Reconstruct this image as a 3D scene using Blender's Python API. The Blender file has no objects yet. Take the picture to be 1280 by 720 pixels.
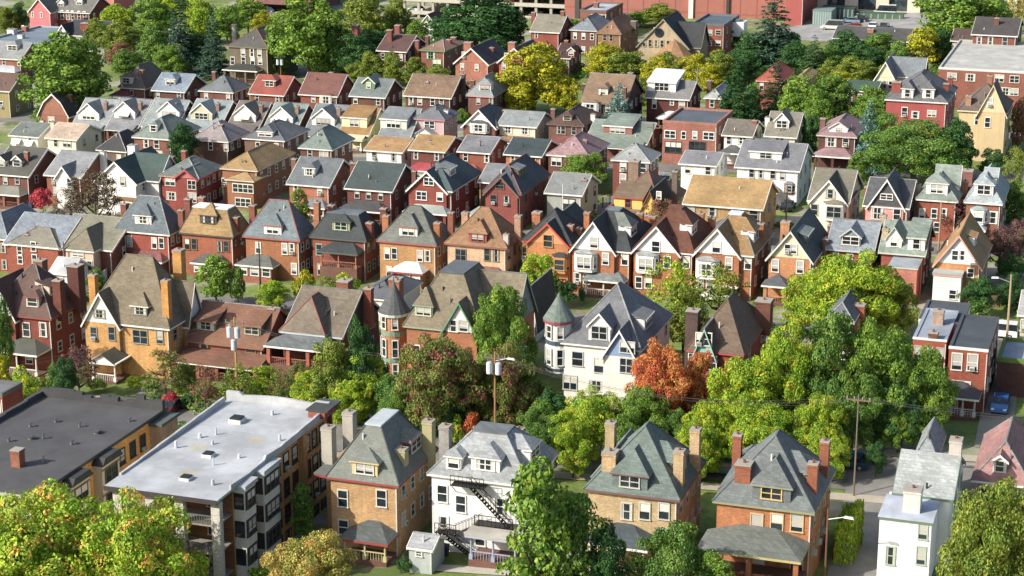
import bpy, math, random
from math import sin, cos, radians, tan, sqrt, pi
random.seed(7)
# ------------------------------------------------------------------ camera model
FPX, TH, PS, CZ, KS = 2450.0, radians(16.1), radians(18.6), 75.0, 0.05
R_ = (cos(PS), sin(PS), 0.0)
F_ = (-sin(PS)*cos(TH), cos(PS)*cos(TH), -sin(TH))
U_ = (-sin(PS)*sin(TH), cos(PS)*sin(TH), cos(TH))
def dot(a, b): return a[0]*b[0]+a[1]*b[1]+a[2]*b[2]
def ray(u, v):
    a, b = u-640.0, 360.0-v
    return tuple(F_[i]*FPX+R_[i]*a+U_[i]*b for i in range(3))
def gz(x, y):
    return KS*max(-260.0, min(260.0, x*R_[0]+y*R_[1]))
def at(u, v, H=0.0):
    d = ray(u, v)
    t = (H-CZ)/(d[2]-KS*(d[0]*R_[0]+d[1]*R_[1]))
    return (d[0]*t, d[1]*t, CZ+d[2]*t)
def x_on(u, y, z):            # x such that the point (x,y,z) lies in pixel column u
    a = (u-640.0)/FPX         # R.P = a F.P
    c = [R_[i]-a*F_[i] for i in range(3)]
    return -(c[1]*y+c[2]*(z-CZ))/c[0]
def y_on(u, x, z):
    a = (u-640.0)/FPX
    c = [R_[i]-a*F_[i] for i in range(3)]
    return -(c[0]*x+c[2]*(z-CZ))/c[1]
def z_on(v, x, y):
    b = (360.0-v)/FPX
    c = [U_[i]-b*F_[i] for i in range(3)]
    return CZ-(c[0]*x+c[1]*y)/c[2]
def scale_at(x, y, z):
    return FPX/(x*F_[0]+y*F_[1]+(z-CZ)*F_[2])
# ------------------------------------------------------------------ materials
COL = bpy.context.scene.collection
MATS = {}
def lin(h):
    c = [int(h[i:i+2], 16)/255 for i in (0, 2, 4)]
    return [((x+.055)/1.055)**2.4 if x > .04045 else x/12.92 for x in c]+[1.0]
def node_mat(name):
    m = bpy.data.materials.new(name); m.use_nodes = True
    nt = m.node_tree; return m, nt, nt.nodes['Principled BSDF']
def N(nt, t, **k):
    n = nt.nodes.new(t)
    for a, b in k.items():
        if a in n.inputs: n.inputs[a].default_value = b
        else: setattr(n, a, b)
    return n
def mixc(nt, fac, a, b, mode='MIX'):
    n = nt.nodes.new('ShaderNodeMix'); n.data_type = 'RGBA'; n.blend_type = mode
    for s, x in ((0, fac), (6, a), (7, b)):
        if isinstance(x, bpy.types.NodeSocket): nt.links.new(x, n.inputs[s])
        else: n.inputs[s].default_value = x
    return n.outputs[2]
def ramp(nt, src, lo, hi, a=0.0, b=1.0):
    n = N(nt, 'ShaderNodeMapRange'); nt.links.new(src, n.inputs[0])
    n.inputs[1].default_value = lo; n.inputs[2].default_value = hi
    n.inputs[3].default_value = a; n.inputs[4].default_value = b
    return n.outputs[0]
def mapped(nt, co, sc):
    n = N(nt, 'ShaderNodeMapping'); n.inputs['Scale'].default_value = sc
    nt.links.new(co, n.inputs[0]); return n.outputs[0]
def noise(nt, co, scale, detail=3.0, rough=.6):
    n = N(nt, 'ShaderNodeTexNoise', Scale=scale, Detail=detail, Roughness=rough)
    nt.links.new(co, n.inputs['Vector']); return n.outputs[0]
def mul(c, k): return [c[0]*k, c[1]*k, c[2]*k, 1]
def tint(c, t, k): return [c[i]*(1-k)+t[i]*k for i in range(3)]+[1]
def world_co(nt):
    return N(nt, 'ShaderNodeNewGeometry').outputs['Position']
def M(key):
    """key = kind:hex  kinds: brick siding stucco shingle metal flat paint glass"""
    if key in MATS: return MATS[key]
    kind, hx = key.split(':')
    c = lin(hx)
    if kind in ('shingle', 'slate', 'siding', 'stucco', 'paint'):
        l_ = (c[0]+c[1]+c[2])/3; c = [q*.84+l_*.16 for q in c[:3]]+[1]
        if kind in ('shingle', 'slate'): c = [c[0]*.81, c[1]*.81, c[2]*.81, 1]
    m, nt, bs = node_mat(kind+'_'+hx)
    L = nt.links
    co = world_co(nt)
    if kind == 'brick':
        l_ = (c[0]+c[1]+c[2])/3; c = [(q*.84+l_*.16)*1.08 for q in c[:3]]; c = [c[0]*.95, c[1]*1.12, c[2]*1.0, 1] if c[0] > 2.6*c[1] else c+[1]
        big = ramp(nt, noise(nt, co, .35, 4), .35, .68)
        fine = ramp(nt, noise(nt, mapped(nt, co, (3.2, 3.2, 11)), 1.0, 3, .75), .3, .7)
        streak = ramp(nt, noise(nt, mapped(nt, co, (1.6, 1.6, .12)), 1.0, 3), .5, .75)
        x = mixc(nt, big, mul(c, .8), mul(c, 1.12))
        x = mixc(nt, fine, mixc(nt, 1.0, x, [.62, .6, .6, 1], 'MULTIPLY'), mixc(nt, 1.0, x, [1.22, 1.2, 1.18, 1], 'MULTIPLY'))
        x = mixc(nt, ramp(nt, streak, 0, 1, 0, .55), x, tint(mul(c, .6), (.12, .11, .10), .4))
        bt = N(nt, 'ShaderNodeTexBrick', Scale=1.0)
        bt.inputs['Brick Width'].default_value = .42; bt.inputs['Row Height'].default_value = .15
        bt.inputs['Mortar Size'].default_value = .012
        bt.inputs['Color1'].default_value = (1, 1, 1, 1); bt.inputs['Color2'].default_value = (.84, .84, .84, 1)
        bt.inputs['Mortar'].default_value = (1.12, 1.12, 1.12, 1)
        sx = N(nt, 'ShaderNodeSeparateXYZ'); L.new(co, sx.inputs[0])
        ad = N(nt, 'ShaderNodeMath', operation='ADD'); L.new(sx.outputs[0], ad.inputs[0]); L.new(sx.outputs[1], ad.inputs[1])
        cb = N(nt, 'ShaderNodeCombineXYZ'); L.new(ad.outputs[0], cb.inputs[0]); L.new(sx.outputs[2], cb.inputs[1])
        L.new(cb.outputs[0], bt.inputs['Vector'])
        x = mixc(nt, 1.0, x, bt.outputs[0], 'MULTIPLY')
        L.new(x, bs.inputs['Base Color']); bs.inputs['Roughness'].default_value = .9
        bu = N(nt, 'ShaderNodeBump', Strength=.3, Distance=.03); L.new(fine, bu.inputs['Height']); L.new(bu.outputs[0], bs.inputs['Normal'])
    elif kind in ('siding', 'stucco', 'paint', 'concrete'):
        big = ramp(nt, noise(nt, co, .5, 4), .35, .7)
        streak = ramp(nt, noise(nt, mapped(nt, co, (2.2, 2.2, .15)), 1.0, 4), .48, .75, 0, .45 if kind != 'paint' else .2)
        x = mixc(nt, big, mul(c, .9), mul(c, 1.04))
        x = mixc(nt, streak, x, mul(tint(c, (.3, .28, .24), .4), .75))
        if kind == 'concrete':
            x = mixc(nt, ramp(nt, noise(nt, co, 3, 4), .4, .7, 0, .5), x, mul(c, .7))
        if kind == 'siding':
            wv = N(nt, 'ShaderNodeTexWave', Scale=.8); wv.bands_direction = 'Z'; wv.wave_profile = 'SAW'
            L.new(co, wv.inputs[0])
            x = mixc(nt, ramp(nt, wv.outputs[1], .8, 1, 0, .3), x, mul(c, .6))
            bu = N(nt, 'ShaderNodeBump', Strength=.5, Distance=.04); L.new(wv.outputs[1], bu.inputs['Height']); L.new(bu.outputs[0], bs.inputs['Normal'])
        L.new(x, bs.inputs['Base Color']); bs.inputs['Roughness'].default_value = .7
    elif kind in ('shingle', 'slate', 'flat'):
        big = ramp(nt, noise(nt, co, .28, 4), .35, .68)
        x = mixc(nt, big, mul(c, .76), mul(c, 1.16))
        if kind != 'flat':
            bt = N(nt, 'ShaderNodeTexBrick', Scale=1.0)
            bt.inputs['Brick Width'].default_value = .45; bt.inputs['Row Height'].default_value = .19
            bt.inputs['Mortar Size'].default_value = .012; bt.inputs['Bias'].default_value = -.1
            bt.inputs['Color1'].default_value = (1.12, 1.12, 1.12, 1)
            k = .72 if kind == 'slate' else .84
            bt.inputs['Color2'].default_value = (k, k, k, 1); bt.inputs['Mortar'].default_value = (.72, .72, .72, 1)
            sx = N(nt, 'ShaderNodeSeparateXYZ'); L.new(co, sx.inputs[0])
            ad = N(nt, 'ShaderNodeMath', operation='ADD'); L.new(sx.outputs[0], ad.inputs[0]); L.new(sx.outputs[1], ad.inputs[1])
            cb = N(nt, 'ShaderNodeCombineXYZ'); L.new(ad.outputs[0], cb.inputs[0]); L.new(sx.outputs[2], cb.inputs[1])
            L.new(cb.outputs[0], bt.inputs['Vector'])
            x = mixc(nt, 1.0, x, bt.outputs[0], 'MULTIPLY')
            st = ramp(nt, noise(nt, mapped(nt, co, (1.4, 1.4, .25)), 1.0, 5, .7), .42, .72, 0, .6)
            x = mixc(nt, st, x, mul(tint(c, (.1, .1, .08), .35), .8))
            fn = ramp(nt, noise(nt, co, 7, 2, .8), .3, .7, .82, 1.18)
            gr = N(nt, 'ShaderNodeCombineColor'); [L.new(fn, gr.inputs[i]) for i in range(3)]
            x = mixc(nt, 1.0, x, gr.outputs[0], 'MULTIPLY')
            bs.inputs['Roughness'].default_value = .85
        else:
            ps = ramp(nt, noise(nt, mapped(nt, co, (.5, .25, .5)), 1.0, 5, .65), .48, .72, 0, .55)
            x = mixc(nt, ps, x, mul(tint(c, (.16, .14, .11), .35), .8))
            sp = ramp(nt, noise(nt, co, 2.2, 4, .8), .6, .75, 0, .35)
            x = mixc(nt, sp, x, mul(c, 1.15))
            bs.inputs['Roughness'].default_value = .8
        L.new(x, bs.inputs['Base Color'])
    elif kind == 'glass':
        x = mixc(nt, ramp(nt, noise(nt, co, .9, 2), .4, .6), c, mul(c, 1.9))
        L.new(x, bs.inputs['Base Color'])
        bs.inputs['Roughness'].default_value = .07; bs.inputs['Specular IOR Level'].default_value = .8
    elif kind == 'car':
        bs.inputs['Base Color'].default_value = c; bs.inputs['Roughness'].default_value = .25
        bs.inputs['Coat Weight'].default_value = .6
    elif kind == 'metal':
        bs.inputs['Base Color'].default_value = c; bs.inputs['Roughness'].default_value = .45
        bs.inputs['Metallic'].default_value = .5
    elif kind == 'wood':
        x = mixc(nt, ramp(nt, noise(nt, mapped(nt, co, (6, 6, .6)), 1.0, 4), .3, .7), mul(c, .7), mul(c, 1.2))
        L.new(x, bs.inputs['Base Color']); bs.inputs['Roughness'].default_value = .85
    MATS[key] = m
    return m
# ------------------------------------------------------------------ mesh builder
class MB:
    def __init__(s): s.v = []; s.f = []; s.mi = []; s.mats = []
    def m(s, key):
        mt = M(key) if isinstance(key, str) else key
        if mt not in s.mats: s.mats.append(mt)
        return s.mats.index(mt)
    def poly(s, pts, key):
        b = len(s.v); s.v += [tuple(p) for p in pts]; s.f.append(tuple(range(b, b+len(pts)))); s.mi.append(s.m(key))
    def solid(s, verts, faces, key):
        b = len(s.v); s.v += [tuple(p) for p in verts]; k = s.m(key)
        for f in faces: s.f.append(tuple(b+i for i in f)); s.mi.append(k)
    def box(s, x0, y0, z0, x1, y1, z1, key):
        s.solid([(x0,y0,z0),(x1,y0,z0),(x1,y1,z0),(x0,y1,z0),(x0,y0,z1),(x1,y0,z1),(x1,y1,z1),(x0,y1,z1)],
                [(0,3,2,1),(4,5,6,7),(0,1,5,4),(1,2,6,5),(2,3,7,6),(3,0,4,7)], key)
    def prism(s, prof, a0, a1, key, axis='y', skip=()):
        """closed profile of (s,z) extruded between a0 and a1 along axis"""
        n = len(prof)
        P = (lambda q, a: (q[0], a, q[1])) if axis == 'y' else (lambda q, a: (a, q[0], q[1]))
        vs = [P(q, a0) for q in prof]+[P(q, a1) for q in prof]
        fs = [tuple(range(n)), tuple(range(2*n-1, n-1, -1))]+[(i, i+n, (i+1) % n+n, (i+1) % n) for i in range(n)]
        s.solid(vs, [f for i, f in enumerate(fs) if i not in skip], key)
    def cyl(s, x, y, z0, z1, r0, r1, key, n=10, cap=True):
        vs = [(x+r0*cos(2*pi*i/n), y+r0*sin(2*pi*i/n), z0) for i in range(n)]+[(x+r1*cos(2*pi*i/n), y+r1*sin(2*pi*i/n), z1) for i in range(n)]
        fs = [(i, (i+1) % n, (i+1) % n+n, i+n) for i in range(n)]
        if cap: fs += [tuple(range(n-1, -1, -1)), tuple(range(n, 2*n))]
        s.solid(vs, fs, key)
    def tube(s, p, q, r, key, n=6, r2=None):
        from mathutils import Vector
        p, q = Vector(p), Vector(q); d = (q-p).normalized(); r2 = r if r2 is None else r2
        a = d.orthogonal().normalized(); b = d.cross(a)
        vs = [p+(a*cos(2*pi*i/n)+b*sin(2*pi*i/n))*r for i in range(n)]+[q+(a*cos(2*pi*i/n)+b*sin(2*pi*i/n))*r2 for i in range(n)]
        fs = [(i, (i+1) % n, (i+1) % n+n, i+n) for i in range(n)]+[tuple(range(n-1, -1, -1)), tuple(range(n, 2*n))]
        s.solid([tuple(v) for v in vs], fs, key)
    def mesh(s, name):
        me = bpy.data.meshes.new(name); me.from_pydata(s.v, [], s.f)
        for mt in s.mats: me.materials.append(mt)
        me.polygons.foreach_set('material_index', s.mi); me.update()
        return me
    def build(s, name, parent=None, loc=(0,0,0), rz=0, smooth=False):
        me = s.mesh(name)
        if smooth: me.polygons.foreach_set('use_smooth', [True]*len(me.polygons))
        return place(name, me, parent, loc, rz)
def place(name, me, parent=None, loc=(0,0,0), rz=0):
    o = bpy.data.objects.new(name, me); COL.objects.link(o)
    o.location = loc; o.rotation_euler[2] = rz
    if parent: o.parent = parent
    return o
LABELS = set()
HF = {'large old ho': .79, 'ornate house': .81, 'steep-roofed': .83, 'two-storey h': .91}
def tag(o, label, cat, group=None):
    o['label'] = label; o['category'] = cat
    if group: o['group'] = group
    if label in LABELS: print('DUP LABEL', label)
    LABELS.add(label); n = len(label.split())
    if n < 4 or n > 16: print('LABEL LENGTH', n, label)
    return o
def thing(name, label, cat, loc, rz=0, group=None):
    return tag(place(name, None, None, loc, rz), label, cat, group)
def struct(o): o['kind'] = 'structure'; return o
# ------------------------------------------------------------------ house kit
WHITE = 'paint:dcdad2'
_wc = {}
def window(parent, x, y, z, w=.95, h=1.55, fm=WHITE, rz=0, single=False, arch=False):
    w = round(w, 1); h = round(h, 1)
    bl = random.choice((0, 0, 1, 2, 3))
    k = (w, h, fm, arch); kp = (w, h, bl, single, fm)
    def frame(mb):
        t, d = (.1, .09) if w < 1.5 else (.11, .09)
        a, b = w/2, h/2
        mb.box(-a-t, -d, -b, -a, 0, b, fm); mb.box(a, -d, -b, a+t, 0, b, fm)
        mb.box(-a-t, -d, b, a+t, 0, b+t*1.3, fm); mb.box(-a-t*1.4, -d-.06, -b-t, a+t*1.4, 0, -b, fm)
        mb.box(-a, -d+.03, -.04, a, 0, .04, fm)
        if w >= 1.4:
            n = 2 if w < 2.3 else int(w/.85)
            for i in range(1, n):
                xx = -a+w*i/n; mb.box(xx-.05, -d+.01, -b, xx+.05, 0, b, fm)
        if arch:
            mb.prism([(cos(i*pi/8)*(a+t+.12), b+t*1.3+sin(i*pi/8)*.55) for i in range(9)], -d-.03, 0, arch)
    def pane(mb):
        a, b = w/2, h/2; g = 'glass:20262b'
        mb.box(-a, -.03, -b, a, -.0, b, g)
        if bl == 1: mb.box(-a, -.036, 0, a, -.031, b, 'paint:c8c4b8')
        if bl == 2: mb.box(-a, -.036, -b*.5, a, -.031, b, 'paint:a8a69e')
        if bl == 3:
            mb.box(-a, -.036, -b, -a+w*.2, -.031, b, 'paint:b8b4aa'); mb.box(a-w*.2, -.036, -b, a, -.031, b, 'paint:b8b4aa')
    if single:
        ks = (w, h, fm, bl, 's')
        if ks not in _wc: mb = MB(); frame(mb); pane(mb); _wc[ks] = mb.mesh('window')
        return place('window', _wc[ks], parent, (x, y, z), rz)
    if k not in _wc: mb = MB(); frame(mb); _wc[k] = mb.mesh('window')
    if kp not in _wc: mb = MB(); pane(mb); _wc[kp] = mb.mesh('pane')
    o = place('window', _wc[k], parent, (x, y, z), rz)
    place('pane', _wc[kp], o)
    if w < 1.2 and random.random() < .13:
        if 'ac' not in _wc: mb = MB(); mb.box(-.28, -.42, 0, .28, -.04, .4, 'paint:b8b6ac'); mb.box(-.22, -.425, .06, .22, -.421, .34, 'paint:6c6c68'); _wc['ac'] = mb.mesh('air_conditioner')
        place('air_conditioner', _wc['ac'], o, (0, 0, -h/2+.02))
    return o
def hip_roof(x0, y0, x1, y1, z, R, key, deck=0, deckkey='flat:b9bec2', trim=WHITE, th=.22, ry=None):
    """roof solid over the rectangle (already with overhang)."""
    W, D = x1-x0, y1-y0
    mb = MB()
    run = min(W, D)/2
    if deck: run *= (1-deck)
    rx = run if ry is None else run
    ryy = run if ry is None else ry
    a0, a1, b0, b1 = x0+rx, x1-rx, y0+ryy, y1-ryy
    if a1 < a0+.02: a0 = a1 = (x0+x1)/2
    if b1 < b0+.02: b0 = b1 = (y0+y1)/2
    base = [(x0,y0,z),(x1,y0,z),(x1,y1,z),(x0,y1,z)]
    top = [(a0,b0,z+R),(a1,b0,z+R),(a1,b1,z+R),(a0,b1,z+R)]
    vs = base+top
    for f in ((0,1,5,4),(1,2,6,5),(2,3,7,6),(3,0,4,7)):
        mb.poly([vs[i] for i in f], key)
    ck = random.choice(('slate:8c9090', 'slate:54585a', 'slate:a0a4a4', key, key, 'paint:8c4c48' if trim != WHITE else key))
    for i_ in range(4): mb.tube(base[i_], top[i_], .085, ck, 5)
    if b1 > b0+.1 or a1 > a0+.1: mb.tube((a0, b0, z+R+.01), (a1, b1, z+R+.01), .09, ck, 5)
    if deck: mb.box(a0-.1, b0-.1, z+R-.05, a1+.1, b1+.1, z+R+.12, deckkey)
    t = MB(); t.box(x0+.02, y0+.02, z-th, x1-.02, y1-.02, z-.004, trim)
    return mb, t, (a0, a1, b0, b1)
def gable_prof(W, R, o, t, kind='gable', z=0):
    if kind == 'gambrel':
        out = [(-o, -o*.5), (W*.2, R*.62), (W/2, R), (W*.8, R*.62), (W+o, -o*.5)]
    else:
        k = R/(W/2); out = [(-o, -o*k), (W/2, R), (W+o, -o*k)]
    inn = [(s, q-t) for s, q in reversed(out)]
    return [(s, q+z) for s, q in out+inn], out
def gable_roof(x0, y0, x1, y1, z, R, key, wallkey, gabkey, axis='y', o=.35, kind='gable', trim=WHITE, back=True):
    """x0..y1 = wall rectangle. returns roof mb, trim mb, gable mb"""
    rf, tr, gw = MB(), MB(), MB()
    if axis == 'y': s0, s1, a0, a1 = x0, x1, y0, y1
    else: s0, s1, a0, a1 = y0, y1, x0, x1
    W = s1-s0; t = .2
    pr, out = gable_prof(W, R, o, t, kind, z+.02)
    pr = [(p+s0, q) for p, q in pr]
    rf.prism(pr, a0-o, a1+o, key, axis)
    m_ = (s0+s1)/2; q0, q1 = ((m_, a0-o, z+R), (m_, a1+o, z+R)) if axis == 'y' else ((a0-o, m_, z+R), (a1+o, m_, z+R))
    rf.tube(q0, q1, .1, random.choice((key, key, 'slate:6c7072', 'slate:90949a')), 5)
    pt, _ = gable_prof(W, R-.02, o-.01, t*1.7, kind, z+.03)
    pt = [(p+s0, q) for p, q in pt]
    ends = ((a0-o-.06, a0-o-.003),) if axis == 'y' else ((a1+o+.003, a1+o+.06),)
    if axis == 'x': ends += ((a0-o-.06, a0-o-.003),)
    for e in ends: tr.prism(pt, e[0], e[1], trim, axis)
    # gutters / fascia along the low edges
    k = out[0][1]
    for sgn in (0, 1):
        ss = s0-o if sgn == 0 else s1+o
        a, b = (ss-.07, ss) if sgn == 0 else (ss, ss+.07)
        if axis == 'y': tr.box(a, a0-o, z+k-.2, b, a1+o, z+k+.0, trim)
        else: tr.box(a0-o, a, z+k-.2, a1+o, b, z+k+.0, trim)
    # gable infill
    if kind == 'gambrel': tri = [(s0+.02, z), (s0+W*.2, z+R*.62-.2), (s0+W/2, z+R-.2), (s0+W*.8, z+R*.62-.2), (s1-.02, z)]
    else: tri = [(s0+.05, z-.05), (s0+W/2, z+R-.18), (s1-.05, z-.05)]
    gw.prism(tri, a0+.03, a1-.03, wallkey, axis)
    fr = None
    if gabkey:
        fr = MB()
        if axis == 'y': fr.prism(tri, a0-.05, a0+.027, gabkey, axis)
        else: fr.prism(tri, a1-.027, a1+.05, gabkey, axis)
    return rf, tr, gw, fr
def dormer(parent, x, y, z, w, typ, tanp, roofk, wallk, fm=WHITE, rz=0, hd=1.35, trim=WHITE, n=None, wall_front=None, awning=None, rd=None):
    d = place('dormer', None, parent, (x, y, z), rz)
    L = hd/tanp+.4; a = w/2; sk = .35
    b = MB(); b.box(-a, 0, -.4, a, L, hd, wallk)
    if wall_front: b.box(-a-.03, -.04, -.1, a+.03, 0, hd, wall_front)
    if rd is None: rd = {'g': w*.42, 'h': w*.34, 's': 0}[typ]
    r = MB(); t = MB(); o = .22
    if typ == 'g':
        pr, _ = gable_prof(w, rd, o, .14, z=hd+.02); pr = [(p-a, q) for p, q in pr]
        r.prism(pr, -o, (hd+rd)/tanp+.2, roofk)
        pt, _ = gable_prof(w, rd-.02, o-.01, .24, z=hd+.03); pt = [(p-a, q) for p, q in pt]
        t.prism(pt, -o-.05, -o-.002, trim)
        b.prism([(-a, hd), (0, hd+rd-.12), (a, hd)], 0, .3, wall_front or wallk)
    elif typ == 'h':
        e = hd; ye = hd/tanp+.3; yr = (hd+rd)/tanp+.2
        x0, x1 = -a-o, a+o; yf = -o
        p = [(x0,yf,e),(x1,yf,e),(x1,ye,e),(x0,ye,e),(0,yf+(a+o)*.95,e+rd),(0,yr,e+rd)]
        for f in ((0,1,4),(1,2,5,4),(3,0,4,5)): r.poly([p[i] for i in f], roofk)
        t.box(x0, yf, e-.13, x1, min(ye-.2, .8), e-.003, trim)
    else:
        sl = max(.08, min(.3, tanp*.4)); Ls = hd/(tanp-sl)+.3
        r.prism([(-o, hd-o*sl), (Ls, hd+Ls*sl), (Ls, hd+Ls*sl-.12), (-o, hd-o*sl-.12)], -a-o, a+o, roofk, 'x')
        t.box(-a-o, -o-.05, hd-o*sl-.2, a+o, -o-.002, hd-o*sl, trim)
        b.prism([(0, hd-.1), (L*1.3, hd-.1), (L*1.3, hd+L*1.3*sl-.14), (0, hd-.14+.06)], -a, a, wallk, 'x')
    b.build('dormer_wall', d); r.build('dormer_roof', d)
    if t.v: t.build('trim', d)
    if n is None: n = 1 if w < 1.5 else (2 if w < 2.6 else 3)
    if n:
        ww = min(.8, (w-.35)/n-.12); W_ = ww*n+.1*(n-1)
        window(d, 0, (-.04 if wall_front else 0), hd*.5, max(.5, W_ if n > 1 else ww), hd*.72, fm, 0, single=True)
    if awning:
        q = MB(); q.prism([(-.9, hd*.45), (-.05, hd*.9), (-.05, hd*.82), (-.9, hd*.38)], -a*.55, a*.55, awning, 'x'); q.build('awning', d)
    return d
def chimney(parent, x, y, z0, z1, w=.75, key='brick:8a5040', cap='concrete:9a948a', pots=1, dd=None):
    mb = MB(); a = w/2; e = (dd or w)/2
    mb.box(x-a, y-e, z0, x+a, y+e, z1-.22, key)
    mb.box(x-a-.06, y-e-.06, z1-.42, x+a+.06, y+e+.06, z1-.3, key)
    mb.box(x-a-.04, y-e-.04, z1-.22, x+a+.04, y+e+.04, z1-.1, cap)
    if pots: mb.cyl(x, y, z1-.1, z1+.15, .14, .12, 'brick:7a4a3a', 8)
    return mb.build('chimney', parent)
def porch(parent, x0, x1, y, roofk, dep=2.2, ht=3.1, colk=WHITE, style='hip', trim=WHITE, rail=None, cols=None, floorz=.6, brickcol=False, enclosed=None):
    p = place('porch', None, parent, (0, 0, 0))
    r = MB()
    o = .3; e = ht
    a, b, c = x0-o, x1+o, y-dep-o
    if style == 'hip':
        P = [(a,c,e),(b,c,e),(b,y+.01,e),(a,y+.01,e),(a+dep*.75,y,e+.95),(b-dep*.75,y,e+.95)]
        if b-a < dep*1.6: P[4] = ((a+b)/2-.05, y, e+.95); P[5] = ((a+b)/2+.05, y, e+.95)
        for f in ((0,1,5,4),(1,2,5),(3,0,4)): r.poly([P[i] for i in f], roofk)
    elif style == 'shed':
        r.prism([(c, e), (y, e+.8), (y, e+.65), (c, e-.1)], a, b, roofk, 'x')
    elif style == 'flat':
        r.box(a, c, e, b, y, e+.15, roofk)
    elif style == 'gable':
        pr, _ = gable_prof(x1-x0, (x1-x0)*.32, o, .15, z=e+.02); pr = [(q+x0, s) for q, s in pr]
        r.prism(pr, c, y, roofk)
        r.prism([(x0, e), ((x0+x1)/2, e+(x1-x0)*.32-.15), (x1, e)], y-dep, y-dep+.1, trim)
    r.build('porch_roof', p)
    t = MB(); t.box(a+.02, c+.02, e-.25, b-.02, y-.005, e-.004, trim); t.build('beam', p)
    f = MB(); f.box(x0, y-dep, -3, x1, y-.004, floorz, 'brick:6e4a3c' if not enclosed else enclosed); f.build('porch_floor', p)
    if enclosed:
        en = MB(); en.box(x0+.1, y-dep+.1, floorz, x1-.1, y-.006, e-.25, enclosed); en.build('wall', p)
        n = max(1, int((x1-x0)/1.5))
        for i in range(n): window(p, x0+(x1-x0)*(i+.5)/n, y-dep+.1, (floorz+e)/2+.25, min(1.1, (x1-x0)/n*.6), 1.3, single=True)
        return p
    n = cols or max(2, int((x1-x0)/2.6)+1)
    for i in range(n):
        m = MB(); xx = x0+.2+(x1-x0-.4)*i/(n-1); yy = y-dep+.22
        if brickcol: m.box(xx-.22, yy-.22, floorz, xx+.22, yy+.22, e-.25, colk)
        else:
            m.cyl(xx, yy, floorz, e-.25, .13, .1, colk, 8); m.box(xx-.18, yy-.18, floorz, xx+.18, yy+.18, floorz+.5, colk)
        m.build('column', p)
    rr = MB()
    rr.box(x0+.2, y-dep+.15, floorz+.75, x1-.2, y-dep+.25, floorz+.85, rail or colk)
    k = int((x1-x0)/.3)
    for i in range(k): rr.box(x0+.3+(x1-x0-.6)*i/k, y-dep+.17, floorz, x0+.34+(x1-x0-.6)*i/k, y-dep+.22, floorz+.75, rail or colk)
    rr.build('railing', p)
    return p
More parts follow.
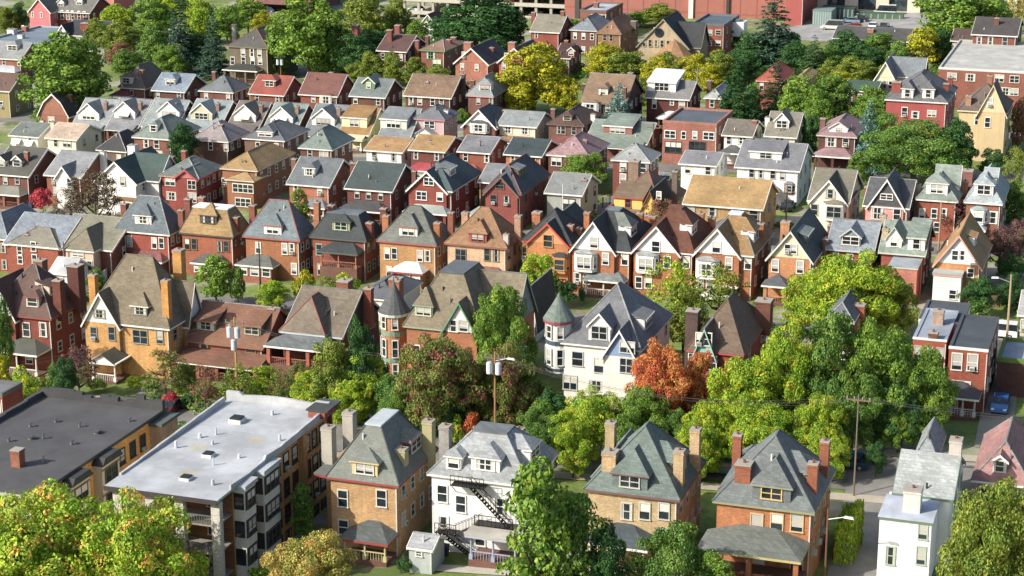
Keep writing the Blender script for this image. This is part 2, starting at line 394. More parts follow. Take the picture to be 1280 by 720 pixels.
def house(label, uL, vL, uR, vt, kind='hip', roof='shingle:7d8488', wall='brick:8c4a3a', name='house', cat='house',
          h=6.2, D=10.5, ub=None, o=.38, trim=WHITE, gab=None, ch=(), dm=(), rd=(), win=None, nwin=3, lw=None, wsz=(.95, 1.55), fm=WHITE,
          pr=None, wings=(), deck=0, deckkey='flat:b9bec2', side=3, group=None, bays=(), cross=None, ry=None, par=.5, floors=None, band=None, extra=None, lint=None, arch=False, chk=None, storey=3.1, belt=None):
    wsz = (wsz[0]*.78, wsz[1]*.82)
    f_ = HF.get((group or '')[:12], 1); h *= f_; storey *= f_
    if fm == WHITE: fm = random.choice((WHITE, WHITE, 'paint:c8c4b8', 'paint:b4b4ac', 'paint:d4d0c4', 'paint:d4d0c4', 'paint:a09c90'))
    P = at(uL, vL, h)
    zg = P[2]-h
    xr = x_on(uR, P[1], P[2])
    if ub: D = max(4, y_on(ub, xr, P[2])-P[1]-2*o)
    W = xr-P[0]-2*o
    X0, Y0 = P[0]+o, P[1]+o
    root = thing(name, label, cat, (X0, Y0, zg), 0, group)
    zt = lambda x, y, v: z_on(v, x+X0, y+Y0)-zg      # local z seen at row v
    if kind in ('gabley', 'gambrel'): R = zt(W/2, -o, vt)-h
    elif kind == 'gablex': R = zt(W/2, D/2, vt)-h
    elif kind == 'flat': R = .01
    elif deck: R = zt(W/2, min(W, D)/2*(1-deck), vt)-h
    else: R = zt(W/2, min((min(W, D)/2+o) if ry is None else ry-o, D/2), vt)-h
    if R < .01: print('BAD R', label, round(R, 2)); R = 1.5
    if kind != 'flat' and (R > 7 or R < 1): print('R?', label[:50], round(R, 1), 'W', round(W, 1), 'D', round(D, 1))
    if W < 4 or W > 16: print('W?', label[:50], round(W, 1))
    wl = MB(); wl.box(0, 0, -4, W, D, h-(.02 if kind != 'flat' else 0), wall)
    if belt: wl.box(-.05, -.05, h-storey-.25, W+.05, D, h-storey-.1, belt)
    mainR = R
    if kind == 'hip':
        r, t, top = hip_roof(-o, -o, W+o, D+o, h, R, roof, deck, deckkey, trim, ry=ry)
        run = (top[2]+o); tp = R/run
        wl.build('wall', root); r.build('roof', root); t.build('eaves', root)
        tr_ = R/(top[0]+o); 
        fz = lambda y: h+(y+o)*tp
    elif kind in ('gabley', 'gambrel', 'gablex'):
        ax = 'x' if kind == 'gablex' else 'y'
        r, t, g, fr = gable_roof(0, 0, W, D, h, R, roof, wall, gab, ax, o, 'gambrel' if kind == 'gambrel' else 'gable', trim)
        wl.build('wall', root); r.build('roof', root); t.build('eaves', root); g.build('gable_wall', root)
        if fr: fr.build('gable_front', root)
        tp = R/(D/2) if ax == 'x' else R/(W/2); tr_ = tp
        fz = lambda y: h+y*tp
    else:
        wl.build('wall', root)
        t = MB(); p_ = .3
        for i_, b in enumerate(((-.05, -.05, W+.05, p_), (-.05, D-p_, W+.05, D+.05), (-.05, p_, p_, D-p_), (W-p_, p_, W+.05, D-p_))):
            t.box(b[0], b[1], h, b[2], b[3], h+par, trim if i_ == 0 or par > .42 else roof)
        t.build('parapet', root)
        r = MB(); r.box(p_, p_, h-.05, W-p_, D-p_, h+.08, roof); r.build('roof', root)
        tp = tr_ = 1; fz = lambda y: h
    planes = []
    for wg in wings:
        f0, f1, p, vt2, wk = wg[:5]; go = wg[5] if len(wg) > 5 else {}
        x0, x1 = f0*W, f1*W; hh = go['h']*f_ if 'h' in go else h; wwall = go.get('wall', wall); gk = go.get('gab', gab)
        dd = go.get('d', D*.6)
        rr = go.get('roof', roof)
        w2 = MB(); w2.box(x0+.004, -p, -4, x1-.004, dd, hh-.02, wwall); w2.build('wing_wall', root)
        if wk == 'gable':
            R2 = zt((x0+x1)/2, -p-o, vt2)-hh
            if R2 < .3: print('BAD wing R', label); R2 = 1.5
            if rr == roof and R2 > R: R2 = max(R2, R)
            r, t, g, fr = gable_roof(x0, -p, x1, dd, hh+.01, R2, rr, wwall, gk, 'y', o*.9, 'gable', go.get('trim', trim))
            r.build('roof', root); t.build('eaves', root); g.build('gable_wall', root)
            if fr: fr.build('gable_front', root)
        elif wk == 'hip':
            R2 = zt((x0+x1)/2, -p+(x1-x0)/2, vt2)-hh
            if R2 < .3: print('BAD wing R', label); R2 = 1.5
            r, t, top2 = hip_roof(x0-o, -p-o, x1+o, dd, hh+.008, R2, rr, trim=trim)
            r.build('roof', root); t.build('eaves', root)
        elif wk == 'flat':
            r = MB(); r.box(x0-.15, -p-.15, hh, x1+.15, min(-.01, dd), hh+.12, rr); r.build('roof', root)
            t = MB(); t.box(x0-.1, -p-.1, hh-.25, x1+.1, -.012, hh-.004, trim); t.build('eaves', root)
        planes.append((x0, x1, -p, hh))
    def front(x, z=None):
        y = 0
        for a, b, c, hh in planes:
            if a-.1 <= x <= b+.1 and c < y and (z is None or z < hh+3): y = c
        return y
    if cross:   # gable facing right, ridge along x:  (y0f, y1f, R, gabcol)
        y0, y1 = cross[0]*D, cross[1]*D; Rc = cross[2]; pj = cross[4] if len(cross) > 4 else .6
        w2 = MB(); w2.box(W*.5, y0+.004, -4, W+pj, y1-.004, h-.02, wall); w2.build('wing_wall', root)
        r, t, g, fr = gable_roof(W*.5, y0, W+pj, y1, h+.015, Rc, roof, wall, cross[3], 'x', o*.9, 'gable', trim)
        r.build('roof', root); t.build('eaves', root); g.build('gable_wall', root)
        if fr: fr.build('gable_front', root)
    for c in ch:
        u, v, fy = c[:3]; key = c[3] if len(c) > 3 and c[3] else (chk or 'brick:8a5040'); cw = c[4] if len(c) > 4 else .75
        y = fy*D; x = x_on(u, y+Y0, zg+h+2)-X0; x = x
        z1 = zt(x, y-cw/2, v)
        if z1 < h+.5: print('low chimney', label[:40], c, round(z1-h, 1)); z1 = h+1.5
        x_lo = min([0]+[w_[0]*W for w_ in wings]); x_hi = max([W]+[w_[1]*W for w_ in wings])
        base = -3 if (x > x_hi+1.3 or x < x_lo or y < 0 or y > D) else h-.8
        chimney(root, x, y, base, z1, cw, key)
    for d in dm:
        typ, u, v, w = d[:4]; kw = dict(d[4]) if len(d) > 4 else {}
        # ray meets the front slope: z = h+(y+o')*tp
        r_ = ray(u, v); oo = o if kind == 'hip' else 0
        t_ = (zg+h+(oo-Y0)*tp-CZ)/(r_[2]-tp*r_[1])
        x, y, z = r_[0]*t_-X0, r_[1]*t_-Y0, CZ+r_[2]*t_-zg
        if y < -.1 or z > h+R: print('dormer off', label[:40], d[:4], round(y, 1), round(z-h, 1), 'R', round(R, 1)); y = max(.3, min(y, D*.25)); z = fz(y)
        kw.setdefault('roofk', roof); kw.setdefault('wallk', gab or WHITE); kw.setdefault('fm', fm); kw.setdefault('trim', trim)
        dormer(root, x, y, z, w, typ, tp, **kw)
    for d in rd:
        typ, fy, up, w = d[:4]; kw = dict(d[4]) if len(d) > 4 else {}
        kw.setdefault('roofk', roof); kw.setdefault('wallk', gab or WHITE); kw.setdefault('fm', fm); kw.setdefault('trim', trim)
        up = max(.15, min(up, R-kw.get('hd', 1.35)-kw.get('rd', w*.34 if typ == 'h' else .6)-.3))
        dormer(root, W-up/tr_, fy*D, h+up+(o*tr_ if kind == 'hip' else 0), w, typ, tr_, rz=pi/2, **kw)
    # windows
    if win is None:
        win = []
        for i in range(nwin): 
            x = W*(i+.5)/nwin; win.append((x, h-1.45)); 
            if h > 4.5: win.append((x, h-1.45-storey))
        for x, z in win:
            if pr and z < h-3 and (pr[0]*W < x < pr[1]*W): pass
            window(root, x, front(x)-.003, z, *wsz, fm, arch=arch)
    else:
        for row in win:
            v, us = row[0], row[1]; ws = (row[2][0]*.78, row[2][1]*.82) if len(row) > 2 else wsz; rfm = row[3] if len(row) > 3 else fm
            for u in us:
                x = x_on(u, Y0, zg+h-1.5)-X0
                y = front(x); x = x_on(u, Y0+y, zg+h-1.5)-X0
                z = zt(x, y, v)
                if (kind != 'gabley' and y > -.01) or h-1.9 < z < h-.2: z = min(z, h-ws[1]/2-.42)
                if -.5 < x < W+.5: window(root, x, y-(.055 if z > h-.2 else .003), z, ws[0], ws[1], rfm, arch=arch)
                else: print('win off', label[:40], u, round(x, 1), round(W, 1))
        if lw:
            for u in lw: 
                x = x_on(u, Y0, zg+h-1.5)-X0; window(root, x, front(x)-.003, h-1.45-storey, *wsz, fm)
    for i in range(side):
        for k in range(2 if h > 5 else 1):
            window(root, W+.003, D*(i+.6)/side, h-1.25-storey*k, .75, 1.2, fm, pi/2)
    for b in bays:   # (u0,u1,v_top,v_bot,key,protrude,nwin)
        u0, u1, v0, v1, key = b[:5]; p = b[5] if len(b) > 5 else .9; n = b[6] if len(b) > 6 else 2
        x0 = x_on(u0, Y0-p, zg+h-2)-X0; x1 = x_on(u1, Y0-p, zg+h-2)-X0; fy_ = front((x0+x1)/2)
        z1, z0 = zt(x0, fy_-p, v0), zt(x0, fy_-p, v1)
        q = place('bay', None, root, (0, 0, 0)); m = MB(); c = min(.5, (x1-x0)*.2)
        base = [(x0, fy_-.006), (x0+c, fy_-p), (x1-c, fy_-p), (x1, fy_-.006)]
        vs = [(a, b_, z0) for a, b_ in base]+[(a, b_, z1) for a, b_ in base]
        m.solid(vs, [(0,1,5,4),(1,2,6,5),(2,3,7,6),(4,5,6,7),(3,2,1,0)], key); m.build('bay_wall', q)
        m = MB(); cx = (x0+x1)/2
        m.solid([(x0-.12, fy_-.007, z1+.01), (x0+c-.1, fy_-p-.15, z1+.01), (x1-c+.1, fy_-p-.15, z1+.01), (x1+.12, fy_-.007, z1+.01), (cx-.4, fy_-.007, z1+.45), (cx+.4, fy_-.007, z1+.45)],
                [(0,1,4),(1,2,5,4),(2,3,5),(3,2,1,0)], b[7] if len(b) > 7 else roof); m.build('bay_roof', q)
        ww = (x1-x0-2*c)
        hh = min(1.6, (z1-z0)*.6)
        window(q, cx, fy_-p-.003, (z0+z1)/2+.05, max(.6, ww*.8), hh, fm, 0, single=True)
        ang = math.atan2(p, c)
        window(q, x1-c/2+.003, fy_-p/2, (z0+z1)/2+.05, .5, hh, fm, pi/2-math.atan2(c, p), single=True)
    if pr:
        pk = dict(pr[3]) if len(pr) > 3 else {}
        pk['ht'] = pk.get('ht', 3.1)*f_; pk['floorz'] = pk.get('floorz', .6)*f_
        porch(root, pr[0]*W, pr[1]*W, pk.pop('y', 0)-.005, pr[2], **pk)
    if kind != 'flat':
        for q_ in range(random.choice((1, 1, 2, 3))):
            yy = random.uniform(.12, .4)*min(W, D); xx = W/2+random.uniform(-.3, .3)*W*(.5 if kind == 'hip' else 1)
            if kind in ('gabley', 'gambrel'): xx = W*random.uniform(.08, .35); zz = h+(xx*tp if kind == 'gabley' else 1.5); yy = D*random.uniform(.2, .8)
            else: zz = fz(yy)
            if zz < h+R*.95: m = MB(); m.cyl(xx, yy, zz-.3, zz+random.uniform(.35, .7), .09, .09, random.choice(('metal:909090', 'metal:404040', 'paint:c8c8c4')), 8); m.build('roof_vent', root)
    # downpipe
    dp = MB(); dp.box(W-.12, -.1, .2, W-.02, -.01, h-.25, 'paint:c4c4be'); dp.build('downpipe', root)
    if extra: extra(root, W, D, h, R, X0, Y0, zg, zt)
    root['_w'] = W
    del root['_w']
    return root
# ------------------------------------------------------------------ palettes
RED, DRED, ORB, TAN_, OCH, CRB = 'brick:8e4030', 'brick:5e342c', 'brick:a8643c', 'brick:b48a50', 'brick:c08838', 'brick:c4a482'
BRN, BROWN = 'brick:74483a', 'brick:5c4238'
SL, DSL, GRN, DGR, TNR, BRR, BLK, LG, OLR = 'slate:70787c', 'slate:464e54', 'shingle:7c8c80', 'shingle:3c4c4c', 'shingle:a88050', 'shingle:7c5444', 'shingle:34383a', 'slate:949ca2', 'shingle:827e70'
GY = 'shingle:7c8084'
WS, CR, YE, PK = 'siding:d8d8d2', 'siding:d0c8a4', 'siding:d0b860', 'siding:c89890'
REDT = 'paint:9a3436'
H = house
# ================= bottom row ======================================
gA = 'large old houses in the nearest row'
H('tan brick house with slate hip roof, four chimneys, covered back porch and red gutter', 406.6, 596, 499, 531, 'hip', 'shingle:747a72', 'brick:bc9460', h=9.6, ub=548, trim=REDT, gab=WHITE, group=gA, deck=.2, deckkey='flat:a8b0b4',
  ch=((437, 515, .98, 'concrete:a8a498', 1.1), (411, 534, .35, 'concrete:a8a498', 1.1), (502, 561, .3, 'concrete:a8a078', 1.0), (536, 526, .8, 'concrete:a8a078', 1.0)),
  dm=(('h', 456, 594, 2.6, {'trim': 'paint:c8b078', 'wallk': 'paint:c8b078', 'n': 2}),), rd=(('h', .62, .6, 2.8, {'wallk': 'shingle:5a625e'}),),
  win=((623, (428.5, 477), (1.15, 1.9)), (659, (428.5,), (1.1, 1.7)), (664, (456,), (1.6, 1.4))), pr=(.32, .98, 'slate:5c6462', dict(dep=2.6, ht=3.4, trim=REDT, colk='paint:b8b078', cols=3, floorz=.9)), storey=3.5,
  wings=((-.24, .2, -2.6, 560, 'flat', {'roof': 'shingle:6c726c', 'h': 9.55, 'd': 9}),), side=4)
def fire_escape(root, W, D, h, R, X0, Y0, zg, zt):
    k = 'metal:1c1c1e'; e = place('fire_escape', None, root, (0, 0, 0))
    k_ = h/9.9
    def plat(x0, x1, z):
        m = MB(); m.box(x0, -1.35, z, x1, -.1, z+.06, k)
        for xx in (x0, x1): m.box(xx-.03, -1.35, z, xx+.03, -1.3, z+1, k)
        n = int((x1-x0)/.4)
        for i in range(n+1): m.box(x0+(x1-x0)*i/n-.015, -1.35, z, x0+(x1-x0)*i/n+.015, -1.32, z+1, k)
        m.box(x0, -1.36, z+1, x1, -1.3, z+1.05, k); m.box(x0, -1.36, z+.5, x1, -1.32, z+.54, k)
        for xx in (x0+.1, x1-.1): m.tube((xx, -1.3, z), (xx, -.02, z-1.1), .04, k)
        m.build('landing', e)
    def stair(x0, z0, x1, z1):
        m = MB()
        for yy in (-1.3, -.75):
            m.tube((x0, yy, z0), (x1, yy, z1), .05, k); m.tube((x0, yy, z0+.95), (x1, yy, z1+.95), .03, k)
            for i in range(9): 
                a = i/8; m.tube((x0+(x1-x0)*a, yy, z0+(z1-z0)*a), (x0+(x1-x0)*a, yy, z0+(z1-z0)*a+.95), .02, k)
        n = 14
        for i in range(n):
            a = (i+.5)/n; xx, zz = x0+(x1-x0)*a, z0+(z1-z0)*a
            m.box(xx-.14, -1.3, zz-.02, xx+.14, -.75, zz+.02, k)
        m.build('stair', e)
    plat(W*.25, W*.6, h-.5); stair(W*.45, h-.5, W*.85, h-5.2*k_)
    plat(W*.5, W*.9, h-5.2*k_); stair(W*.55, h-5.2*k_, W*.28, h-6.9*k_)
    plat(W*.08, W*.3, h-6.9*k_); stair(W*.12, h-6.9*k_, W*.5, h-9.8*k_)
H('white painted house with pale slate roof and black iron fire escape down its back', 533, 592, 662, 540, 'hip', 'slate:9ca2a4', 'stucco:d4d2d0', h=9.9, ub=699, gab=WHITE, group=gA, deck=.25, deckkey='slate:6c747a',
  ch=((557, 532, .4, 'brick:8c8884', 1.0), (649, 506+30, .95, 'brick:8c8884', .9)), dm=(('h', 567, 587, 1.5, {}), ('h', 604, 600, 2.8, {'n': 2})), rd=(('h', .5, .6, 2.8, {}),), storey=3.5,
  win=((617, (553,), (1.1, 1.9)), (630, (576,), (1.1, 1.9)), (633, (625,), (1.1, 1.9)), (655, (554,), (1.1, 1.8)), (674, (600,), (1.1, 1.5))), extra=fire_escape,
  pr=(.5, 1.0, 'flat:a8a49c', dict(dep=3.0, ht=4.4, colk='paint:8a94ac', trim='paint:9aa0b0', floorz=1.2, cols=3, style='flat')), side=4)
H('buff brick house with green-grey pyramid roof and four tall tan chimneys', 729, 611, 850, 531, 'hip', 'slate:687872', 'brick:b49c70', h=9.6, ub=883, trim='paint:70484a', gab='paint:6c7450', group=gA,
  ch=((763.5, 528, .95, 'brick:b09a72', .9), (763, 565, .16, 'brick:b89c70', 1.3), (849, 563, .25, 'brick:b49a70', .9), (869, 536, .75, 'brick:b49a70', .9)), wings=((-.02, .3, -3, 563, 'hip', {'d': 12, 'h': 9.5}),),
  dm=(('h', 787, 611, 3.3, {'n': 2, 'rd': 1.9, 'wallk': 'slate:687872', 'hd': 1.4}),), rd=(('h', .45, .6, 3.2, {'wallk': 'slate:687872', 'n': 2, 'rd': 1.4}),), storey=3.6,
  win=((639, (783.5, 806, 830), (1.2, 1.8)), (672, (775, 830), (1.1, 1.8))), pr=(.1, .75, 'slate:4c5a60', dict(dep=3, ht=4.6, floorz=1.0, colk='paint:b8ac90')), side=4)
H('orange-red brick house with grey pyramid roof, green cornice and low back extension', 890, 626, 1018.6, 543, 'hip', 'slate:707878', 'brick:b0643c', h=9.8, ub=1045, trim='paint:8a8c68', gab='paint:6c6c48', group=gA,
  ch=((922, 543, .95, 'brick:944c34', .8), (930, 580, .16, 'brick:944c34', 1.4), (1016, 579, .3, 'brick:944c34', .9), (1030.5, 551, .75, 'brick:944c34', .8)), wings=((-.02, .3, -3, 586, 'hip', {'d': 13, 'h': 9.7}),),
  dm=(('h', 964, 626, 3.4, {'n': 2, 'rd': 2.0, 'wallk': 'slate:707878', 'hd': 1.4, 'fm': 'paint:c8a868'}),), rd=(('h', .45, .6, 3.2, {'wallk': 'slate:707878', 'n': 2, 'rd': 1.4}),), storey=3.6, fm='paint:c0a878',
  win=((653.5, (946, 971, 996), (1.25, 1.9)), (705, (950, 998), (1.3, 2.0))), pr=(-.06, .97, 'slate:70766e', dict(dep=4.2, ht=6.1, floorz=2.6, colk='brick:a85838', brickcol=True, trim='paint:b0a468', cols=3)), side=4)
H('narrow white house with pale grey roof and lower flat-roofed back part by the side street', 1115.5, 615, 1192, 566, 'gablex', 'slate:aab0ae', 'stucco:e2e4e2', name='white_house', h=8.6, D=9.5, o=.15, gab=None, group=gA,
  wings=((-.1, .78, 5.2, 640, 'flat', {'h': 8.1, 'roof': 'flat:a8b0bc', 'd': 1}),), ch=((1194, 549, .55, 'concrete:b8b0a8', 1.1), (1142, 612, -.32, 'concrete:c4c0bc', 1.5)), side=2,
  win=((662, (1153.5,), (.95, 1.9)), (694.5, (1115, 1153), (.95, 1.9))), trim='paint:5c7460', fm='paint:9cb09c')
H('grey slate pointed roof rising just behind the narrow white house', 1141, 572, 1172, 541, 'hip', 'slate:8c9498', WS, h=7.8, D=6.5, nwin=1, side=0, group=gA)
H('house with rose-pink slate roof at the right edge beside the driveway', 1213, 600, 1290, 550, 'hip', 'slate:a87874', 'brick:b0907c', h=6.2, D=12, gab=WHITE, group=gA, dm=(('g', 1248, 600, 1.2, {}),), side=0)
H('small white-roofed house cut off by the lower right corner, red chimney', 1247, 716, 1300, 693, 'gablex', 'flat:c8ccd0', 'stucco:e0e0e0', h=6, D=9, trim='paint:984040', ch=((1252, 683, .15, 'brick:8a5448', .9),), side=0)
# ================= second row ========================================
gB = 'ornate houses across the leafy street'
H('dark red brick house with steep brown hip roof and pillared porch at the left edge', -22, 390, 64, 330, 'hip', 'shingle:644840', 'brick:7c3228', h=9.0, ub=113, trim='paint:8c3c34', gab='shingle:644840', group=gB, ry=5.5,
  wings=((-.02, .48, .6, 352, 'gable', {'gab': WHITE, 'trim': WHITE}),), ch=((52, 325, .95, 'brick:8a5040', 1.3), (74, 350, .25, 'brick:6c342c', 1.1), (96, 332, .7, 'brick:5c2c26', 1.6)), dm=(('h', 41, 384, 1.8, {'wallk': 'paint:b8a890'}),), rd=(('s', .4, 1.6, 2.0, {'wallk': 'paint:c8b8a0'}),),
  win=((412, (8, 33, 54), (1.1, 2.1)), (446, (34,), (1.1, 2.1))), pr=(.0, .95, 'flat:4c5048', dict(dep=3, ht=4.2, colk='paint:c8c4b8', cols=4)), storey=3.6, fm='paint:c4beb0')
H('yellow ochre brick house with steep tan-brown pyramid roof, arched window and gabled portico', 103, 400, 212, 319, 'hip', 'slate:7c7058', 'brick:c4924c', h=8.6, ub=252, trim=WHITE, gab='paint:d8d4cc', group=gB, ry=6.2,
  wings=((.0, .42, .5, 366, 'gable', {'d': 6}),), cross=(.5, .95, 4.4, 'paint:d8d4cc'), ch=((118, 343, .3, 'brick:c48c3c', .9), (209, 350, .1, 'brick:c48c3c', .9), (226, 312, .98, 'brick:c08c40', 1.2)),
  dm=(('h', 175, 394, 2.2, {'wallk': 'paint:3c4a40', 'rd': 1.4, 'hd': 1.2, 'n': 3}),), win=((392, (126,), (1.8, 1.1)), (417, (117.5, 140), (1.0, 2.0)), (421, (175.5,), (2.4, 2.0)), (421, (200,), (1.0, 2.0))), lint=True,
  pr=(.2, .5, 'shingle:5c5c4c', dict(dep=3.4, ht=3.6, style='gable', cols=2)), storey=3.5, fm='paint:8a8a78')
H('low brick bungalow with broad brown shingle roof and two shed dormers', 231, 423, 329, 380, 'gablex', 'shingle:865a40', 'brick:8c4838', h=5.2, D=9.5, trim='paint:8a5a44', group=gB, ch=((247, 380, .55, 'brick:7c4438', .9), (341, 385, .5, 'brick:7c4438', .9)),
  dm=(('s', 257.5, 413, 2.6, {'wallk': 'paint:6c6a50', 'fm': 'paint:a8a890'}), ('s', 315, 419, 2.4, {'wallk': 'paint:6c6a50', 'fm': 'paint:a8a890'})), win=((435, (255, 314), (1.6, 1.5)),), pr=(0, 1.08, 'shingle:84563e', dict(dep=3.4, ht=2.9, style='shed', colk='brick:8c4c3c', brickcol=True)), fm='paint:74745c')
H('brick house with charcoal and tan cross-gabled roof above an arched red porch', 352, 412, 428, 360, 'gablex', 'slate:7a6e5c', 'brick:703830', h=6.4, D=12, trim='paint:a8b0b4', gab='shingle:4c4844', group=gB, wings=((.0, .74, .9, 371, 'hip', {'d': 7, 'h': 6.5}),),
  ch=((431, 351, .8, 'brick:84503c', 1.6), (461, 360, .55, 'brick:8c4434', 1.0)), dm=(('s', 383, 412, 3.4, {'n': 3, 'wallk': 'paint:b8b0a0', 'hd': 1.3}),), win=((430, (370,)),), pr=(-.12, 1.0, 'slate:6a7274', dict(y=-.9, dep=2.8, ht=5.2, floorz=2.3, colk='brick:a85444', brickcol=True, cols=4)), side=2)
def tower_fn(uc, v_top, v_eave, vb, wpx, wallk, bandk, roofk, wrows, y, trim, nseg=16):
    def f(root, W, D, h, R, X0, Y0, zg, zt):
        x = x_on(uc, Y0+y, zg+h)-X0; s = scale_at(x+X0, y+Y0, zg+h); r = wpx/s/2
        z1 = zt(x, y-r, v_eave); z2 = zt(x, y, v_top)
        q = place('turret', None, root, (x, y, 0)); m = MB(); m.cyl(0, 0, -3 if vb is None else zt(x, y-r, vb), z1, r, r, wallk, nseg); m.build('turret_wall', q)
        c = MB(); n = 5
        for i in range(n):   # flared cone
            a, b = i/n, (i+1)/n; g = lambda t: (r+.35)*(1-t)**1.12+.03
            c.cyl(0, 0, z1+(z2-z1)*a, z1+(z2-z1)*b, g(a), g(b), roofk, nseg, cap=False)
        c.build('turret_roof', q)
        t = MB(); t.cyl(0, 0, z1-.35, z1-.003, r+.32, r+.37, trim, nseg); t.build('cornice', q); t = MB(); t.tube((0, 0, z2-.1), (0, 0, z2+.9), .07, 'metal:4c504c', 6, .02); t.build('finial', q)
        for wv, bh in wrows:
            zc = zt(x, y-r, wv)
            b_ = MB(); b_.cyl(0, 0, zc-bh-.35, zc-bh-.05, r+.07, r+.07, bandk, nseg); b_.cyl(0, 0, zc+bh+.1, zc+bh+.35, r+.06, r+.06, bandk, nseg); b_.build('band', q)
            for k in (-2.6, -1.0, .8): 
                window(q, sin(k*.5)*(r+.02), -cos(k*.5)*(r+.02), zc, .62, bh*1.4, WHITE, k*.5, single=True)
    return f
H('tan brick house with round corner turret under a grey witch-hat cone', 503, 407, 602, 341, 'hip', 'slate:84785f', 'brick:ac6c42', name='turreted_house', h=9.4, D=11.5, trim='paint:8a9c84', gab='paint:d0d4cc', group=gB, deck=.3, deckkey='slate:5c646c',
  wings=((.52, .98, .5, 378, 'gable', {'trim': 'paint:5c8a60', 'd': 5}),), cross=(.3, .98, 5.4, 'slate:8c96a0', 3), ch=((495, 348, .8, 'brick:8c5844', 1.4), (497, 350, .6, 'brick:8c5844', .7)), dm=(('h', 527, 410, 2.2, {'wallk': 'paint:8aa084', 'rd': 2.0, 'fm': 'paint:b8c0a0'}),), rd=(),
  win=((407, (567, 580), (1.3, 1.6)), (440, (520, 560), (1.2, 2.0))), extra=tower_fn(493, 351, 393, None, 33, 'brick:b07446', 'paint:6c8a74', 'slate:54585a', ((404, 1.1), (436, 1.4), (464, 1.2)), 2.2, 'paint:c8d0c4'), side=2)
H('large white house with blue-banded corner turret, grey shingle roof and steep gabled dormers', 700, 428, 802, 355, 'hip', 'shingle:74777c', 'stucco:dcd8c8', name='turreted_house', h=9.0, ub=842, gab='paint:7890b4', group=gB, ry=6.8,
  wings=((.56, .99, 1.0, 413, 'gable', {'d': 5, 'h': 8.2}),), rd=(('s', .4, .5, 3.4, {'wallk': WS, 'hd': 1.5}),),
  ch=(), dm=(('g', 749, 426, 2.5, {'n': 2, 'rd': 1.4, 'hd': 1.9, 'wallk': WHITE}),), win=((434, (784,), (2.0, 1.5)), (448.5, (722,), (1.5, 2.0)), (457, (749.5,), (1.5, 2.0)), (457, (783,), (1.8, 2.0)), (478, (713,), (1.9, 1.9)), (482, (746,), (2.0, 1.4))),
  extra=tower_fn(698.5, 365, 402, 467, 32, 'stucco:d4d4cc', 'paint:344c5c', 'slate:6c7c74', ((416, 1.0), (447, 1.3)), 1.2, 'paint:94404c'), side=3, storey=3.6)
H('red brick house with brown hipped roof and teal gabled dormer behind the orange tree', 857, 437, 930, 374, 'hip', 'slate:74604c', 'brick:983c30', h=8.0, D=14, trim='paint:a83c40', gab='paint:7cb4a8', group=gB, ry=6,
  wings=((.12, .5, .6, 411, 'gable', {'gab': 'paint:7cb4a8', 'trim': 'paint:8cb8a8', 'd': 4, 'h': 8.0}),), ch=((866, 388, .2, 'brick:54403c', 1.4), (955, 376, .8, 'brick:6c3c30', 1.8)), win=((424, (874, 884), (1.0, 1.7)), (450, (866, 890), (1.1, 1.8))), side=2)
H('grey pyramid roof poking up between the big green trees beside a brick chimney', 1030, 400, 1068, 377, 'hip', 'slate:646c74', RED, h=8.6, D=9, group=gB, ch=((1075, 381, .5, 'brick:a04c34', 1.3),), nwin=2, side=1)
H('red brick row house with flat dark roof, white cornice and tall white-framed windows', 1185, 436, 1236, 430, 'flat', 'flat:40464c', 'brick:9c4430', h=8.8, D=13, trim='paint:d4d0cc', group=gB, par=.25, ch=((1168, 415, .3, 'brick:6c4c40', 1.0), (1174, 401, .75, 'brick:a08878', 1.2)), fm=WHITE,
  win=((452, (1196, 1215.5), (1.3, 2.2)), (486, (1203,), (2.4, 2.0)), (508, (1180, 1193), (1.5, 1.8))), pr=(-.45, .85, 'flat:3c3e40', dict(dep=2.8, ht=3.3, colk='paint:b8b8b4', cols=5)), side=4, storey=3.7, o=.1)
H('low brick extension with pale grey flat roof beside the red row house', 1140, 424, 1184, 419, 'flat', 'flat:8c94a0', 'brick:9c4430', h=8.6, D=12, trim='paint:d0d0cc', par=.2, side=0, o=.1, group=gB)
H('flat charcoal roof of a low building behind the red row house', 1147, 402, 1204, 396, 'flat', 'flat:444a50', 'stucco:d0ccc4', h=6.6, D=8.5, trim='paint:c4c4c0', par=.25, side=1, o=.1)
H('white clapboard house cut off by the right edge beside the vegetable garden', 1272, 392, 1300, 380, 'gablex', 'shingle:a8a8a4', CR, h=6.6, D=9, side=0, nwin=2)
# ================= third row ===========================================
gC = 'steep-roofed brick houses in the middle row'
H('row house with blue-grey hip roof cut off at the left edge', -30, 296, 10, 265, 'hip', 'slate:7c8894', RED, h=6.4, D=11, side=2, group=gC)
H('low brick double house with blue-grey roof, second building from the left edge', 3, 303, 75, 268, 'gablex', 'slate:848f9a', RED, h=6.2, D=12, group=gC, ch=((26, 273, .8), (34, 292, .1)), win=((308, (25, 43)), (324, (25, 43))), wings=((.1, 1.0, .4, 282, 'hip', {'d': 6, 'roof': OLR}),), side=2)
H('low brick house with olive hip roof and pinkish square bay', 66, 305, 140, 270, 'gablex', 'shingle:84826c', 'brick:7c3e34', h=6.0, D=12, group=gC, ch=((88, 282, .7), (97, 297, .15)), wings=((.3, .8, 2.0, 286, 'hip', {'wall': 'stucco:c8a890', 'roof': 'shingle:7c7460', 'd': 7}),), win=((318, (98,), (2.2, .7)), (332, (112,), (.9, 1.6))), side=2)
def porch3(k, **kw): return (.25, .95, k, dict(dep=1.8, ht=3.1, **kw))
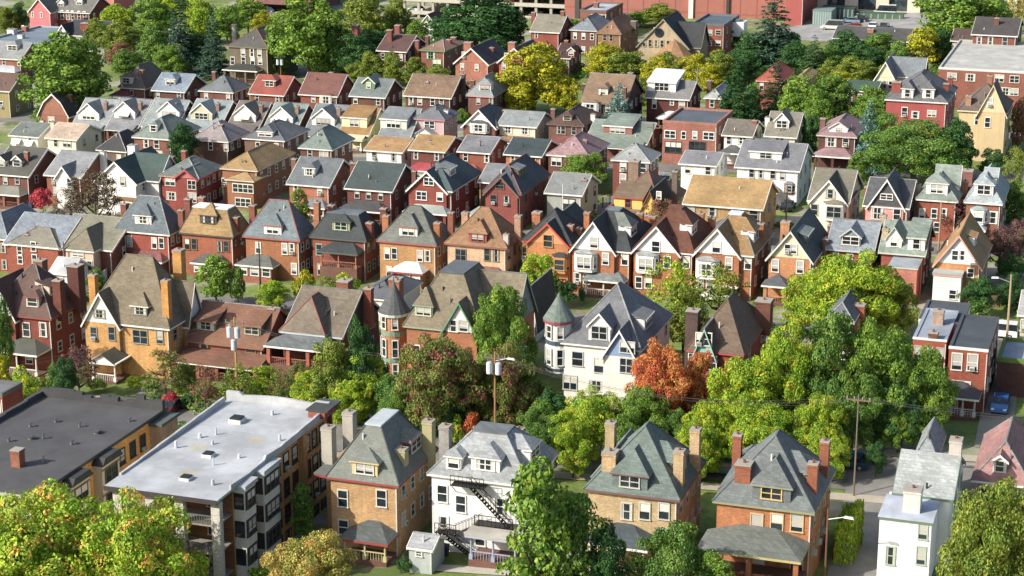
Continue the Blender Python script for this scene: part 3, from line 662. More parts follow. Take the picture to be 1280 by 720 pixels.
H('red brick house with dark slate-blue hip roof and white paired windows', 141, 287.5, 212, 245, 'hip', 'slate:606c74', 'brick:963c30', h=7.6, ub=236, group=gC, ch=((156, 254, .5, 'brick:7c4438', .9), (236, 248, .85, 'brick:84443a', .9), (227, 262, .5, 'brick:84443a', .8)), dm=(('h', 177.5, 287, 2.7, {'n': 2, 'rd': 1.4}),),
  win=((301.5, (154.3, 162.3)), (304, (193, 202)), (326, (156, 190))), pr=(.25, .95, 'slate:8c5454', dict(dep=1.8, ht=3.1, style='hip', colk='brick:963c30', enclosed='brick:8c4438')), wsz=(.85, 1.8), storey=3.5)
H('red-orange brick house with tan mansard roof and square white roof deck', 223, 290.5, 292, 260, 'hip', 'slate:a48450', 'brick:9c4c34', h=7.6, ub=314, group=gC, deck=.42, deckkey='flat:dcdcdc', gab='paint:4c4438', trim='paint:4a4640', ch=((295, 271, .35, 'brick:94503c', .9), (316.5, 256, .9, 'brick:84443a', .9), (253, 246, 1.0, 'brick:9c5840', .9)), dm=(('h', 259, 289, 2.7, {'n': 2, 'rd': 1.6, 'fm': 'paint:4c4438'}),),
  win=((305, (234, 243)), (308, (274.5, 283))), fm='paint:6c5c4c', wsz=(.9, 1.8), pr=(.3, .9, 'slate:5c5c58', dict(dep=1.8, ht=3.0, colk='brick:9c4c34', enclosed='brick:8c4838')), storey=3.5)
H('orange brick house with grey-blue hip roof and white-trimmed glazed back porch', 302.5, 295, 375, 250, 'hip', 'slate:6c7a80', 'brick:9c5a38', h=7.6, ub=397, group=gC, trim='paint:a44c50', gab=WHITE, ch=((397, 252, .45, 'brick:a05c40', .8), (415, 256, .8, 'brick:8c4c3c', .8), (334, 258, 1.0, 'brick:94503c', .8)), dm=(('h', 341, 293, 2.7, {'n': 2, 'rd': 1.4}),),
  win=((310, (323,)), (311, (356, 365)), (336, (367,))), wsz=(.85, 1.8), pr=(-.05, .6, 'slate:6c706c', dict(dep=2.2, ht=3.2, trim=WHITE, enclosed='brick:94503c')), storey=3.5)
H('brick house with black mansard roof and a roofed upstairs balcony', 386, 295.5, 458, 267, 'hip', 'slate:3a4244', 'brick:8a4034', h=7.6, ub=480, group=gC, deck=.38, deckkey='flat:5c666c', gab='paint:8c8c6c', trim='paint:4c5450', ch=((462, 278, .35, 'brick:844034', .9), (480, 260, .9, 'brick:743830', .9), (414, 256, 1.0, 'brick:84443a', .8)), dm=(('h', 425, 295, 2.7, {'n': 2, 'fm': 'paint:a8b898'}),),
  win=((312, (399,)), (313, (441,)), (337, (400,))), fm='paint:8ca494', wsz=(1.0, 1.8), pr=(.25, .95, 'slate:3a4244', dict(dep=2.2, ht=5.9, floorz=3.2, colk='brick:a06850', trim='paint:4c5450', cols=3)), storey=3.5)
H('tan brick house with grey hip roof edged in red and small white-roofed back porch', 470, 300.5, 546, 257, 'hip', 'slate:70746c', 'brick:a87c48', h=7.6, ub=569, group=gC, trim='paint:a44c50', gab=WHITE, ch=((483, 269, .35, 'brick:a86c40', .9), (547, 278, .3, 'brick:a4603c', .9), (564, 265, .75, 'brick:8c5440', .8)), dm=(('h', 509, 301, 2.7, {'n': 2, 'rd': 1.5}),),
  win=((317, (484, 493)), (320, (525, 534.5)), (340, (486,))), wsz=(.85, 1.8), pr=(.3, .85, 'flat:c8c8c4', dict(dep=2.2, ht=3.2, trim=REDT, enclosed='brick:a87c48')), storey=3.5)
H('cream brick house with tan-brown pyramid roof and red-framed double dormer', 555, 304, 634, 259, 'hip', 'slate:98704a', 'brick:c8a480', h=7.6, ub=657, group=gC, trim='paint:8c4c44', gab='paint:944438', ch=((582, 265, .6, 'brick:b89474', .9), (633, 292, .1, 'concrete:b8b4ac', .7), (648, 269, .7, 'brick:a88468', .9)), dm=(('h', 597, 303, 2.6, {'n': 2, 'rd': 1.5, 'fm': 'paint:944438'}),),
  win=((319, (576,), (1.8, 1.9)), (318, (609, 620), (.9, 1.9))), fm='paint:6c6a5c', pr=(.5, .98, 'slate:8c5444', dict(dep=1.5, ht=3.0, enclosed='brick:c8a480')), storey=3.5)
H('orange brick house with front gable painted orange and edged in red', 651, 300.5, 715, 261, 'hip', 'slate:3c4042', 'brick:b86c3c', h=7.8, ub=737, group=gC, trim='paint:a83828', wings=((.1, .98, .5, 279, 'gable', {'gab': 'paint:cc8450', 'd': 12, 'trim': 'paint:b43c28'}),), ch=((671.5, 265, .6, 'brick:b06444', 1.2), (713, 281, .4, 'brick:b46440', .9), (724, 285, .55, 'brick:b46440', .8), (734, 265, .9, 'brick:b4643c', .8)),
  win=((301, (685,), (1.5, 1.9)), (316, (656,), (.8, 1.9)), (355, (662, 680), (1.0, 1.9))), fm='paint:b08850', bays=((689, 712, 320, 341, 'paint:b07c44', .8, 2),), storey=3.5)
for lab, uL, vL, uR, vt, rf, ap, base, dkc, bu, gv, chs in (
  ('brick house with tall white front gable, grey roof and white porch below its bay', 714, 309, 789, 268, 'slate:3c4446', 277, .75, 'flat:606a70', (717, 746, 316, 339), 303, ((800, 266, .8), (808, 268, 1.0))),
  ('brick house with white gable and chestnut-brown roof, satellite rack under its gable', 791, 311, 868, 266, 'slate:6c3c28', 283, .78, 'slate:7c4a30', (794, 823, 318, 341), 308, ((876, 266, .85), (816, 270, .95))),
  ('brick house with white gable, tan roof and small bluish-white roof deck', 868, 314, 943, 274, 'slate:a07c48', 286, .78, 'flat:c8d0dc', (869, 899, 325, 348), 309, ((951, 279, .55), (890, 272, .95)))):
    H(lab, uL, vL, uR, vt, 'hip', rf, 'brick:a4643c', h=7.8, D=13, group=gC, trim='paint:d4d0cc', deck=.2, deckkey=dkc, gab='paint:dcdcda', ry=6,
      wings=((-.02, base, .6, ap, 'gable', {'d': 9, 'roof': 'slate:3c4042' if uL < 720 else rf}),), rd=(('h', .32, 2.2, 3.0, {'roofk': 'slate:7c847c' if uL < 720 else rf, 'rd': 1.5, 'hd': 1.6}),),
      ch=tuple((a, b, c, 'brick:b07048', .9) for a, b, c in chs), bays=(bu+('paint:d4d4d0', .9, 2, 'slate:9ca0a0'),),
      win=((gv, ((bu[0]+bu[1])/2+11,), (1.3, 1.7)), (gv+20, (uL+43, uL+67), (1.0, 1.8)), (gv+45, (uL+8, uL+20), (1.0, 1.8))), storey=3.5, pr=(.25, .95, 'slate:7c8484', dict(dep=1.8, ht=3.2)) if uL < 720 else None)
H('orange brick house with cream gable and dark green-grey roof beside the tan house', 957, 320, 1017, 289, 'gabley', 'slate:4c5c5c', 'brick:b87c4c', h=7.4, D=13, group=gC, gab=CR, trim='paint:c8c8bc', ch=((982, 277, .5, 'brick:b07c50', 1.2),), rd=(('s', .3, 2.0, 4, {'roofk': 'slate:7c8888', 'wallk': 'slate:5c6868', 'n': 0}),),
  win=((311, (983.5, 991.5), (.9, 1.5)), (332, (969, 1000), (1.0, 1.9))), pr=(-.02, .5, 'slate:5c6068', dict(dep=2.4, ht=3.4, colk='brick:b87c4c', brickcol=True)), storey=3.5)
H('house with pale slate gabled roof and one pointed dormer behind the yellow-green tree', 1032, 309, 1093, 275, 'gablex', 'slate:8c969e', 'brick:8c4434', h=7.2, D=10, group=gC, ch=((1039, 281, .55, 'brick:7c5c50', .8), (1033, 298, .05, 'brick:7c5c50', .7)), dm=(('g', 1063, 307, 2.6, {'wallk': 'slate:8c969e'}),), trim='paint:a8b0b0')
H('red brick house with mint-green slate roof, pointed dormer and flat rear extension', 1098, 313, 1157, 277, 'gablex', 'slate:849488', 'brick:94403a', h=7.2, D=10, group=gC, ch=((1104, 268, .9, 'brick:b8a888', .9), (1107, 285, .2, 'brick:b0a080', .8)), dm=(('g', 1117, 309, 2.0, {'n': 1, 'rd': 1.5}), ('s', 1145, 313, 2.2, {'n': 1, 'rd': .2, 'hd': 1.8})), trim='paint:b0b8a8', wings=((.32, .98, 4.5, 325, 'flat', {'h': 6.2, 'roof': 'flat:8c949c', 'wall': 'brick:b06058', 'd': .0}),), win=())
H('orange brick house with white gable, tan roof and white enclosed back room on posts', 1166, 327.5, 1228, 294, 'gabley', 'slate:ac8450', 'brick:bc8048', h=7.2, D=12.5, group=gC, gab='paint:e0e0e0', trim='paint:c89480', rd=(('s', .35, 1.8, 2.4, {'roofk': 'shingle:b48c54'}),), win=((319, (1192, 1201), (.9, 1.5)), (341, (1213,), (.9, 1.4)), (368, (1192,), (1.0, 1.3))),
  wings=((.0, .64, 2.2, 330, 'flat', {'h': 6.0, 'roof': 'flat:a4a8a4', 'wall': WS, 'd': -.01}),))
# ================= fourth row ============================================
gD = 'two-storey houses above the middle row'
H('dark brick house with grey side-gabled roof and pillared porch at the left edge', -12, 215.5, 36, 184, 'gablex', 'shingle:54544e', 'brick:6c3c34', h=6.4, D=12, gab=None, group=gD, ch=((34, 189, .25),), dm=(('g', 1, 208.5, 1.7, {}), ('g', 21.5, 208.5, 1.7, {})), win=((225, (7, 22)),), pr=(.0, .9, 'flat:74746c', dict(dep=2.2, ht=3, colk='brick:8c4c40', brickcol=True)))
H('brick house with pale grey side roof and small white front gable beside the red maple', 54, 217, 101, 189, 'gablex', 'shingle:8c9094', 'brick:84483a', h=6.2, D=11.5, group=gD, wings=((.36, .8, .8, 208, 'gable', {'gab': WS, 'wall': WS, 'd': 6, 'h': 6.0}),), win=((223, (68,)), (227, (87,)), (239, (69,))), ch=((129, 189, .6, 'stucco:d4d4d4', .9),), side=1)
H('white stucco house with dark green cross-gabled roof and brown wooden balcony', 117, 224, 171, 202, 'gabley', 'shingle:3c5450', 'stucco:d8d4d0', h=6.4, D=12, group=gD, gab='stucco:dcdad6', cross=(.25, .85, 3.4, 'stucco:d4c4c4', 2.5), ch=((167, 181, .7, 'stucco:d0d0d0', 1.4),), win=((226, (154,), (1.0, 1.7)),), pr=(.52, 1.02, 'wood:7c5434', dict(dep=2, ht=3.3, style='flat')))
H('red brick house with grey hip roof and two-storey open balconies under a red-trimmed pediment', 198, 219, 249, 197, 'hip', 'slate:6c7874', 'brick:8c3430', h=6.6, ub=281, group=gD, trim='paint:b87c74', wings=((.42, 1.0, .6, 212, 'gable', {'gab': 'paint:b06060', 'd': 4, 'trim': 'paint:a83c40'}),), ch=((230.5, 188, .75, 'brick:8c4434', .8), (215, 195, .6, 'brick:8c4434', .8)), win=((227, (213,), (2.2, 1.5)), (245, (214,), (2.2, 1.5)), (228, (240,), (1.8, 1.7)), (247, (240,), (1.8, 1.8))), fm='paint:c4bcb0', side=4)
H('big orange-brown brick house with tan hip roof and hipped sunroom bay', 274, 210, 322, 189, 'hip', 'shingle:a48450', 'brick:94603f', h=7.0, ub=370, group=gD, trim='paint:c0b8a8', wings=((.3, 1.06, 2.2, 214, 'hip', {'d': 3, 'h': 5.6, 'roof': 'shingle:b09058'}),), win=((228, (280,)), (235.5, (303.5,), (4.6, 1.6)), (253, (303,), (3.4, 1.6))), ch=((333, 186, .8, 'brick:8c5444', .9),), side=5)
H('orange brick house with grey side-gabled roof and one small white dormer', 357.5, 228, 412, 197, 'gablex', 'shingle:6c7478', 'brick:9c6044', h=6.6, D=11, group=gD, ch=((368, 198, .55, 'brick:7c5c50', .8),), dm=(('h', 387, 220, 1.9, {}),), win=((233.5, (370,)), (235.6, (400,)), (252, (370,))), pr=(.4, 1.0, 'slate:84888c', dict(dep=2, ht=3)))
H('dark brick house with wide dark green roof over three white windows', 430, 233.5, 490.5, 203, 'gablex', 'shingle:3e4e4e', 'brick:6c3430', h=6.4, D=11, group=gD, ch=((442, 203, .5, 'brick:74403a', .9),), win=((241, (446.6, 461, 476)), (262, (446, 470))), pr=(-.04, .94, 'shingle:4c4c4e', dict(dep=2.6, ht=3.1, colk='brick:74403a', brickcol=True)))
H('red brick house with teal slate roof, grey side dormer and white-edged front gable', 509, 235, 566, 201, 'hip', 'slate:4c6064', 'brick:8c3830', h=6.6, D=13, group=gD, wings=((-.02, .9, .4, 214, 'gable', {'d': 7}),), rd=(('s', .3, 1.2, 2.8, {'roofk': 'slate:848c8e', 'wallk': 'paint:6c7478'}),), ch=((518, 213, .3, 'brick:74483c', .7),), win=((226.6, (536.5,), (1.9, 1.4)), (244.6, (527,), (2.0, 1.5)), (246, (550,), (1.2, 1.5))), pr=(-.02, .98, 'flat:8c9490', dict(dep=2.3, ht=3.1, colk='brick:7c3c34', brickcol=True)))
H('crimson brick house with dark slate gable and arched attic windows', 603, 239.5, 652, 205, 'hip', 'slate:445058', 'brick:8c3c38', h=6.8, D=14, group=gD, wings=((.02, .95, .4, 221, 'gable', {'d': 7, 'gab': 'brick:8c3c38'}),), trim='paint:745050', rd=(('s', .3, 1.4, 2.8, {'roofk': 'slate:848c90', 'wallk': 'paint:5c5450'}),), win=((231.5, (625,), (1.6, 1.2)), (248.5, (617, 633), (1.1, 1.7))), fm='paint:6c5450', pr=(-.38, .02, 'flat:8c9890', dict(dep=2, ht=3.1, colk='brick:7c3c34', brickcol=True)))
H('plain grey-roofed house squeezed between two red brick gables', 597, 226, 634, 205, 'gablex', 'shingle:7c8084', 'brick:7c4840', h=6.0, D=9, group=gD, nwin=1, side=0)
H('grey clapboard house with grey gabled roof behind a white pole', 680, 239.5, 728, 216, 'gablex', 'shingle:848886', 'siding:9c9e98', h=5.8, D=9.5, group=gD, ch=((730.5, 224, .35, 'brick:84503c', .9),), win=((255, (711,), (2.4, 1.8)),), side=2, fm='paint:2c2e30')
H('yellow house with big brown shingled hip roof and red-framed dormer', 757, 262, 828, 212, 'hip', 'shingle:7c664e', 'siding:d0a83c', h=4.4, D=15, group=gD, ry=9, wings=((.62, 1.02, .8, 239, 'gable', {'d': 8, 'gab': 'siding:dcb84c', 'roof': 'shingle:2e3032'}),), dm=(('s', 785, 261, 4.4, {'trim': 'paint:a43834', 'wallk': 'siding:dcb84c', 'n': 1, 'fm': 'paint:a43834', 'hd': 1.8}),), ch=((843.6, 213.6, .45, 'brick:6c5c54', .8), (793, 201, .85, 'brick:84705c', 1.6)), win=((244, (823,), (.8, 1.2)),), trim='paint:7c4c3c')
H('long tan brick house with wide sand-coloured roof, shuttered windows and grey porch', 853, 253, 954, 222, 'gablex', 'shingle:ac8a52', 'brick:a88850', h=6.6, D=11.5, group=gD, ch=((908.7, 229, .45, 'brick:94704c', 1.1),), win=((258, (863,)), (261, (890,)), (263, (919,)), (264, (942,))), wsz=(1.6, 1.6), pr=(.36, .98, 'shingle:5c6064', dict(dep=2.6, ht=3.3)))
H('cream-fronted house with black-and-tan cross gables and white bay window', 1009, 248.5, 1062, 211, 'gablex', 'shingle:7c7866', 'siding:d8d0b8', h=6.6, D=12, group=gD, wings=((.04, .98, .6, 225, 'gable', {'d': 8, 'gab': 'siding:e0d8c0', 'roof': 'shingle:4c4c44'}),), ch=((1061, 223, .4, 'brick:9c5c48', 1.2),), win=((242, (1037,), (1.6, 1.5)), (262, (1018,), (1.1, 1.8))), bays=((1028, 1058, 254, 275, 'siding:dcdad4', .9, 2),))
H('pink brick house with charcoal roof and small white triangular gable', 1078.5, 255, 1137, 223, 'gablex', 'slate:54585c', 'brick:cc9088', h=6.6, D=11.5, group=gD, wings=((.08, .92, .3, 224, 'gable', {'d': 7, 'gab': 'slate:54585c', 'wall': 'brick:cc9088'}),), dm=(), ch=((1085, 233, .4, 'brick:84503c', .9),), win=((266.6, (1096.5,), (1.9, 1.9)), (268, (1121,), (1.1, 1.8)), (246, (1107,), (2.0, .8))))
H('brick house with pale green slate hips, white dormer and cornice', 1144, 248.5, 1198, 217, 'hip', 'slate:86948a', 'brick:94442f', h=6.9, D=12, group=gD, belt=None, dm=(('h', 1170, 248, 3.0, {'n': 2, 'wallk': WHITE, 'hd': 1.7}),), ch=((1148, 230, .3, 'brick:b0a088', .8), (1207, 226, .5, 'brick:9c5c4c', .8)), rd=(('g', .45, 2.2, 2.2, {'rd': 2.2}),), win=((267, (1153, 1168, 1180)), (284, (1155, 1172))))
H('brick house with pale blue-grey slate hips and white two-storey bay', 1204.5, 252, 1253.6, 217, 'hip', 'slate:a0acb0', 'brick:8c5040', h=6.9, D=12, group=gD, dm=(('h', 1228.5, 252, 2.6, {'n': 2, 'hd': 1.7}),), rd=(('g', .4, 1.8, 2.2, {}),), ch=((1209, 213, .95, 'brick:8c5c50', 1.8),), win=((272, (1241.5,), (1.4, 1.9)),), bays=((1212, 1234, 262, 280, 'paint:d8d8d4', .8, 3),), pr=(.05, .6, 'flat:b0b4b4', dict(dep=2, ht=3)))
# ================= fifth row ===============================================
gE = 'modest hip-roofed and gabled houses in the fifth row'
def awn(root, u, v, w, W, Y0, X0, zg, zt, key='paint:d8d8d8'):
    x = x_on(u, Y0, zg+4)-X0; z = zt(x, -.4, v)
    m = MB(); m.prism([(-1.0, z-.35), (-.02, z+.35), (-.02, z+.25), (-1.0, z-.5)], x-w/2, x+w/2, key, 'x'); m.build('awning', root)
H('white house with grey-green roof and two white window awnings', 10, 168, 48, 153, 'gablex', 'shingle:6c7670', WS, h=5.6, D=9, group=gE, win=((177, (22, 38)),), extra=lambda r, W, D, h, R, X0, Y0, zg, zt: (awn(r, 22, 176, 1.8, W, Y0, X0, zg, zt), awn(r, 38, 178, 1.6, W, Y0, X0, zg, zt)), side=1, ch=((53, 150, .6, 'stucco:c8c8a8', .7),))
H('cream house with light beige side-gabled roof and cream porch band', 55.5, 171, 96, 154, 'gablex', 'shingle:c0a890', 'siding:d8d0b0', h=5.8, D=9, group=gE, win=((177, (70,)), (177, (84,), (2.0, 1.5))), pr=(0, .85, 'siding:c8c0a4', dict(dep=1.6, ht=2.9, style='shed')), ch=((66, 152, .6, 'stucco:c8bca0', .7),), side=2)
H('low charcoal pyramid roof between the cream house and the white balcony house', 119, 187, 158, 165, 'hip', 'shingle:3a3c3e', 'brick:6c5448', h=3.6, D=9, group=gE, nwin=2, side=1)
H('brick house with pale sage hip roof and tiny dormer left of the round dark tree', 164, 171, 214, 146, 'hip', 'shingle:7c8880', 'brick:7c4a3c', h=6.2, D=11, group=gE, dm=(('h', 192, 165, 1.5, {}),), win=((178, (183, 196)),), wsz=(1.1, 1.7), pr=(.3, .9, 'flat:b0a898', dict(dep=1.8, ht=3)))
H('brown brick house with pinkish grey hip roof right of the round dark tree', 238, 174, 285.5, 151, 'hip', 'shingle:948888', 'brick:60403a', h=6.2, ub=313, group=gE, ch=((276.5, 155, .35, 'brick:84503c', .8),), win=((181, (263.6, 283)),))
H('brown brick house with grey hip roof and wide triple-window dormer', 302, 172.5, 356, 152, 'hip', 'shingle:6a6c72', 'brick:74564c', h=6.2, ub=388, group=gE, dm=(('h', 331.6, 171, 2.9, {'n': 3, 'hd': 1.0}),), win=((182.6, (322.6,)), (184, (346,)), (198, (322, 346))), ch=((343, 150, .7, 'brick:7c5448', .7),))
H('brown brick house with seafoam green hip roof', 371.7, 184.4, 415.6, 160, 'hip', 'shingle:7c8c84', 'brick:6c4034', h=6.2, ub=444, group=gE, win=((189.5, (387.7,)), (192, (405,), (1.9, 1.6))), ch=((415.6, 162, .7, 'brick:84503c', .7),))
H('white house with sandy tan roof behind green bushes', 454.4, 186.5, 503.5, 171, 'gablex', 'shingle:ac8450', WS, h=5.8, D=9.5, group=gE, win=((194, (468, 492)),))
H('dark brick house with tan roof, crimson porch roof and white sunroom', 510, 186, 556.4, 169, 'gablex', 'shingle:a8844c', 'brick:6c3430', h=6.2, D=9.5, group=gE, ch=((538, 176, .3, 'brick:8c7464', .7),), win=((193, (520,)), (194.5, (546,))), pr=(.02, .85, 'shingle:b43848', dict(dep=2, ht=3.0, enclosed=WS)))
H('red brick house with grey roof and white glassed-in porch', 571, 188, 613, 170, 'gablex', 'shingle:787a80', 'brick:8c4434', h=6.2, D=9.5, group=gE, ch=((600, 177.5, .3, 'brick:947060', .7),), win=((195.2, (582, 608.6)),), pr=(.05, .75, 'shingle:a05048', dict(dep=2, ht=3.0, enclosed=WS)))
H('orange brick house with dark teal roof', 629, 191.5, 677.5, 173, 'gablex', 'shingle:34464c', 'brick:a86840', h=6.2, D=9.5, group=gE, ch=((650, 179.5, .35, 'brick:9ca0a0', .6),), win=((198.5, (641,)), (199.8, (666.6,))), fm='paint:d0b480', pr=(.4, .95, 'shingle:4c5c60', dict(dep=2, ht=3)))
H('dark brick house with rose-pink shingled hip roof left of the round green tree', 682, 193, 738, 169.5, 'hip', 'slate:a07c80', 'brick:6c3834', h=6.2, D=11, group=gE, ch=((731.7, 174, .4, 'brick:94645c', .7),), win=((200.5, (695.6,), (2.0, 1.7)),))
H('narrow dark red brick house with pale grey hip roof by the small street', 762.7, 199.4, 813, 179.5, 'hip', 'shingle:989c9c', 'brick:7c3a32', h=6.2, ub=827, group=gE, ch=((792.5, 180, .55, 'brick:8c3c34', .7),), win=((207.5, (779, 804)), (223, (779,))), wsz=(1.1, 1.7))
H('small white house with grey side-gabled roof between the street and the tan roof', 848, 203.5, 896, 189, 'gablex', 'shingle:84848a', 'siding:e0e0dc', h=5.6, D=9, group=gE, ch=((877, 194, .35, 'brick:8c7c74', .6),), win=((211, (859.6,)), (212.3, (885,))), wsz=(1.0, 1.5))
H('big white two-storey house with wide grey roof, long shed dormer and brick base', 918, 207, 1000, 177.5, 'gablex', 'shingle:787a80', 'siding:e0e0dc', h=6.4, D=12, group=gE, dm=(('s', 957, 199, 5.0, {'n': 2, 'hd': 1.3}),), ch=((962, 182, .45, 'brick:7c5448', .7),), win=((214, (939.5, 951)), (215, (966, 978))), pr=(.42, .7, 'shingle:a0704c', dict(dep=2.6, ht=3.1)), bays=((980, 993, 230, 242, 'brick:74403a', .3, 2),))
# ================= sixth row ===============================================
gF = 'small houses with white dormers in the sixth row'
H('brick house with white-edged barn-shaped gable facing left of the bungalows', 46, 143, 86, 117, 'gambrel', 'shingle:3a3c3a', 'brick:8c5844', h=3.6, D=11, group=gF, ch=((88, 117.5, .3, 'brick:84503c', .7),), win=((128.7, (64.6,), (1.7, 1.4)),), gab='brick:94604c')
bung = (('leftmost white-gabled bungalow with pale grey roof', 89, 155, 132, 123, 111, 150, 'shingle:8c9294', WS, None, 0, 145),
 ('bungalow with grey roof and white awning, second from the left', 132, 155, 173, 123, 156, 148, 'shingle:84868a', WS, 'paint:d0d0cc', 1, 145),
 ('third bungalow from the left, white-gabled above the sage hip roof', 176, 156, 220, 124, 211, 148, 'shingle:8c9898', WS, None, 0, 100),
 ('bungalow with greenish roof and cream-coloured gable front', 229, 155, 275, 124.5, 252, 150, 'shingle:8c9a9c', 'siding:b8b498', None, 0, 100),
 ('bungalow with warm grey roof and yellowish awning on its white gable', 283, 156.5, 323, 126.5, 306, 152, 'shingle:6c6460', WS, 'paint:d0ccac', 1, 100),
 ('bungalow with grey-green roof and arched white dormer awning', 328, 160, 370, 128.5, 352, 155, 'shingle:7c8c88', WS, 'paint:d4d0c4', 1, 100),
 ('bungalow with dark gabled dormer and three white-framed windows above the green hip roof', 380, 162.5, 425, 130.5, 404, 157, 'shingle:747c80', WS, None, 0, 100))
for lab, uL, vL, uR, vt, du, dv, rk, gk, aw, one, _ in bung:
    H(lab, uL, vL, uR, vt, 'gablex', rk, 'brick:6c4c40', name='bungalow', h=3.5, D=11.5, group=gF, ch=((uL+44, vt+4, .3, 'brick:8c7464', .7),),
      dm=(('g', du, dv, 4.6, {'wallk': gk, 'hd': 1.5, 'rd': 1.9, 'n': 3, 'awning': aw}),), win=(), pr=(.1, .95, rk, dict(dep=2.0, ht=2.9, style='shed', colk='brick:84503c', brickcol=True)), side=1)
H('pale yellow house with tan roof and flat-fronted full-width dormer', 423, 165, 461, 133.5, 'gablex', 'shingle:a0783f', 'siding:c8c47c', h=3.6, D=11.5, group=gF, dm=(('s', 443, 159, 5.0, {'wallk': 'siding:dcd8a0', 'n': 2, 'hd': 1.9}),), gab='siding:c8c880', win=(), pr=(.3, .9, 'paint:b4b08c', dict(dep=1.8, ht=2.7, style='shed')))
H('house with blue-grey roof and full-width dormer of three dark windows', 472.5, 168, 512.5, 134.5, 'gablex', 'shingle:7c8488', 'siding:b8b8a8', h=3.6, D=11.5, group=gF, dm=(('s', 492, 161, 5.2, {'wallk': 'siding:c8c8b8', 'n': 3, 'hd': 1.9}),), win=(), pr=(.1, .9, 'shingle:74787c', dict(dep=1.8, ht=2.7, style='shed')))
H('pink-grey house with grey hip roof, red eaves and white water-tank chimney', 515.6, 148, 556.4, 131, 'hip', 'shingle:74787e', 'siding:bc9c9c', h=6.0, ub=575, group=gF, trim='paint:b47478', ch=((557.7, 137, .5, 'stucco:d8d8dc', .9),), win=((156, (537,), (2.4, 1.5)),), pr=(.0, .85, 'flat:a8a8a4', dict(dep=2, ht=3.2, style='gable')))
H('brick house with white-edged front gable and white bay of three windows', 578, 155.5, 622, 130.5, 'hip', 'slate:4c585c', 'brick:7c4438', h=5.8, D=12, group=gF, ry=6.5, wings=((-.02, 1.0, .6, 137, 'gable', {'d': 5, 'gab': 'siding:dcdcd8'}),), win=(), bays=((587, 612, 153, 166, 'siding:dcdcd4', .8, 3),))
H('cream house with pale grey side-gabled roof left of the brown pyramid roof', 621, 155, 671, 138.5, 'gablex', 'shingle:8c9494', 'siding:d0c8ac', h=5.8, D=9.5, group=gF, ch=((631, 137, .5, 'brick:84483c', .7),), win=((161, (635,), (1.8, 1.4)), (162, (656,), (1.8, 1.4))), pr=(.0, .9, 'shingle:a07850', dict(dep=2, ht=3, style='shed')))
H('dark brown house with chocolate pyramid roof, tiny dormer and reddish porch roof', 682.6, 154.5, 730.4, 136.5, 'hip', 'shingle:583e34', 'brick:64483c', h=6.0, D=11, group=gF, trim='paint:6c5044', dm=(('h', 709, 151, 1.6, {'wallk': 'paint:b8a888', 'hd': 1.0}),), win=((160.5, (699, 704)), (161.8, (717.5,))), ch=((691.7, 135.5, .5, 'brick:74503f', .8),), pr=(0, .9, 'shingle:7c4438', dict(dep=2.2, ht=3, colk='brick:64483c', brickcol=True)))
H('wide brick bungalow with sage-green roof, long shed dormer and deep shaded porch', 731, 174, 809, 151, 'gablex', 'shingle:7c8c80', 'brick:6c4034', name='bungalow', h=3.8, D=12, group=gF, dm=(('s', 772, 167.5, 5.2, {'n': 3, 'hd': 1.5, 'wallk': 'paint:8c5448'}),), ch=((741.6, 142, .6, 'stucco:d0ccc4', .8),), win=((184, (745, 790)),), pr=(.3, .96, 'shingle:7c8c80', dict(dep=2.6, ht=3.2, style='shed', colk='brick:8c4438', brickcol=True)))
H('square red-brown brick building with flat roof, stepped parapet and garage openings', 828, 153.5, 896, 148, 'flat', 'flat:4c545c', 'brick:945c4c', name='brick_building', cat='building', h=7.2, D=13, o=.05, group=gF, trim='brick:9c6858', win=((168, (837.7,), (2.3, 1.5)), (169, (854.7, 868.7), (.9, 1.5)), (170, (886,), (2.3, 1.5)), (184, (842, 872), (3.6, 2.2), 'paint:3c3834')), par=.45, side=3)
H('white house with olive-grey roof and reddish shutters behind the small white house', 902, 167.5, 941, 149.5, 'gablex', 'shingle:746c60', 'siding:dcdcd6', h=5.8, D=9, group=gF, ch=((943.5, 150, .4, 'brick:944c40', .8),), win=((173.6, (911,)), (173, (928,), (2.0, 1.3))), pr=(0, .72, 'shingle:5c5c60', dict(dep=2, ht=3, colk='brick:6c4840', brickcol=True)))
H('cream cottage with taupe roof and arched white gable dormer', 955, 168, 996, 140, 'gablex', 'shingle:847f70', 'siding:ccc8a4', h=5.4, D=10, group=gF, dm=(('g', 977, 160.5, 2.4, {'n': 2, 'rd': 1.3, 'hd': 1.5}),), ch=((959.6, 146, .3, 'stucco:d8d8d8', .8),), win=((173.5, (974.5,), (2.8, 1.4)),), side=2)
H('dark brick house with dusty pink hip roof and pink-roofed pediment porch', 1020, 168.5, 1071.5, 149, 'hip', 'shingle:94787c', 'brick:5e322e', h=6.4, D=12, group=gF, trim='paint:c4b0a8', dm=(('g', 1048, 165, 3.0, {'n': 1, 'hd': .8, 'rd': 1.0}),), ch=((1029, 147.5, .5, 'brick:74544c', .9),), win=((175, (1038.6,), (2.0, 1.7)), (176.5, (1057,), (1.2, 1.6))), wsz=(1.1, 1.6), pr=(-.03, .97, 'shingle:a07c80', dict(dep=2.4, ht=3.4, colk='brick:5e322e', brickcol=True)))
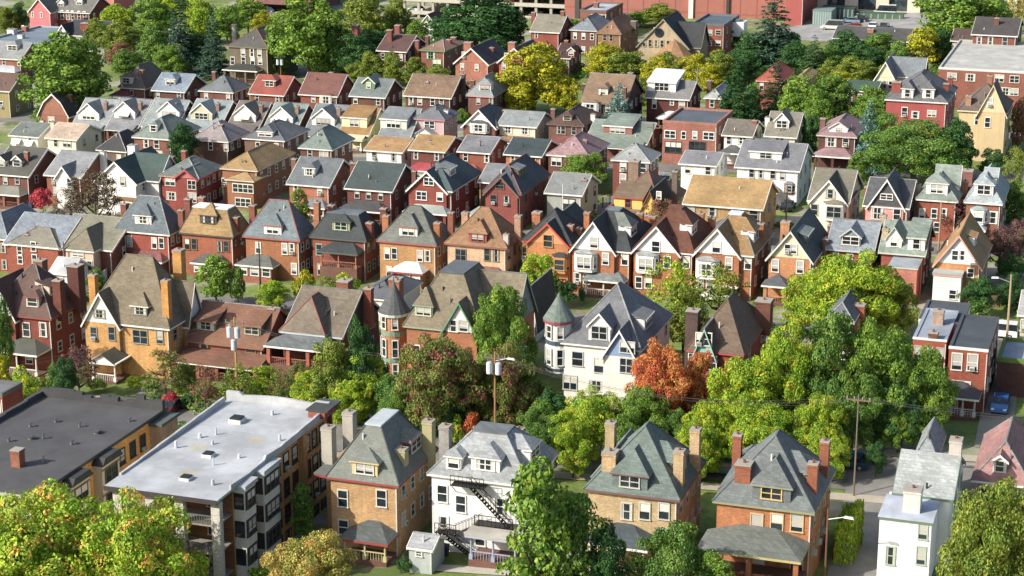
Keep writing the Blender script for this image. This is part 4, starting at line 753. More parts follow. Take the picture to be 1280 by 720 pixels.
# ================= seventh row ===============================================
gG = 'brick houses in the seventh row below the treetops'
H('olive house with brown roof at the left edge beside the great green tree', -20, 111, 12, 91, 'gablex', 'shingle:684c42', 'siding:8d8150', h=6.2, D=9, group=gG, win=((131, (1,)),), side=2)
H('brown-roofed house with hipped white dormer and dark red porch roof', 147, 109, 182, 81, 'hip', 'shingle:6c6258', 'brick:7c5446', h=5.6, D=11, group=gG, dm=(('h', 158, 104.5, 2.9, {'n': 3}),), ch=((178, 87, .2, 'brick:944c3a', .8),), win=((117, (165,)),), pr=(-.2, .5, 'shingle:8c3438', dict(dep=2, ht=4.2, trim=WHITE)))
H('dark brick house with pale blue-grey gabled roof and white cottage dormer', 188.6, 111.3, 231, 91.5, 'gablex', 'shingle:8090a0', 'brick:643830', h=6.0, D=9.5, group=gG, dm=(('h', 213, 106.5, 2.2, {}),), ch=((215.5, 95.5, .4, 'brick:74685c', .6),), win=((117.6, (197.7, 224)),))
H('dark brick house with slate-grey hip roof next to the red roof', 247, 113, 292, 93, 'hip', 'shingle:6c7478', 'brick:743c30', h=6.0, ub=314, group=gG, ch=((277, 95.6, .45, 'brick:a05040', .7), (268, 89, .95, 'brick:744840', .8)), win=((119, (258,)), (120, (285.5,))))
H('brick house with bright terracotta-red roof and dark hipped dormer', 310, 115.5, 355, 94, 'gablex', 'shingle:9c4838', 'brick:84402f', h=6.0, D=9.5, group=gG, dm=(('h', 337, 108.5, 2.6, {'wallk': 'paint:7c4c44', 'n': 2}),), ch=((338, 98, .3, 'brick:6c4034', .6),), win=((120.5, (321.5, 347)),))
H('brick house with maroon-brown roof and cream enclosed bay', 372.5, 116, 422, 91.5, 'gablex', 'shingle:784a40', 'brick:843c2e', h=6.0, D=9.5, group=gG, win=((122, (392,)),), bays=((398, 417, 118, 131, 'siding:c8bc98', .5, 2),), ch=((414, 90, .8, 'brick:5c3c34', .9),))
H('dark brick house with grey roof and green-sided gable dormer', 436, 118.3, 481.5, 97.5, 'gablex', 'shingle:74807f', 'brick:64382e', h=6.0, D=9.5, group=gG, dm=(('g', 461, 111, 2.6, {'wallk': 'paint:5c7c4c', 'n': 1}),), ch=((464, 99.5, .35, 'brick:6c544c', .6),), win=((123.5, (444.6,)), (125, (473,))))
H('wide brick house with brown tiled roof and white frieze under the eaves', 503.5, 117.8, 564, 93.5, 'gablex', 'slate:84684f', 'brick:60382f', h=6.2, D=10.5, group=gG, belt=None, ch=((534.5, 102, .3, 'brick:74564a', .7), (579, 92, .6, 'brick:5c4c48', .8)), win=((126.3, (514, 525)), (127, (541, 552))), wsz=(1.0, 1.7))
H('brick house with light grey hip roof left of the golden-green tree', 582, 119, 617, 95, 'hip', 'shingle:8c9494', 'brick:74403a', h=6.0, D=10, group=gG, trim='paint:b88c88', dm=(('h', 606, 113.5, 2.4, {}),), ch=((591, 99.5, .5, 'brick:6c4840', .8),), win=((126, (598, 614)),))
H('tall brown-shingled house with tiny red-roofed dormer and pale blue corner bay', 725, 126, 782, 92.5, 'gablex', 'shingle:8c7054', 'brick:4c3630', h=7.0, D=13, group=gG, trim='paint:5c5048', dm=(('h', 754, 118.5, 1.7, {'n': 1}),), ch=((788, 90.5, .8, 'brick:844438', .9), (731, 104, .4, 'brick:4c3c38', .8), (780.5, 108.5, .1, 'brick:744438', .8)), win=((134, (760, 768)),), bays=((725, 750, 127, 142, 'siding:b4bcc8', .8, 2),), side=4)
H('dark red brick house with grey roof, wide white dormer and white metal canopy', 805.4, 120.3, 862, 100, 'gablex', 'shingle:7c7c7c', 'brick:602c28', h=6.4, D=10, group=gG, dm=(('s', 827, 114.5, 5.4, {'n': 3, 'hd': 1.9, 'roofk': 'flat:c4ccd0'}),), win=((130, (818,), (.9, 2.0)), (128, (840,), (.8, 1.1)), (129, (852.4,), (1.3, 1.8))), pr=(.35, .92, 'flat:d0d4d4', dict(dep=2.4, ht=2.9)), ch=((816, 96, .7, 'brick:54403c', .8),))
H('narrow brick house with pale roof half hidden by the dark conifer', 879, 122, 903, 111, 'hip', 'shingle:9ca0a0', 'brick:7c4038', h=6.2, D=10, group=gG, win=((129, (890,)),), ch=((887, 100, .7, 'brick:5c4440', .8),))
H('large crimson-painted house with grey slate hip roof, white dentil cornice and twin dormers', 1105, 124, 1185, 91, 'hip', 'slate:686a70', 'stucco:983a3c', h=7.6, D=15, group=gG, dm=(('h', 1134, 122.5, 2.0, {'n': 1, 'rd': 1.1, 'hd': 1.7}), ('h', 1160, 123, 2.0, {'n': 1, 'rd': 1.1, 'hd': 1.7})), ch=((1121, 102, .12, 'brick:8c3c38', 1.6), (1183, 104, .5, 'brick:8c3c38', 1.0), (1188, 96, .9, 'brick:8c3c38', .9)), win=((140, (1131,), (1.2, 2.0)), (143.5, (1144.5,), (1.6, 1.4)), (142, (1165,), (1.8, 1.2))))
H('mustard yellow stucco house with steep brown roof and yellow front gable', 1196, 137.5, 1260, 104, 'hip', 'shingle:6c5c54', 'stucco:c0a878', h=8.6, D=10.5, group=gG, ry=7, trim='paint:ccc0a0', wings=((.42, 1.0, .6, 106, 'gable', {'gab': 'stucco:ccb88c', 'd': 5}),), ch=((1211, 119, .1, 'brick:a0785c', .9), (1236, 94, .6, 'brick:94684c', .9)), win=((128, (1236,), (.9, 1.7)), (150, (1222,), (1.0, 2.0)), (153, (1234.5,), (1.0, 2.0))), side=3)
H('long red brick apartment block with white flat roof and shuttered windows, right edge', 1173, 86.5, 1330, 80, 'flat', 'flat:a8a8a2', 'brick:8c4a40', name='apartment_block', cat='building', h=7.5, D=36, o=.05, trim='paint:c4c4c0', par=.4, win=((95.6, (1190,)), (97, (1213,)), (98, (1249,)), (99, (1268,)), (114, (1190, 1258)), (115, (1268,))), wsz=(2.1, 1.5), side=0)
# ================= the far houses among trees ===============================
gH = 'older houses scattered among the far trees'
H('brick house with grey side roof and white porch band, upper left edge', -14, 71, 26, 52, 'gablex', 'shingle:8c9092', 'brick:8c4838', h=5.8, D=10, group=gH, dm=(('h', 15.5, 63.5, 2.6, {'n': 3}),), win=((75.5, (5,)), (76.5, (24,))), pr=(0, .95, 'flat:a8b0b4', dict(dep=2.2, ht=3)))
H('big stone mansion with dark pyramid roof, two rows of windows and dark porch', 283, 57.5, 335, 35.5, 'hip', 'shingle:54544f', 'brick:6c604c', name='stone_mansion', h=8.2, D=16, group=gH, trim='paint:746c58', win=((62.8, (304, 315, 324.5)), (76, (290.5, 304, 315.5, 325))), wsz=(1.2, 2.0), ch=((293, 30, .5, 'stucco:8c8c84', .9), (334, 37, .6, 'brick:6c6458', 1.0)), pr=(.0, .85, 'shingle:3c403c', dict(dep=3, ht=3.4, colk='brick:6c604c', brickcol=True)), storey=3.6)
H('brick house with green window trim and twin chimneys in front of the dark trees', 523.5, 62.5, 556, 49, 'hip', 'shingle:94705c', 'brick:8c4c44', h=6.6, D=14, group=gH, trim='paint:5c8c50', ch=((521.6, 50, .1, 'brick:8c4a40', .9), (561, 49, .5, 'brick:8c4038', 1.0), (567, 46, .9, 'brick:94503f', 1.2), (534, 44.5, .9, 'brick:84443a', .8)), win=((66.5, (538.5,), (2.4, 1.7)), (80, (546,), (2.4, 2.4))), fm='paint:6c9c60', ry=7)
H('rosy brick gable house with two chimneys above the olive street trees', 566.5, 77, 611, 60, 'gabley', 'shingle:3a3c44', 'brick:a46450', h=6.8, D=13, group=gH, gab='brick:a86854', ch=((585.6, 52.5, .1, 'brick:a45c48', 1.6), (615, 59, .6, 'brick:94503f', .9)), win=((69, (580,)), (80, (578, 596)),))
H('rosy brick gable house with one wide chimney half behind the golden-green tree', 621, 76, 664, 60, 'gabley', 'shingle:4c4440', 'brick:a4624c', h=6.8, D=12, group=gH, gab='brick:a4624c', ch=((640.5, 52.5, .1, 'brick:a45c48', 1.5),), win=((70.5, (633,)), (82, (630,))))
H('red brick house with weathered tan-grey roof and paired end chimneys', 662, 38, 699.5, 18, 'gablex', 'shingle:888270', 'brick:904038', h=6, D=11, group=gH, ch=((667, 15, .5, 'brick:8c4438', .9), (703.5, 13.5, .5, 'brick:84403a', .9)), win=((41.5, (670.5,)),), pr=(0, .7, 'shingle:a03c30', dict(dep=2, ht=3)))
H('house with pale slate pyramid roof and white ridge lines beside the flat brick building', 711, 37, 747, 21, 'hip', 'slate:848e98', 'brick:6c4840', h=6, D=13, group=gH, trim='paint:b8bcc0')
H('tan brick house with stepped brown hip roofs and tall stone chimney', 744.6, 41, 777, 24.5, 'hip', 'shingle:8c6444', 'brick:8c6440', h=6.4, ub=800, group=gH, ch=((792.5, 26, .7, 'brick:6c6458', 1.3),), win=((46, (756, 764)),), trim='paint:8c7450')
H('small maroon-roofed house peeking over the yellow-green street trees', 693, 71, 713, 54, 'gablex', 'shingle:4c2c2c', 'brick:7c4038', h=5, D=9, group=gH, win=((75, (707,)),), ch=((708, 50, .6, 'brick:944438', .8),), dm=(('g', 714, 70, 1.5, {'wallk': 'paint:943c38'}),))
H('low green-roofed house nearly hidden by trees left of the crimson house', 1054, 112, 1096, 101, 'gablex', 'shingle:3e5c4c', 'brick:6c4c40', h=5, D=10, group=gH, side=1)
H('cream gabled house with grey roof behind the golden conical tree', 1092, 96, 1120, 77, 'gabley', 'shingle:7c868c', CR, h=5.5, D=11, group=gH, gab=CR, cross=(.3, .9, 3.0, CR, 5), ch=((1132, 88, .4, 'brick:a88c60', .9),))
H('house with salmon-red hip roof between two dark conifers', 944, 100.5, 978, 84, 'hip', 'shingle:b4503c', 'brick:844038', h=5.5, ub=994, group=gH, win=((106, (952,)),), trim='paint:c4948c')
H('small yellow hip-roofed house behind bushes right of the salmon roof', 994, 98, 1012, 91, 'hip', 'shingle:ac9450', YE, h=5, D=9, group=gH, side=1)
H('dark brick Victorian house shaded by the giant tree, top right', 1214, 42, 1272, 22, 'gablex', 'shingle:4c4644', 'brick:7c4038', h=9, D=16, group=gH, ch=((1246, 22, .3, 'brick:7c4038', .9),), win=((52, (1224, 1238, 1256)), (64, (1224, 1238, 1256))), wsz=(1.2, 2.2))
H('dark brick house with white gable end half buried under the giant tree', 1188, 50, 1222, 36, 'gablex', 'shingle:5c4840', 'siding:c0beb8', h=7, D=12, group=gH, win=((58, (1196, 1212)),))
H('victorian red house with pink side wall and row of white arched windows, top left', 62, 13, 112, -6, 'gablex', 'shingle:74726c', 'brick:7c302e', name='row_house', h=7, D=12, group=gH, win=((19, (70, 78, 85, 91, 99, 106)),), wsz=(1.0, 2.2), arch=WHITE, dm=(('g', 76, 8, 2.0, {}), ('g', 99, 6, 2.0, {})))
H('rose-pink painted gable end joined to the row house, top left', 34, 13, 63, -2, 'gabley', 'shingle:74726c', 'stucco:c86068', name='row_house', h=7.5, D=14, group=gH, gab='stucco:c86068', win=((18, (41, 52)),), wsz=(.8, 1.6))
H('white gabled chapel with dark roof and red brick bell chimney, top left', 68, 43, 87, 31, 'gabley', 'shingle:30343c', WS, name='chapel', cat='building', h=5, D=12, gab=WS, cross=(.1, .9, 3.0, WS, 9), ch=((108, 28.5, .3, 'brick:84342c', 2.2),))
H('low building with wide blue-grey flat roof and white vents, far left', -20, 52.5, 62, 40, 'flat', 'flat:6c7884', 'brick:945c44', name='low_building', cat='building', h=4.5, D=26, o=.05, side=0, trim='paint:8c98a0', ch=((15, 42, .5, 'stucco:c8c8c8', 2), (26, 43, .3, 'stucco:c8c8c8', 1.4), (31, 39, .7, 'brick:a45040', 1.4)))
H('small white gable with maroon roof in front of the parking garage', 525, 27, 544, 18, 'gabley', 'shingle:4c3438', WS, h=5.5, D=11, group=gH, gab=WS, ch=((554, 10, .8, 'brick:a05848', .9),), win=((28, (533,)),))
H('tall brick chimneyed house hidden in the dark trees left of the green-trimmed house', 470, 62, 508, 43, 'gablex', 'shingle:5c3c38', 'brick:6c3434', h=7, D=12, group=gH, ch=((445, 31, .3, 'brick:8c4440', 1.4), (487.5, 37, .3, 'brick:84403c', 1.2), (497.5, 31, .6, 'brick:8c4440', 1.2)))
# ------------------------------------------------------------------ church
def apse(root, W, D, h, R, X0, Y0, zg, zt):
    x = x_on(843, Y0-1, zg+4)-X0
    q = place('apse', None, root, (x, -1.0, 0)); m = MB(); m.cyl(0, 0, -3, 4.2, 4.6, 4.6, 'brick:94805c', 8); m.build('apse_wall', q)
    c = MB(); c.cyl(0, 0, 4.2, 8.2, 5.1, .1, 'shingle:a0764c', 8, cap=False); c.build('apse_roof', q)
    w = MB(); w.cyl(0, 0, 0, .12, 1.0, 1.0, 'glass:20262b', 16); o = w.build('rose_window', root, (W*.42, -.06, zt(W*.42, 0, 41))); o.rotation_euler = (pi/2, 0, 0)
    for i in range(5): window(root, W*.12+i*W*.12, -.06, zt(W*.3, 0, 54), .6, 1.4, 'paint:a89c80')
H('stone church with steep black roof, round window and eight-sided tan apse', 795, 56, 862, 23.5, 'gabley', 'shingle:34383c', 'brick:a89878', name='church', cat='church', h=6.5, D=12, gab='brick:a89878', trim='paint:8c8474', win=(), cross=(.2, .85, 4.5, None, 2), ch=((848, 30, .6, 'brick:847864', 2.0),), extra=apse, side=0)
# ------------------------------------------------------------------ flat buildings, top
H('low brick building with pale flat roof in front of the big red wall', 724.5, 14.5, 758, 8, 'flat', 'flat:9ca4ac', 'brick:8c5040', name='brick_building', cat='building', h=7, D=15, o=.05, trim='paint:6c5850', win=((22, (748,), (4.5, 1.6)),), side=2, ch=((745.5, 8, .5, 'brick:8c5848', 1.2),))
H('two-storey red brick block with slate-grey flat roof and small white windows', 864, 31.5, 905, 25, 'flat', 'flat:4c5864', 'brick:94483a', name='brick_building', cat='building', h=8, D=16, o=.05, trim='paint:5c6468', win=((40.7, (868, 876, 887, 898)), (54, (868, 876, 887, 898))), wsz=(1.4, 1.2), side=3)
H('row of low garages with dark roofs beside the parking lot', 1040, 47, 1136, 34, 'gablex', 'shingle:50504e', 'siding:a8a49c', name='garage_row', cat='garage', h=3, D=14, side=0, win=((49, (1043, 1060, 1080, 1100, 1120)),), ch=((1088.5, 36, .3, 'brick:a4604c', 1.4),))
def joints(root, W, D, h, R, X0, Y0, zg, zt):
    m = MB()
    for i in range(1, 14): m.box(W*i/14-.12, -.06, -3, W*i/14+.12, -.004, h, 'stucco:8c4c40')
    m.box(.02, -.05, 3.0, W-.02, -.005, 3.3, 'stucco:944c3c'); m.build('panel_joints', root)
    for u, k, w in ((722, 'paint:403c3c', 1.2), (864, 'paint:c8c4c0', 1.2), (910, 'paint:30302e', .8)):
        x = x_on(u, Y0, zg+4)-X0
        m = MB(); m.box(x-w/2, -.5, -3, x+w/2, -.07, h, k); m.build('pipe', root)
    m = MB(); m.box(W*.1, -3, -3, W*.5, -.07, 2.2, 'stucco:4c4c50'); m.build('loading_dock', root)
H('huge plain red industrial building across the top of the picture', 706, -64, 990, -72, 'flat', 'flat:9c9c98', 'stucco:985648', name='industrial_building', cat='building', h=18, D=60, o=.05, trim='stucco:985648', win=(), side=0, extra=joints)
H('brick-red windowless wing at the end of the industrial building by the parking lot', 984, -50, 1006, -58, 'flat', 'flat:9c9c98', 'stucco:9c443c', name='industrial_building', cat='building', h=16, D=26, o=.05, trim='stucco:9c443c', win=(), side=0)
H('tall tan and pink stucco block at the top left behind the light green trees', 114, -26, 141, -30, 'flat', 'flat:9c9c98', 'stucco:c0625c', name='stucco_building', cat='building', h=10, D=12, o=.05, win=(), side=1)
H('salmon brick tower block beside the dark garage at the top', 297, -44, 322, -50, 'flat', 'flat:9c9c98', 'brick:c07c60', name='brick_building', cat='building', h=13, D=14, o=.05, win=(), side=1)
# ------------------------------------------------------------------ bottom-left flat roofed apartment buildings
def flat_block(name, label, corners, H_, wall, roofk, parap, extra=None):
    """corners: front-left, front-right, back-right given in the photo (roof edge)"""
    A = at(*corners[0], H_*.8); zg = A[2]-H_*.8
    x1 = x_on(corners[1][0], A[1], A[2]); y1 = y_on(corners[2][0], x1, A[2])
    root = thing(name, label, 'apartment building', (A[0], A[1], zg)); root.scale[2] = .8; W, D = x1-A[0], y1-A[1]
    print(name, 'W', round(W, 1), 'D', round(D, 1))
    extra(root, W, D, H_, zg, A)
    return root
def apt_dark(root, W, D, h, zg, A):
    wk = 'brick:dca048'
    m = MB(); m.box(0, 3.2, -4, W, D, h-.3, wk); m.build('wall', root)
    r = MB(); r.box(-.3, -.3, h-.25, W+.25, D-1.2, h, 'flat:48484a'); r.build('roof', root)
    t = MB(); t.box(-.3, -.36, h-.4, W+.25, -.3, h+.06, 'paint:a8a49c'); t.box(W+.25, -.3, h-.35, W+.33, D, h+.08, 'metal:505256'); t.build('gutter', root)
    p = MB()   # ragged tar-covered parapets
    for i in range(14):
        x = -.3+(W+.6)*i/14; dz = .9+.35*sin(i*1.9)+(.6 if i in (2, 3, 11, 12, 13) else 0)
        p.box(x+.003, D-1.2, h-.3, x+(W+.6)/14-.003, D-.7+.1*sin(i), h+dz, 'flat:38393b')
    p.build('back_parapet', root)
    p = MB()
    n = 9
    for i in range(n):
        y = D*(.28+.72*i/n); dz = .35+.1*(i % 2)
        p.box(-.3, y, h, .15, y+D*.72/n-.004, h+dz+i*.05, 'flat:3e3f42')
    p.build('side_parapet', root)
    v = MB()
    for i in range(2):
        y0 = D*(.1+.62*i) if i == 0 else D*.9
    v.box(W+.01, D*.86, -4, W+1.4, D-.1, h-1.0, 'brick:b09074'); v.box(W, D*.86-.2, h-1.0, W+1.6, D+.1, h-.6, 'flat:4c5450'); v.build('stair_tower', root)
    for yy in (.2, .42):      # bays with white panels
        b = place('bay', None, root, (0, 0, 0)); q = MB(); y0 = D*yy
        q.box(W+.012, y0, -4, W+1.0, y0+3.4, h-1.2, 'paint:c4b8a4')
        for s in range(3): q.box(W+1.0, y0-.05, h-2.0-s*3.3, W+1.06, y0+3.45, h-1.75-s*3.3, 'paint:8c6c34')
        q.build('bay_wall', b); q = MB(); q.prism([(y0-.3, h-1.2), (y0+.3, h-.3), (y0+3.1, h-.3), (y0+3.7, h-1.2)], W+.014, W+1.3, 'flat:34383a', 'x'); q.build('bay_roof', b)
        for s in range(3): window(b, W+1.005, y0+1.7, h-2.9-s*3.3, 2.2, 1.9, 'paint:5c5448', pi/2, single=True)
    for yy in (.12, .34, .55, .62, .72, .8):
        for s in range(3):
            if yy not in (.55,) or s < 2: window(root, W+.003, D*yy, h-2.7-s*3.3, 1.0 if yy != .62 else 1.8, 2.0, 'paint:3c3830', pi/2)
    # open back porches
    b = place('back_porch', None, root, (0, 0, 0)); q = MB()
    q.box(0, 3.17, -4, W, 3.195, h-.5, 'paint:b8ac8c'); q.box(0, .2, -4, .3, 3.1, h-.45, 'paint:c8bc9c'); q.box(W-.3, .2, -4, W-.005, 3.1, h-.3, 'paint:c8b88c')
    for s in range(3): q.box(.3, .1, h-3.4-s*3.3, W-.3, 3.1, h-3.15-s*3.3, 'wood:a89c84'); q.box(.3, .1, h-3.1-s*3.3, W-.3, .2, h-2.2-s*3.3, 'paint:c0b49c')
    q.build('balcony', b)
    for i in range(4): q = MB(); q.box(W*(i+1)/5-.15, .1, -4, W*(i+1)/5+.15, .4, h-.45, 'paint:c0b49c'); q.build('column', b)
    window(b, W*.55, 3.16, h-1.5, 2.2, 1.6, WHITE, single=True); window(b, W*.2, 3.16, h-1.5, 1.4, 1.6, WHITE, single=True)
    chimney(root, W*.62, D*.24, h-.1, h+2.3, 1.0, 'brick:8c4c3c', pots=0)
    for fx, fy, w, hh in ((.3, .45, .3, .5), (.42, .5, .5, .4), (.5, .52, .25, .6), (.28, .62, .3, .5), (.75, .5, .3, .5), (.62, .68, .25, .6), (.8, .64, .6, .35), (.15, .33, .25, .5), (.4, .7, .3, .4), (.5, .12, .3, .5), (.9, .8, .3, .4), (.75, .3, .2, .8)):
        q = MB(); q.cyl(W*fx, D*fy, h-.02, h+hh, w*.5, w*.45, 'metal:7c7c7c', 8); q.box(W*fx-w*.7, D*fy-w*.7, h+hh, W*fx+w*.7, D*fy+w*.7, h+hh+.08, 'metal:5c5c5c'); q.build('roof_vent', root)
flat_block('apartment_building', 'ochre brick apartment building with patched black tar roof, lower left', ((-122, 597), (40, 610.5), (207, 491)), 10.5, '', '', '', apt_dark)
def apt_white(root, W, D, h, zg, A):
    wk = 'brick:cc9854'; rk = 'flat:a4a8ac'
    m = MB(); m.box(.3, 3.4, -4, W-.3, D, h-.4, wk); m.box(.24, 3.4, -4, .296, D, h-.4, 'stucco:d0c8b4'); m.build('wall', root)  # pale slab added on the unseen left side to bounce light next door
    r = MB(); r.box(-.3, -.4, h-.3, W+.1, D-.4, h, rk); r.build('roof', root)
    t = MB(); t.box(-.3, -.46, h-.5, W+.1, -.4, h+.05, 'paint:3c3430'); t.build('eaves', root)
    ys = [.1, .27, .4, .55, .7, .86, .97]
    sm = MB()
    for yy in range(1, 9): sm.box(-.1, D*yy/9, h+.001, W-.15, D*yy/9+.05, h+.012, 'flat:a4aab0')
    for a_, b_ in ((.5, .2), (.3, .45), (.7, .6)): sm.cyl(W*a_, D*b_, h+.001, h+.008, 1.0, .9, 'flat:a8a598', 14)
    sm.build('membrane_seams', root)
    for sd in (0, 1):
        p = MB(); pr = [(D*.1, h-.004)]
        for i in range(6): pr += [(D*ys[i]+.02, h+.22+.1*i+(.35 if sd and i in (0, 2) else 0)), (D*ys[i+1]-.4, h+.26+.1*i)]
        pr += [(D*.97-.38, h-.004)]
        p.prism(pr, -.35 if sd == 0 else W-.14, -.1 if sd == 0 else W+.1, 'flat:a8aaac', 'x'); p.build('side_parapet', root)
    p = MB(); pr = [(-.35, h-.4)]+[(-.35+(W+.45)*i/24, h+.75+.35*sin(pi*i/24)**2+(.45 if i < 4 or i > 20 else 0)) for i in range(25)]+[(W+.1, h-.4)]
    p.prism(pr, D-.35, D, 'flat:a8aaac', 'y'); p.build('back_parapet', root)
    p = MB()
    p.box(-.4, D, -4, W+.15, D+.3, h+.7, 'brick:8c3c30'); p.box(W-1.2, D-2.5, h+.01, W+.6, D+.7, h+.9, 'brick:944038'); p.box(W-1.4, D-2.6, h+.9, W+.9, D+.9, h+1.1, 'flat:3c4040'); p.build('front_cornice', root)
    for yy, ln in ((.15, 2.2), (.31, 3.3)):
        b = place('bay', None, root, (0, 0, 0)); q = MB(); y0 = D*yy
        q.box(W-.296, y0, -4, W+.8, y0+ln, h-.5, 'paint:c8c4b8')
        for s in range(3): q.box(W+.8, y0+.1, h-3.1-s*3.4, W+.85, y0+ln-.1, h-.9-s*3.4, 'paint:40342e')
        for s in range(3): q.box(W-.28, y0-.04, h-3.0-s*3.4, W+.7, y0-.003, h-1.0-s*3.4, 'glass:20262b')
        q.build('bay_wall', b)
        for s in range(3): window(b, W+.855, y0+ln/2, h-2.0-s*3.4, ln-.7, 1.8, 'paint:50443c', pi/2, single=True)
        q = MB(); q.box(W-.3, y0-.2, h-.5, W+1.0, y0+ln+.2, h-.02, 'flat:a8acb0'); q.build('bay_roof', b)
    for yy in (.52, .6, .68, .8, .87, .94):
        for s in range(4): window(root, W-.297, D*yy, h-2.3-s*3.3, 1.0 if yy != .66 else 1.7, 2.1, 'paint:4c2c24', pi/2)
    q = MB()
    for yy in (.455, .72): q.box(W-.3, D*yy, -4, W+.25, D*yy+.8, h-.35, 'brick:b08044')
    q.build('pilasters', root)
    b = place('back_porch', None, root, (0, 0, 0)); q = MB()
    q.box(.3, 3.36, -4, W-.3, 3.395, h-.5, 'brick:8c5c38')
    for s in range(4):
        q.box(.2, .3, h-3.6-s*3.4, W-.4, 3.3, h-3.4-s*3.4, 'wood:8c8478')
        for i in range(40): q.box(.3+(W-.9)*i/40, .3, h-3.4-s*3.4, .36+(W-.9)*i/40, .36, h-2.4-s*3.4, 'paint:5c6460')
        q.box(.2, .28, h-2.4-s*3.4, W-.4, .38, h-2.3-s*3.4, 'paint:5c6460')
    q.build('balcony', b)
    for x in (.3, W*.33, W*.6, W-.75):
        q = MB(); q.box(x, .05, -4, x+.85, .7, h-.505, 'brick:c0bcb0'); q.build('column', b)
    for s in range(3): window(b, W*.8, 3.35, h-1.9-s*3.4, 1.2, 1.9, WHITE, single=True); window(b, W*.45, 3.35, h-1.9-s*3.4, 1.2, 1.9, WHITE, single=True)
    for fx, fy, w, hh in ((.48, .38, 1.0, .5), (.33, .76, 1.3, .7), (.55, .06+.08, 1.0, .45), (.75, .4, .3, .5), (.55, .88, .35, .6), (.2, .55, .4, .6), (.12, .42, .3, .9), (.9, .62, .3, .8), (.38, .5, .3, .5), (.3, .6, .2, .9), (.82, .12, .35, .7), (.62, .3, .15, 1.0)):
        q = MB()
        if w > .9: q.box(W*fx-w/2, D*fy-w/2, h-.02, W*fx+w/2, D*fy+w/2, h+hh*.7, 'flat:c8c8c4'); q.box(W*fx-w*.42, D*fy-w*.42, h+hh*.7, W*fx+w*.42, D*fy+w*.42, h+hh, 'metal:30302e')
        else: q.cyl(W*fx, D*fy, h-.02, h+hh, w*.5, w*.42, 'flat:b8bcc0', 8)
        q.build('roof_vent', root)
flat_block('apartment_building', 'tall brick apartment building with bright white flat roof and open back porches', ((136, 606), (272, 620), (412, 502)), 13.5, '', '', '', apt_white)
H('dark red brick building with flat grey roof, left edge beside the tar roof', -40, 492, 3, 484, 'flat', 'flat:6c7074', 'brick:8c3c30', name='brick_building', cat='building', h=7, D=4, o=.05, side=0, trim='paint:5c5c5c')
# small things by the bottom row
H('small pale grey garden shed beside the fire-escape house', 508.5, 683, 541, 667, 'gablex', 'shingle:a4a6a8', 'siding:a8b0b0', name='garden_shed', cat='shed', h=2.6, D=3.2, o=.15, win=((690, (524,), (.6, .5)),), side=0)
H('white garage with dark roof beside the turreted white house', 655, 391, 672, 357, 'gabley', 'shingle:3c3c3e', WS, name='garage', cat='garage', h=4, D=8, gab=WS, win=(), side=0)
H('low garage with charcoal roof behind the turreted tan house', 443, 371, 496, 350, 'hip', 'flat:54585e', WS, name='garage', cat='garage', h=3.2, D=9, side=0, nwin=2)
H('small white outbuilding below the olive hip roof', 60, 339, 88, 322, 'gablex', 'flat:9c9ea0', WS, name='outbuilding', cat='shed', h=3.2, D=5, win=((342, (73,), (2.0, 1.2)),), side=0)
H('low brick garage with creeper-topped wall at the right edge of the driveway', 1246, 452, 1300, 436, 'flat', 'flat:8c98a4', 'brick:5c3c34', name='garage', cat='garage', h=4, D=8, o=.05, trim='paint:5c7c2c', win=(), side=0)
# ------------------------------------------------------------------ ground, streets
def ground():
    xs = [-2500, -900, -500]+[-400+20*i for i in range(36)]+[450, 900, 2500]
    ys = [-400, 0, 60]+[80+20*i for i in range(28)]+[800, 1500, 3500]
    def far(x, y): return gz(x, y)
    v = [(x, y, far(x, y)-.05) for y in ys for x in xs]; n = len(xs)
    f = [(j*n+i, j*n+i+1, (j+1)*n+i+1, (j+1)*n+i) for j in range(len(ys)-1) for i in range(n-1)]
    m, nt, bs = node_mat('grass_ground'); L = nt.links; co = world_co(nt)
    a = ramp(nt, noise(nt, co, .12, 5), .4, .62); b = ramp(nt, noise(nt, co, 1.3, 4, .7), .35, .7); c = ramp(nt, noise(nt, co, .07, 4, .7), .52, .6)
    x = mixc(nt, b, lin('586a2c'), lin('7c8c40')); x = mixc(nt, a, x, lin('4c5c2c'))
    x = mixc(nt, ramp(nt, noise(nt, co, .25, 5, .7), .55, .66), x, lin('807460')); x = mixc(nt, c, x, lin('8c887e'))
    L.new(x, bs.inputs['Base Color']); bs.inputs['Roughness'].default_value = .95
    me = bpy.data.meshes.new('ground'); me.from_pydata(v, [], f); me.materials.append(m)
    struct(place('ground', me))
ground()
def strip(name, pts, w, key, dz):
    """flat ribbon along a list of ground points (x,y)"""
    m = MB(); L_, R2 = [], []
    P = []
    for i in range(len(pts)-1):
        n = max(1, int(math.dist(pts[i], pts[i+1])/10))
        for k in range(n): P.append((pts[i][0]+(pts[i+1][0]-pts[i][0])*k/n, pts[i][1]+(pts[i+1][1]-pts[i][1])*k/n))
    P.append(pts[-1])
    for i, p in enumerate(P):
        a, b = P[max(0, i-1)], P[min(len(P)-1, i+1)]
        d = math.dist(a, b); nx, ny = -(b[1]-a[1])/d, (b[0]-a[0])/d
        for s, l in ((1, L_), (-1, R2)):
            x, y = p[0]+nx*w/2*s, p[1]+ny*w/2*s; l.append((x, y, gz(x, y)+dz))
    for i in range(len(P)-1): m.poly([L_[i], L_[i+1], R2[i+1], R2[i]], key)
    return struct(m.build(name))
def g2(u, v): p = at(u, v); return (p[0], p[1])
ASPH = 'flat:74726e'
yrow = lambda v: at(640, v)[1]
y1 = at(1040, 590)[1]
strip('street', [(-260, y1), (200, y1)], 9, ASPH, .02)
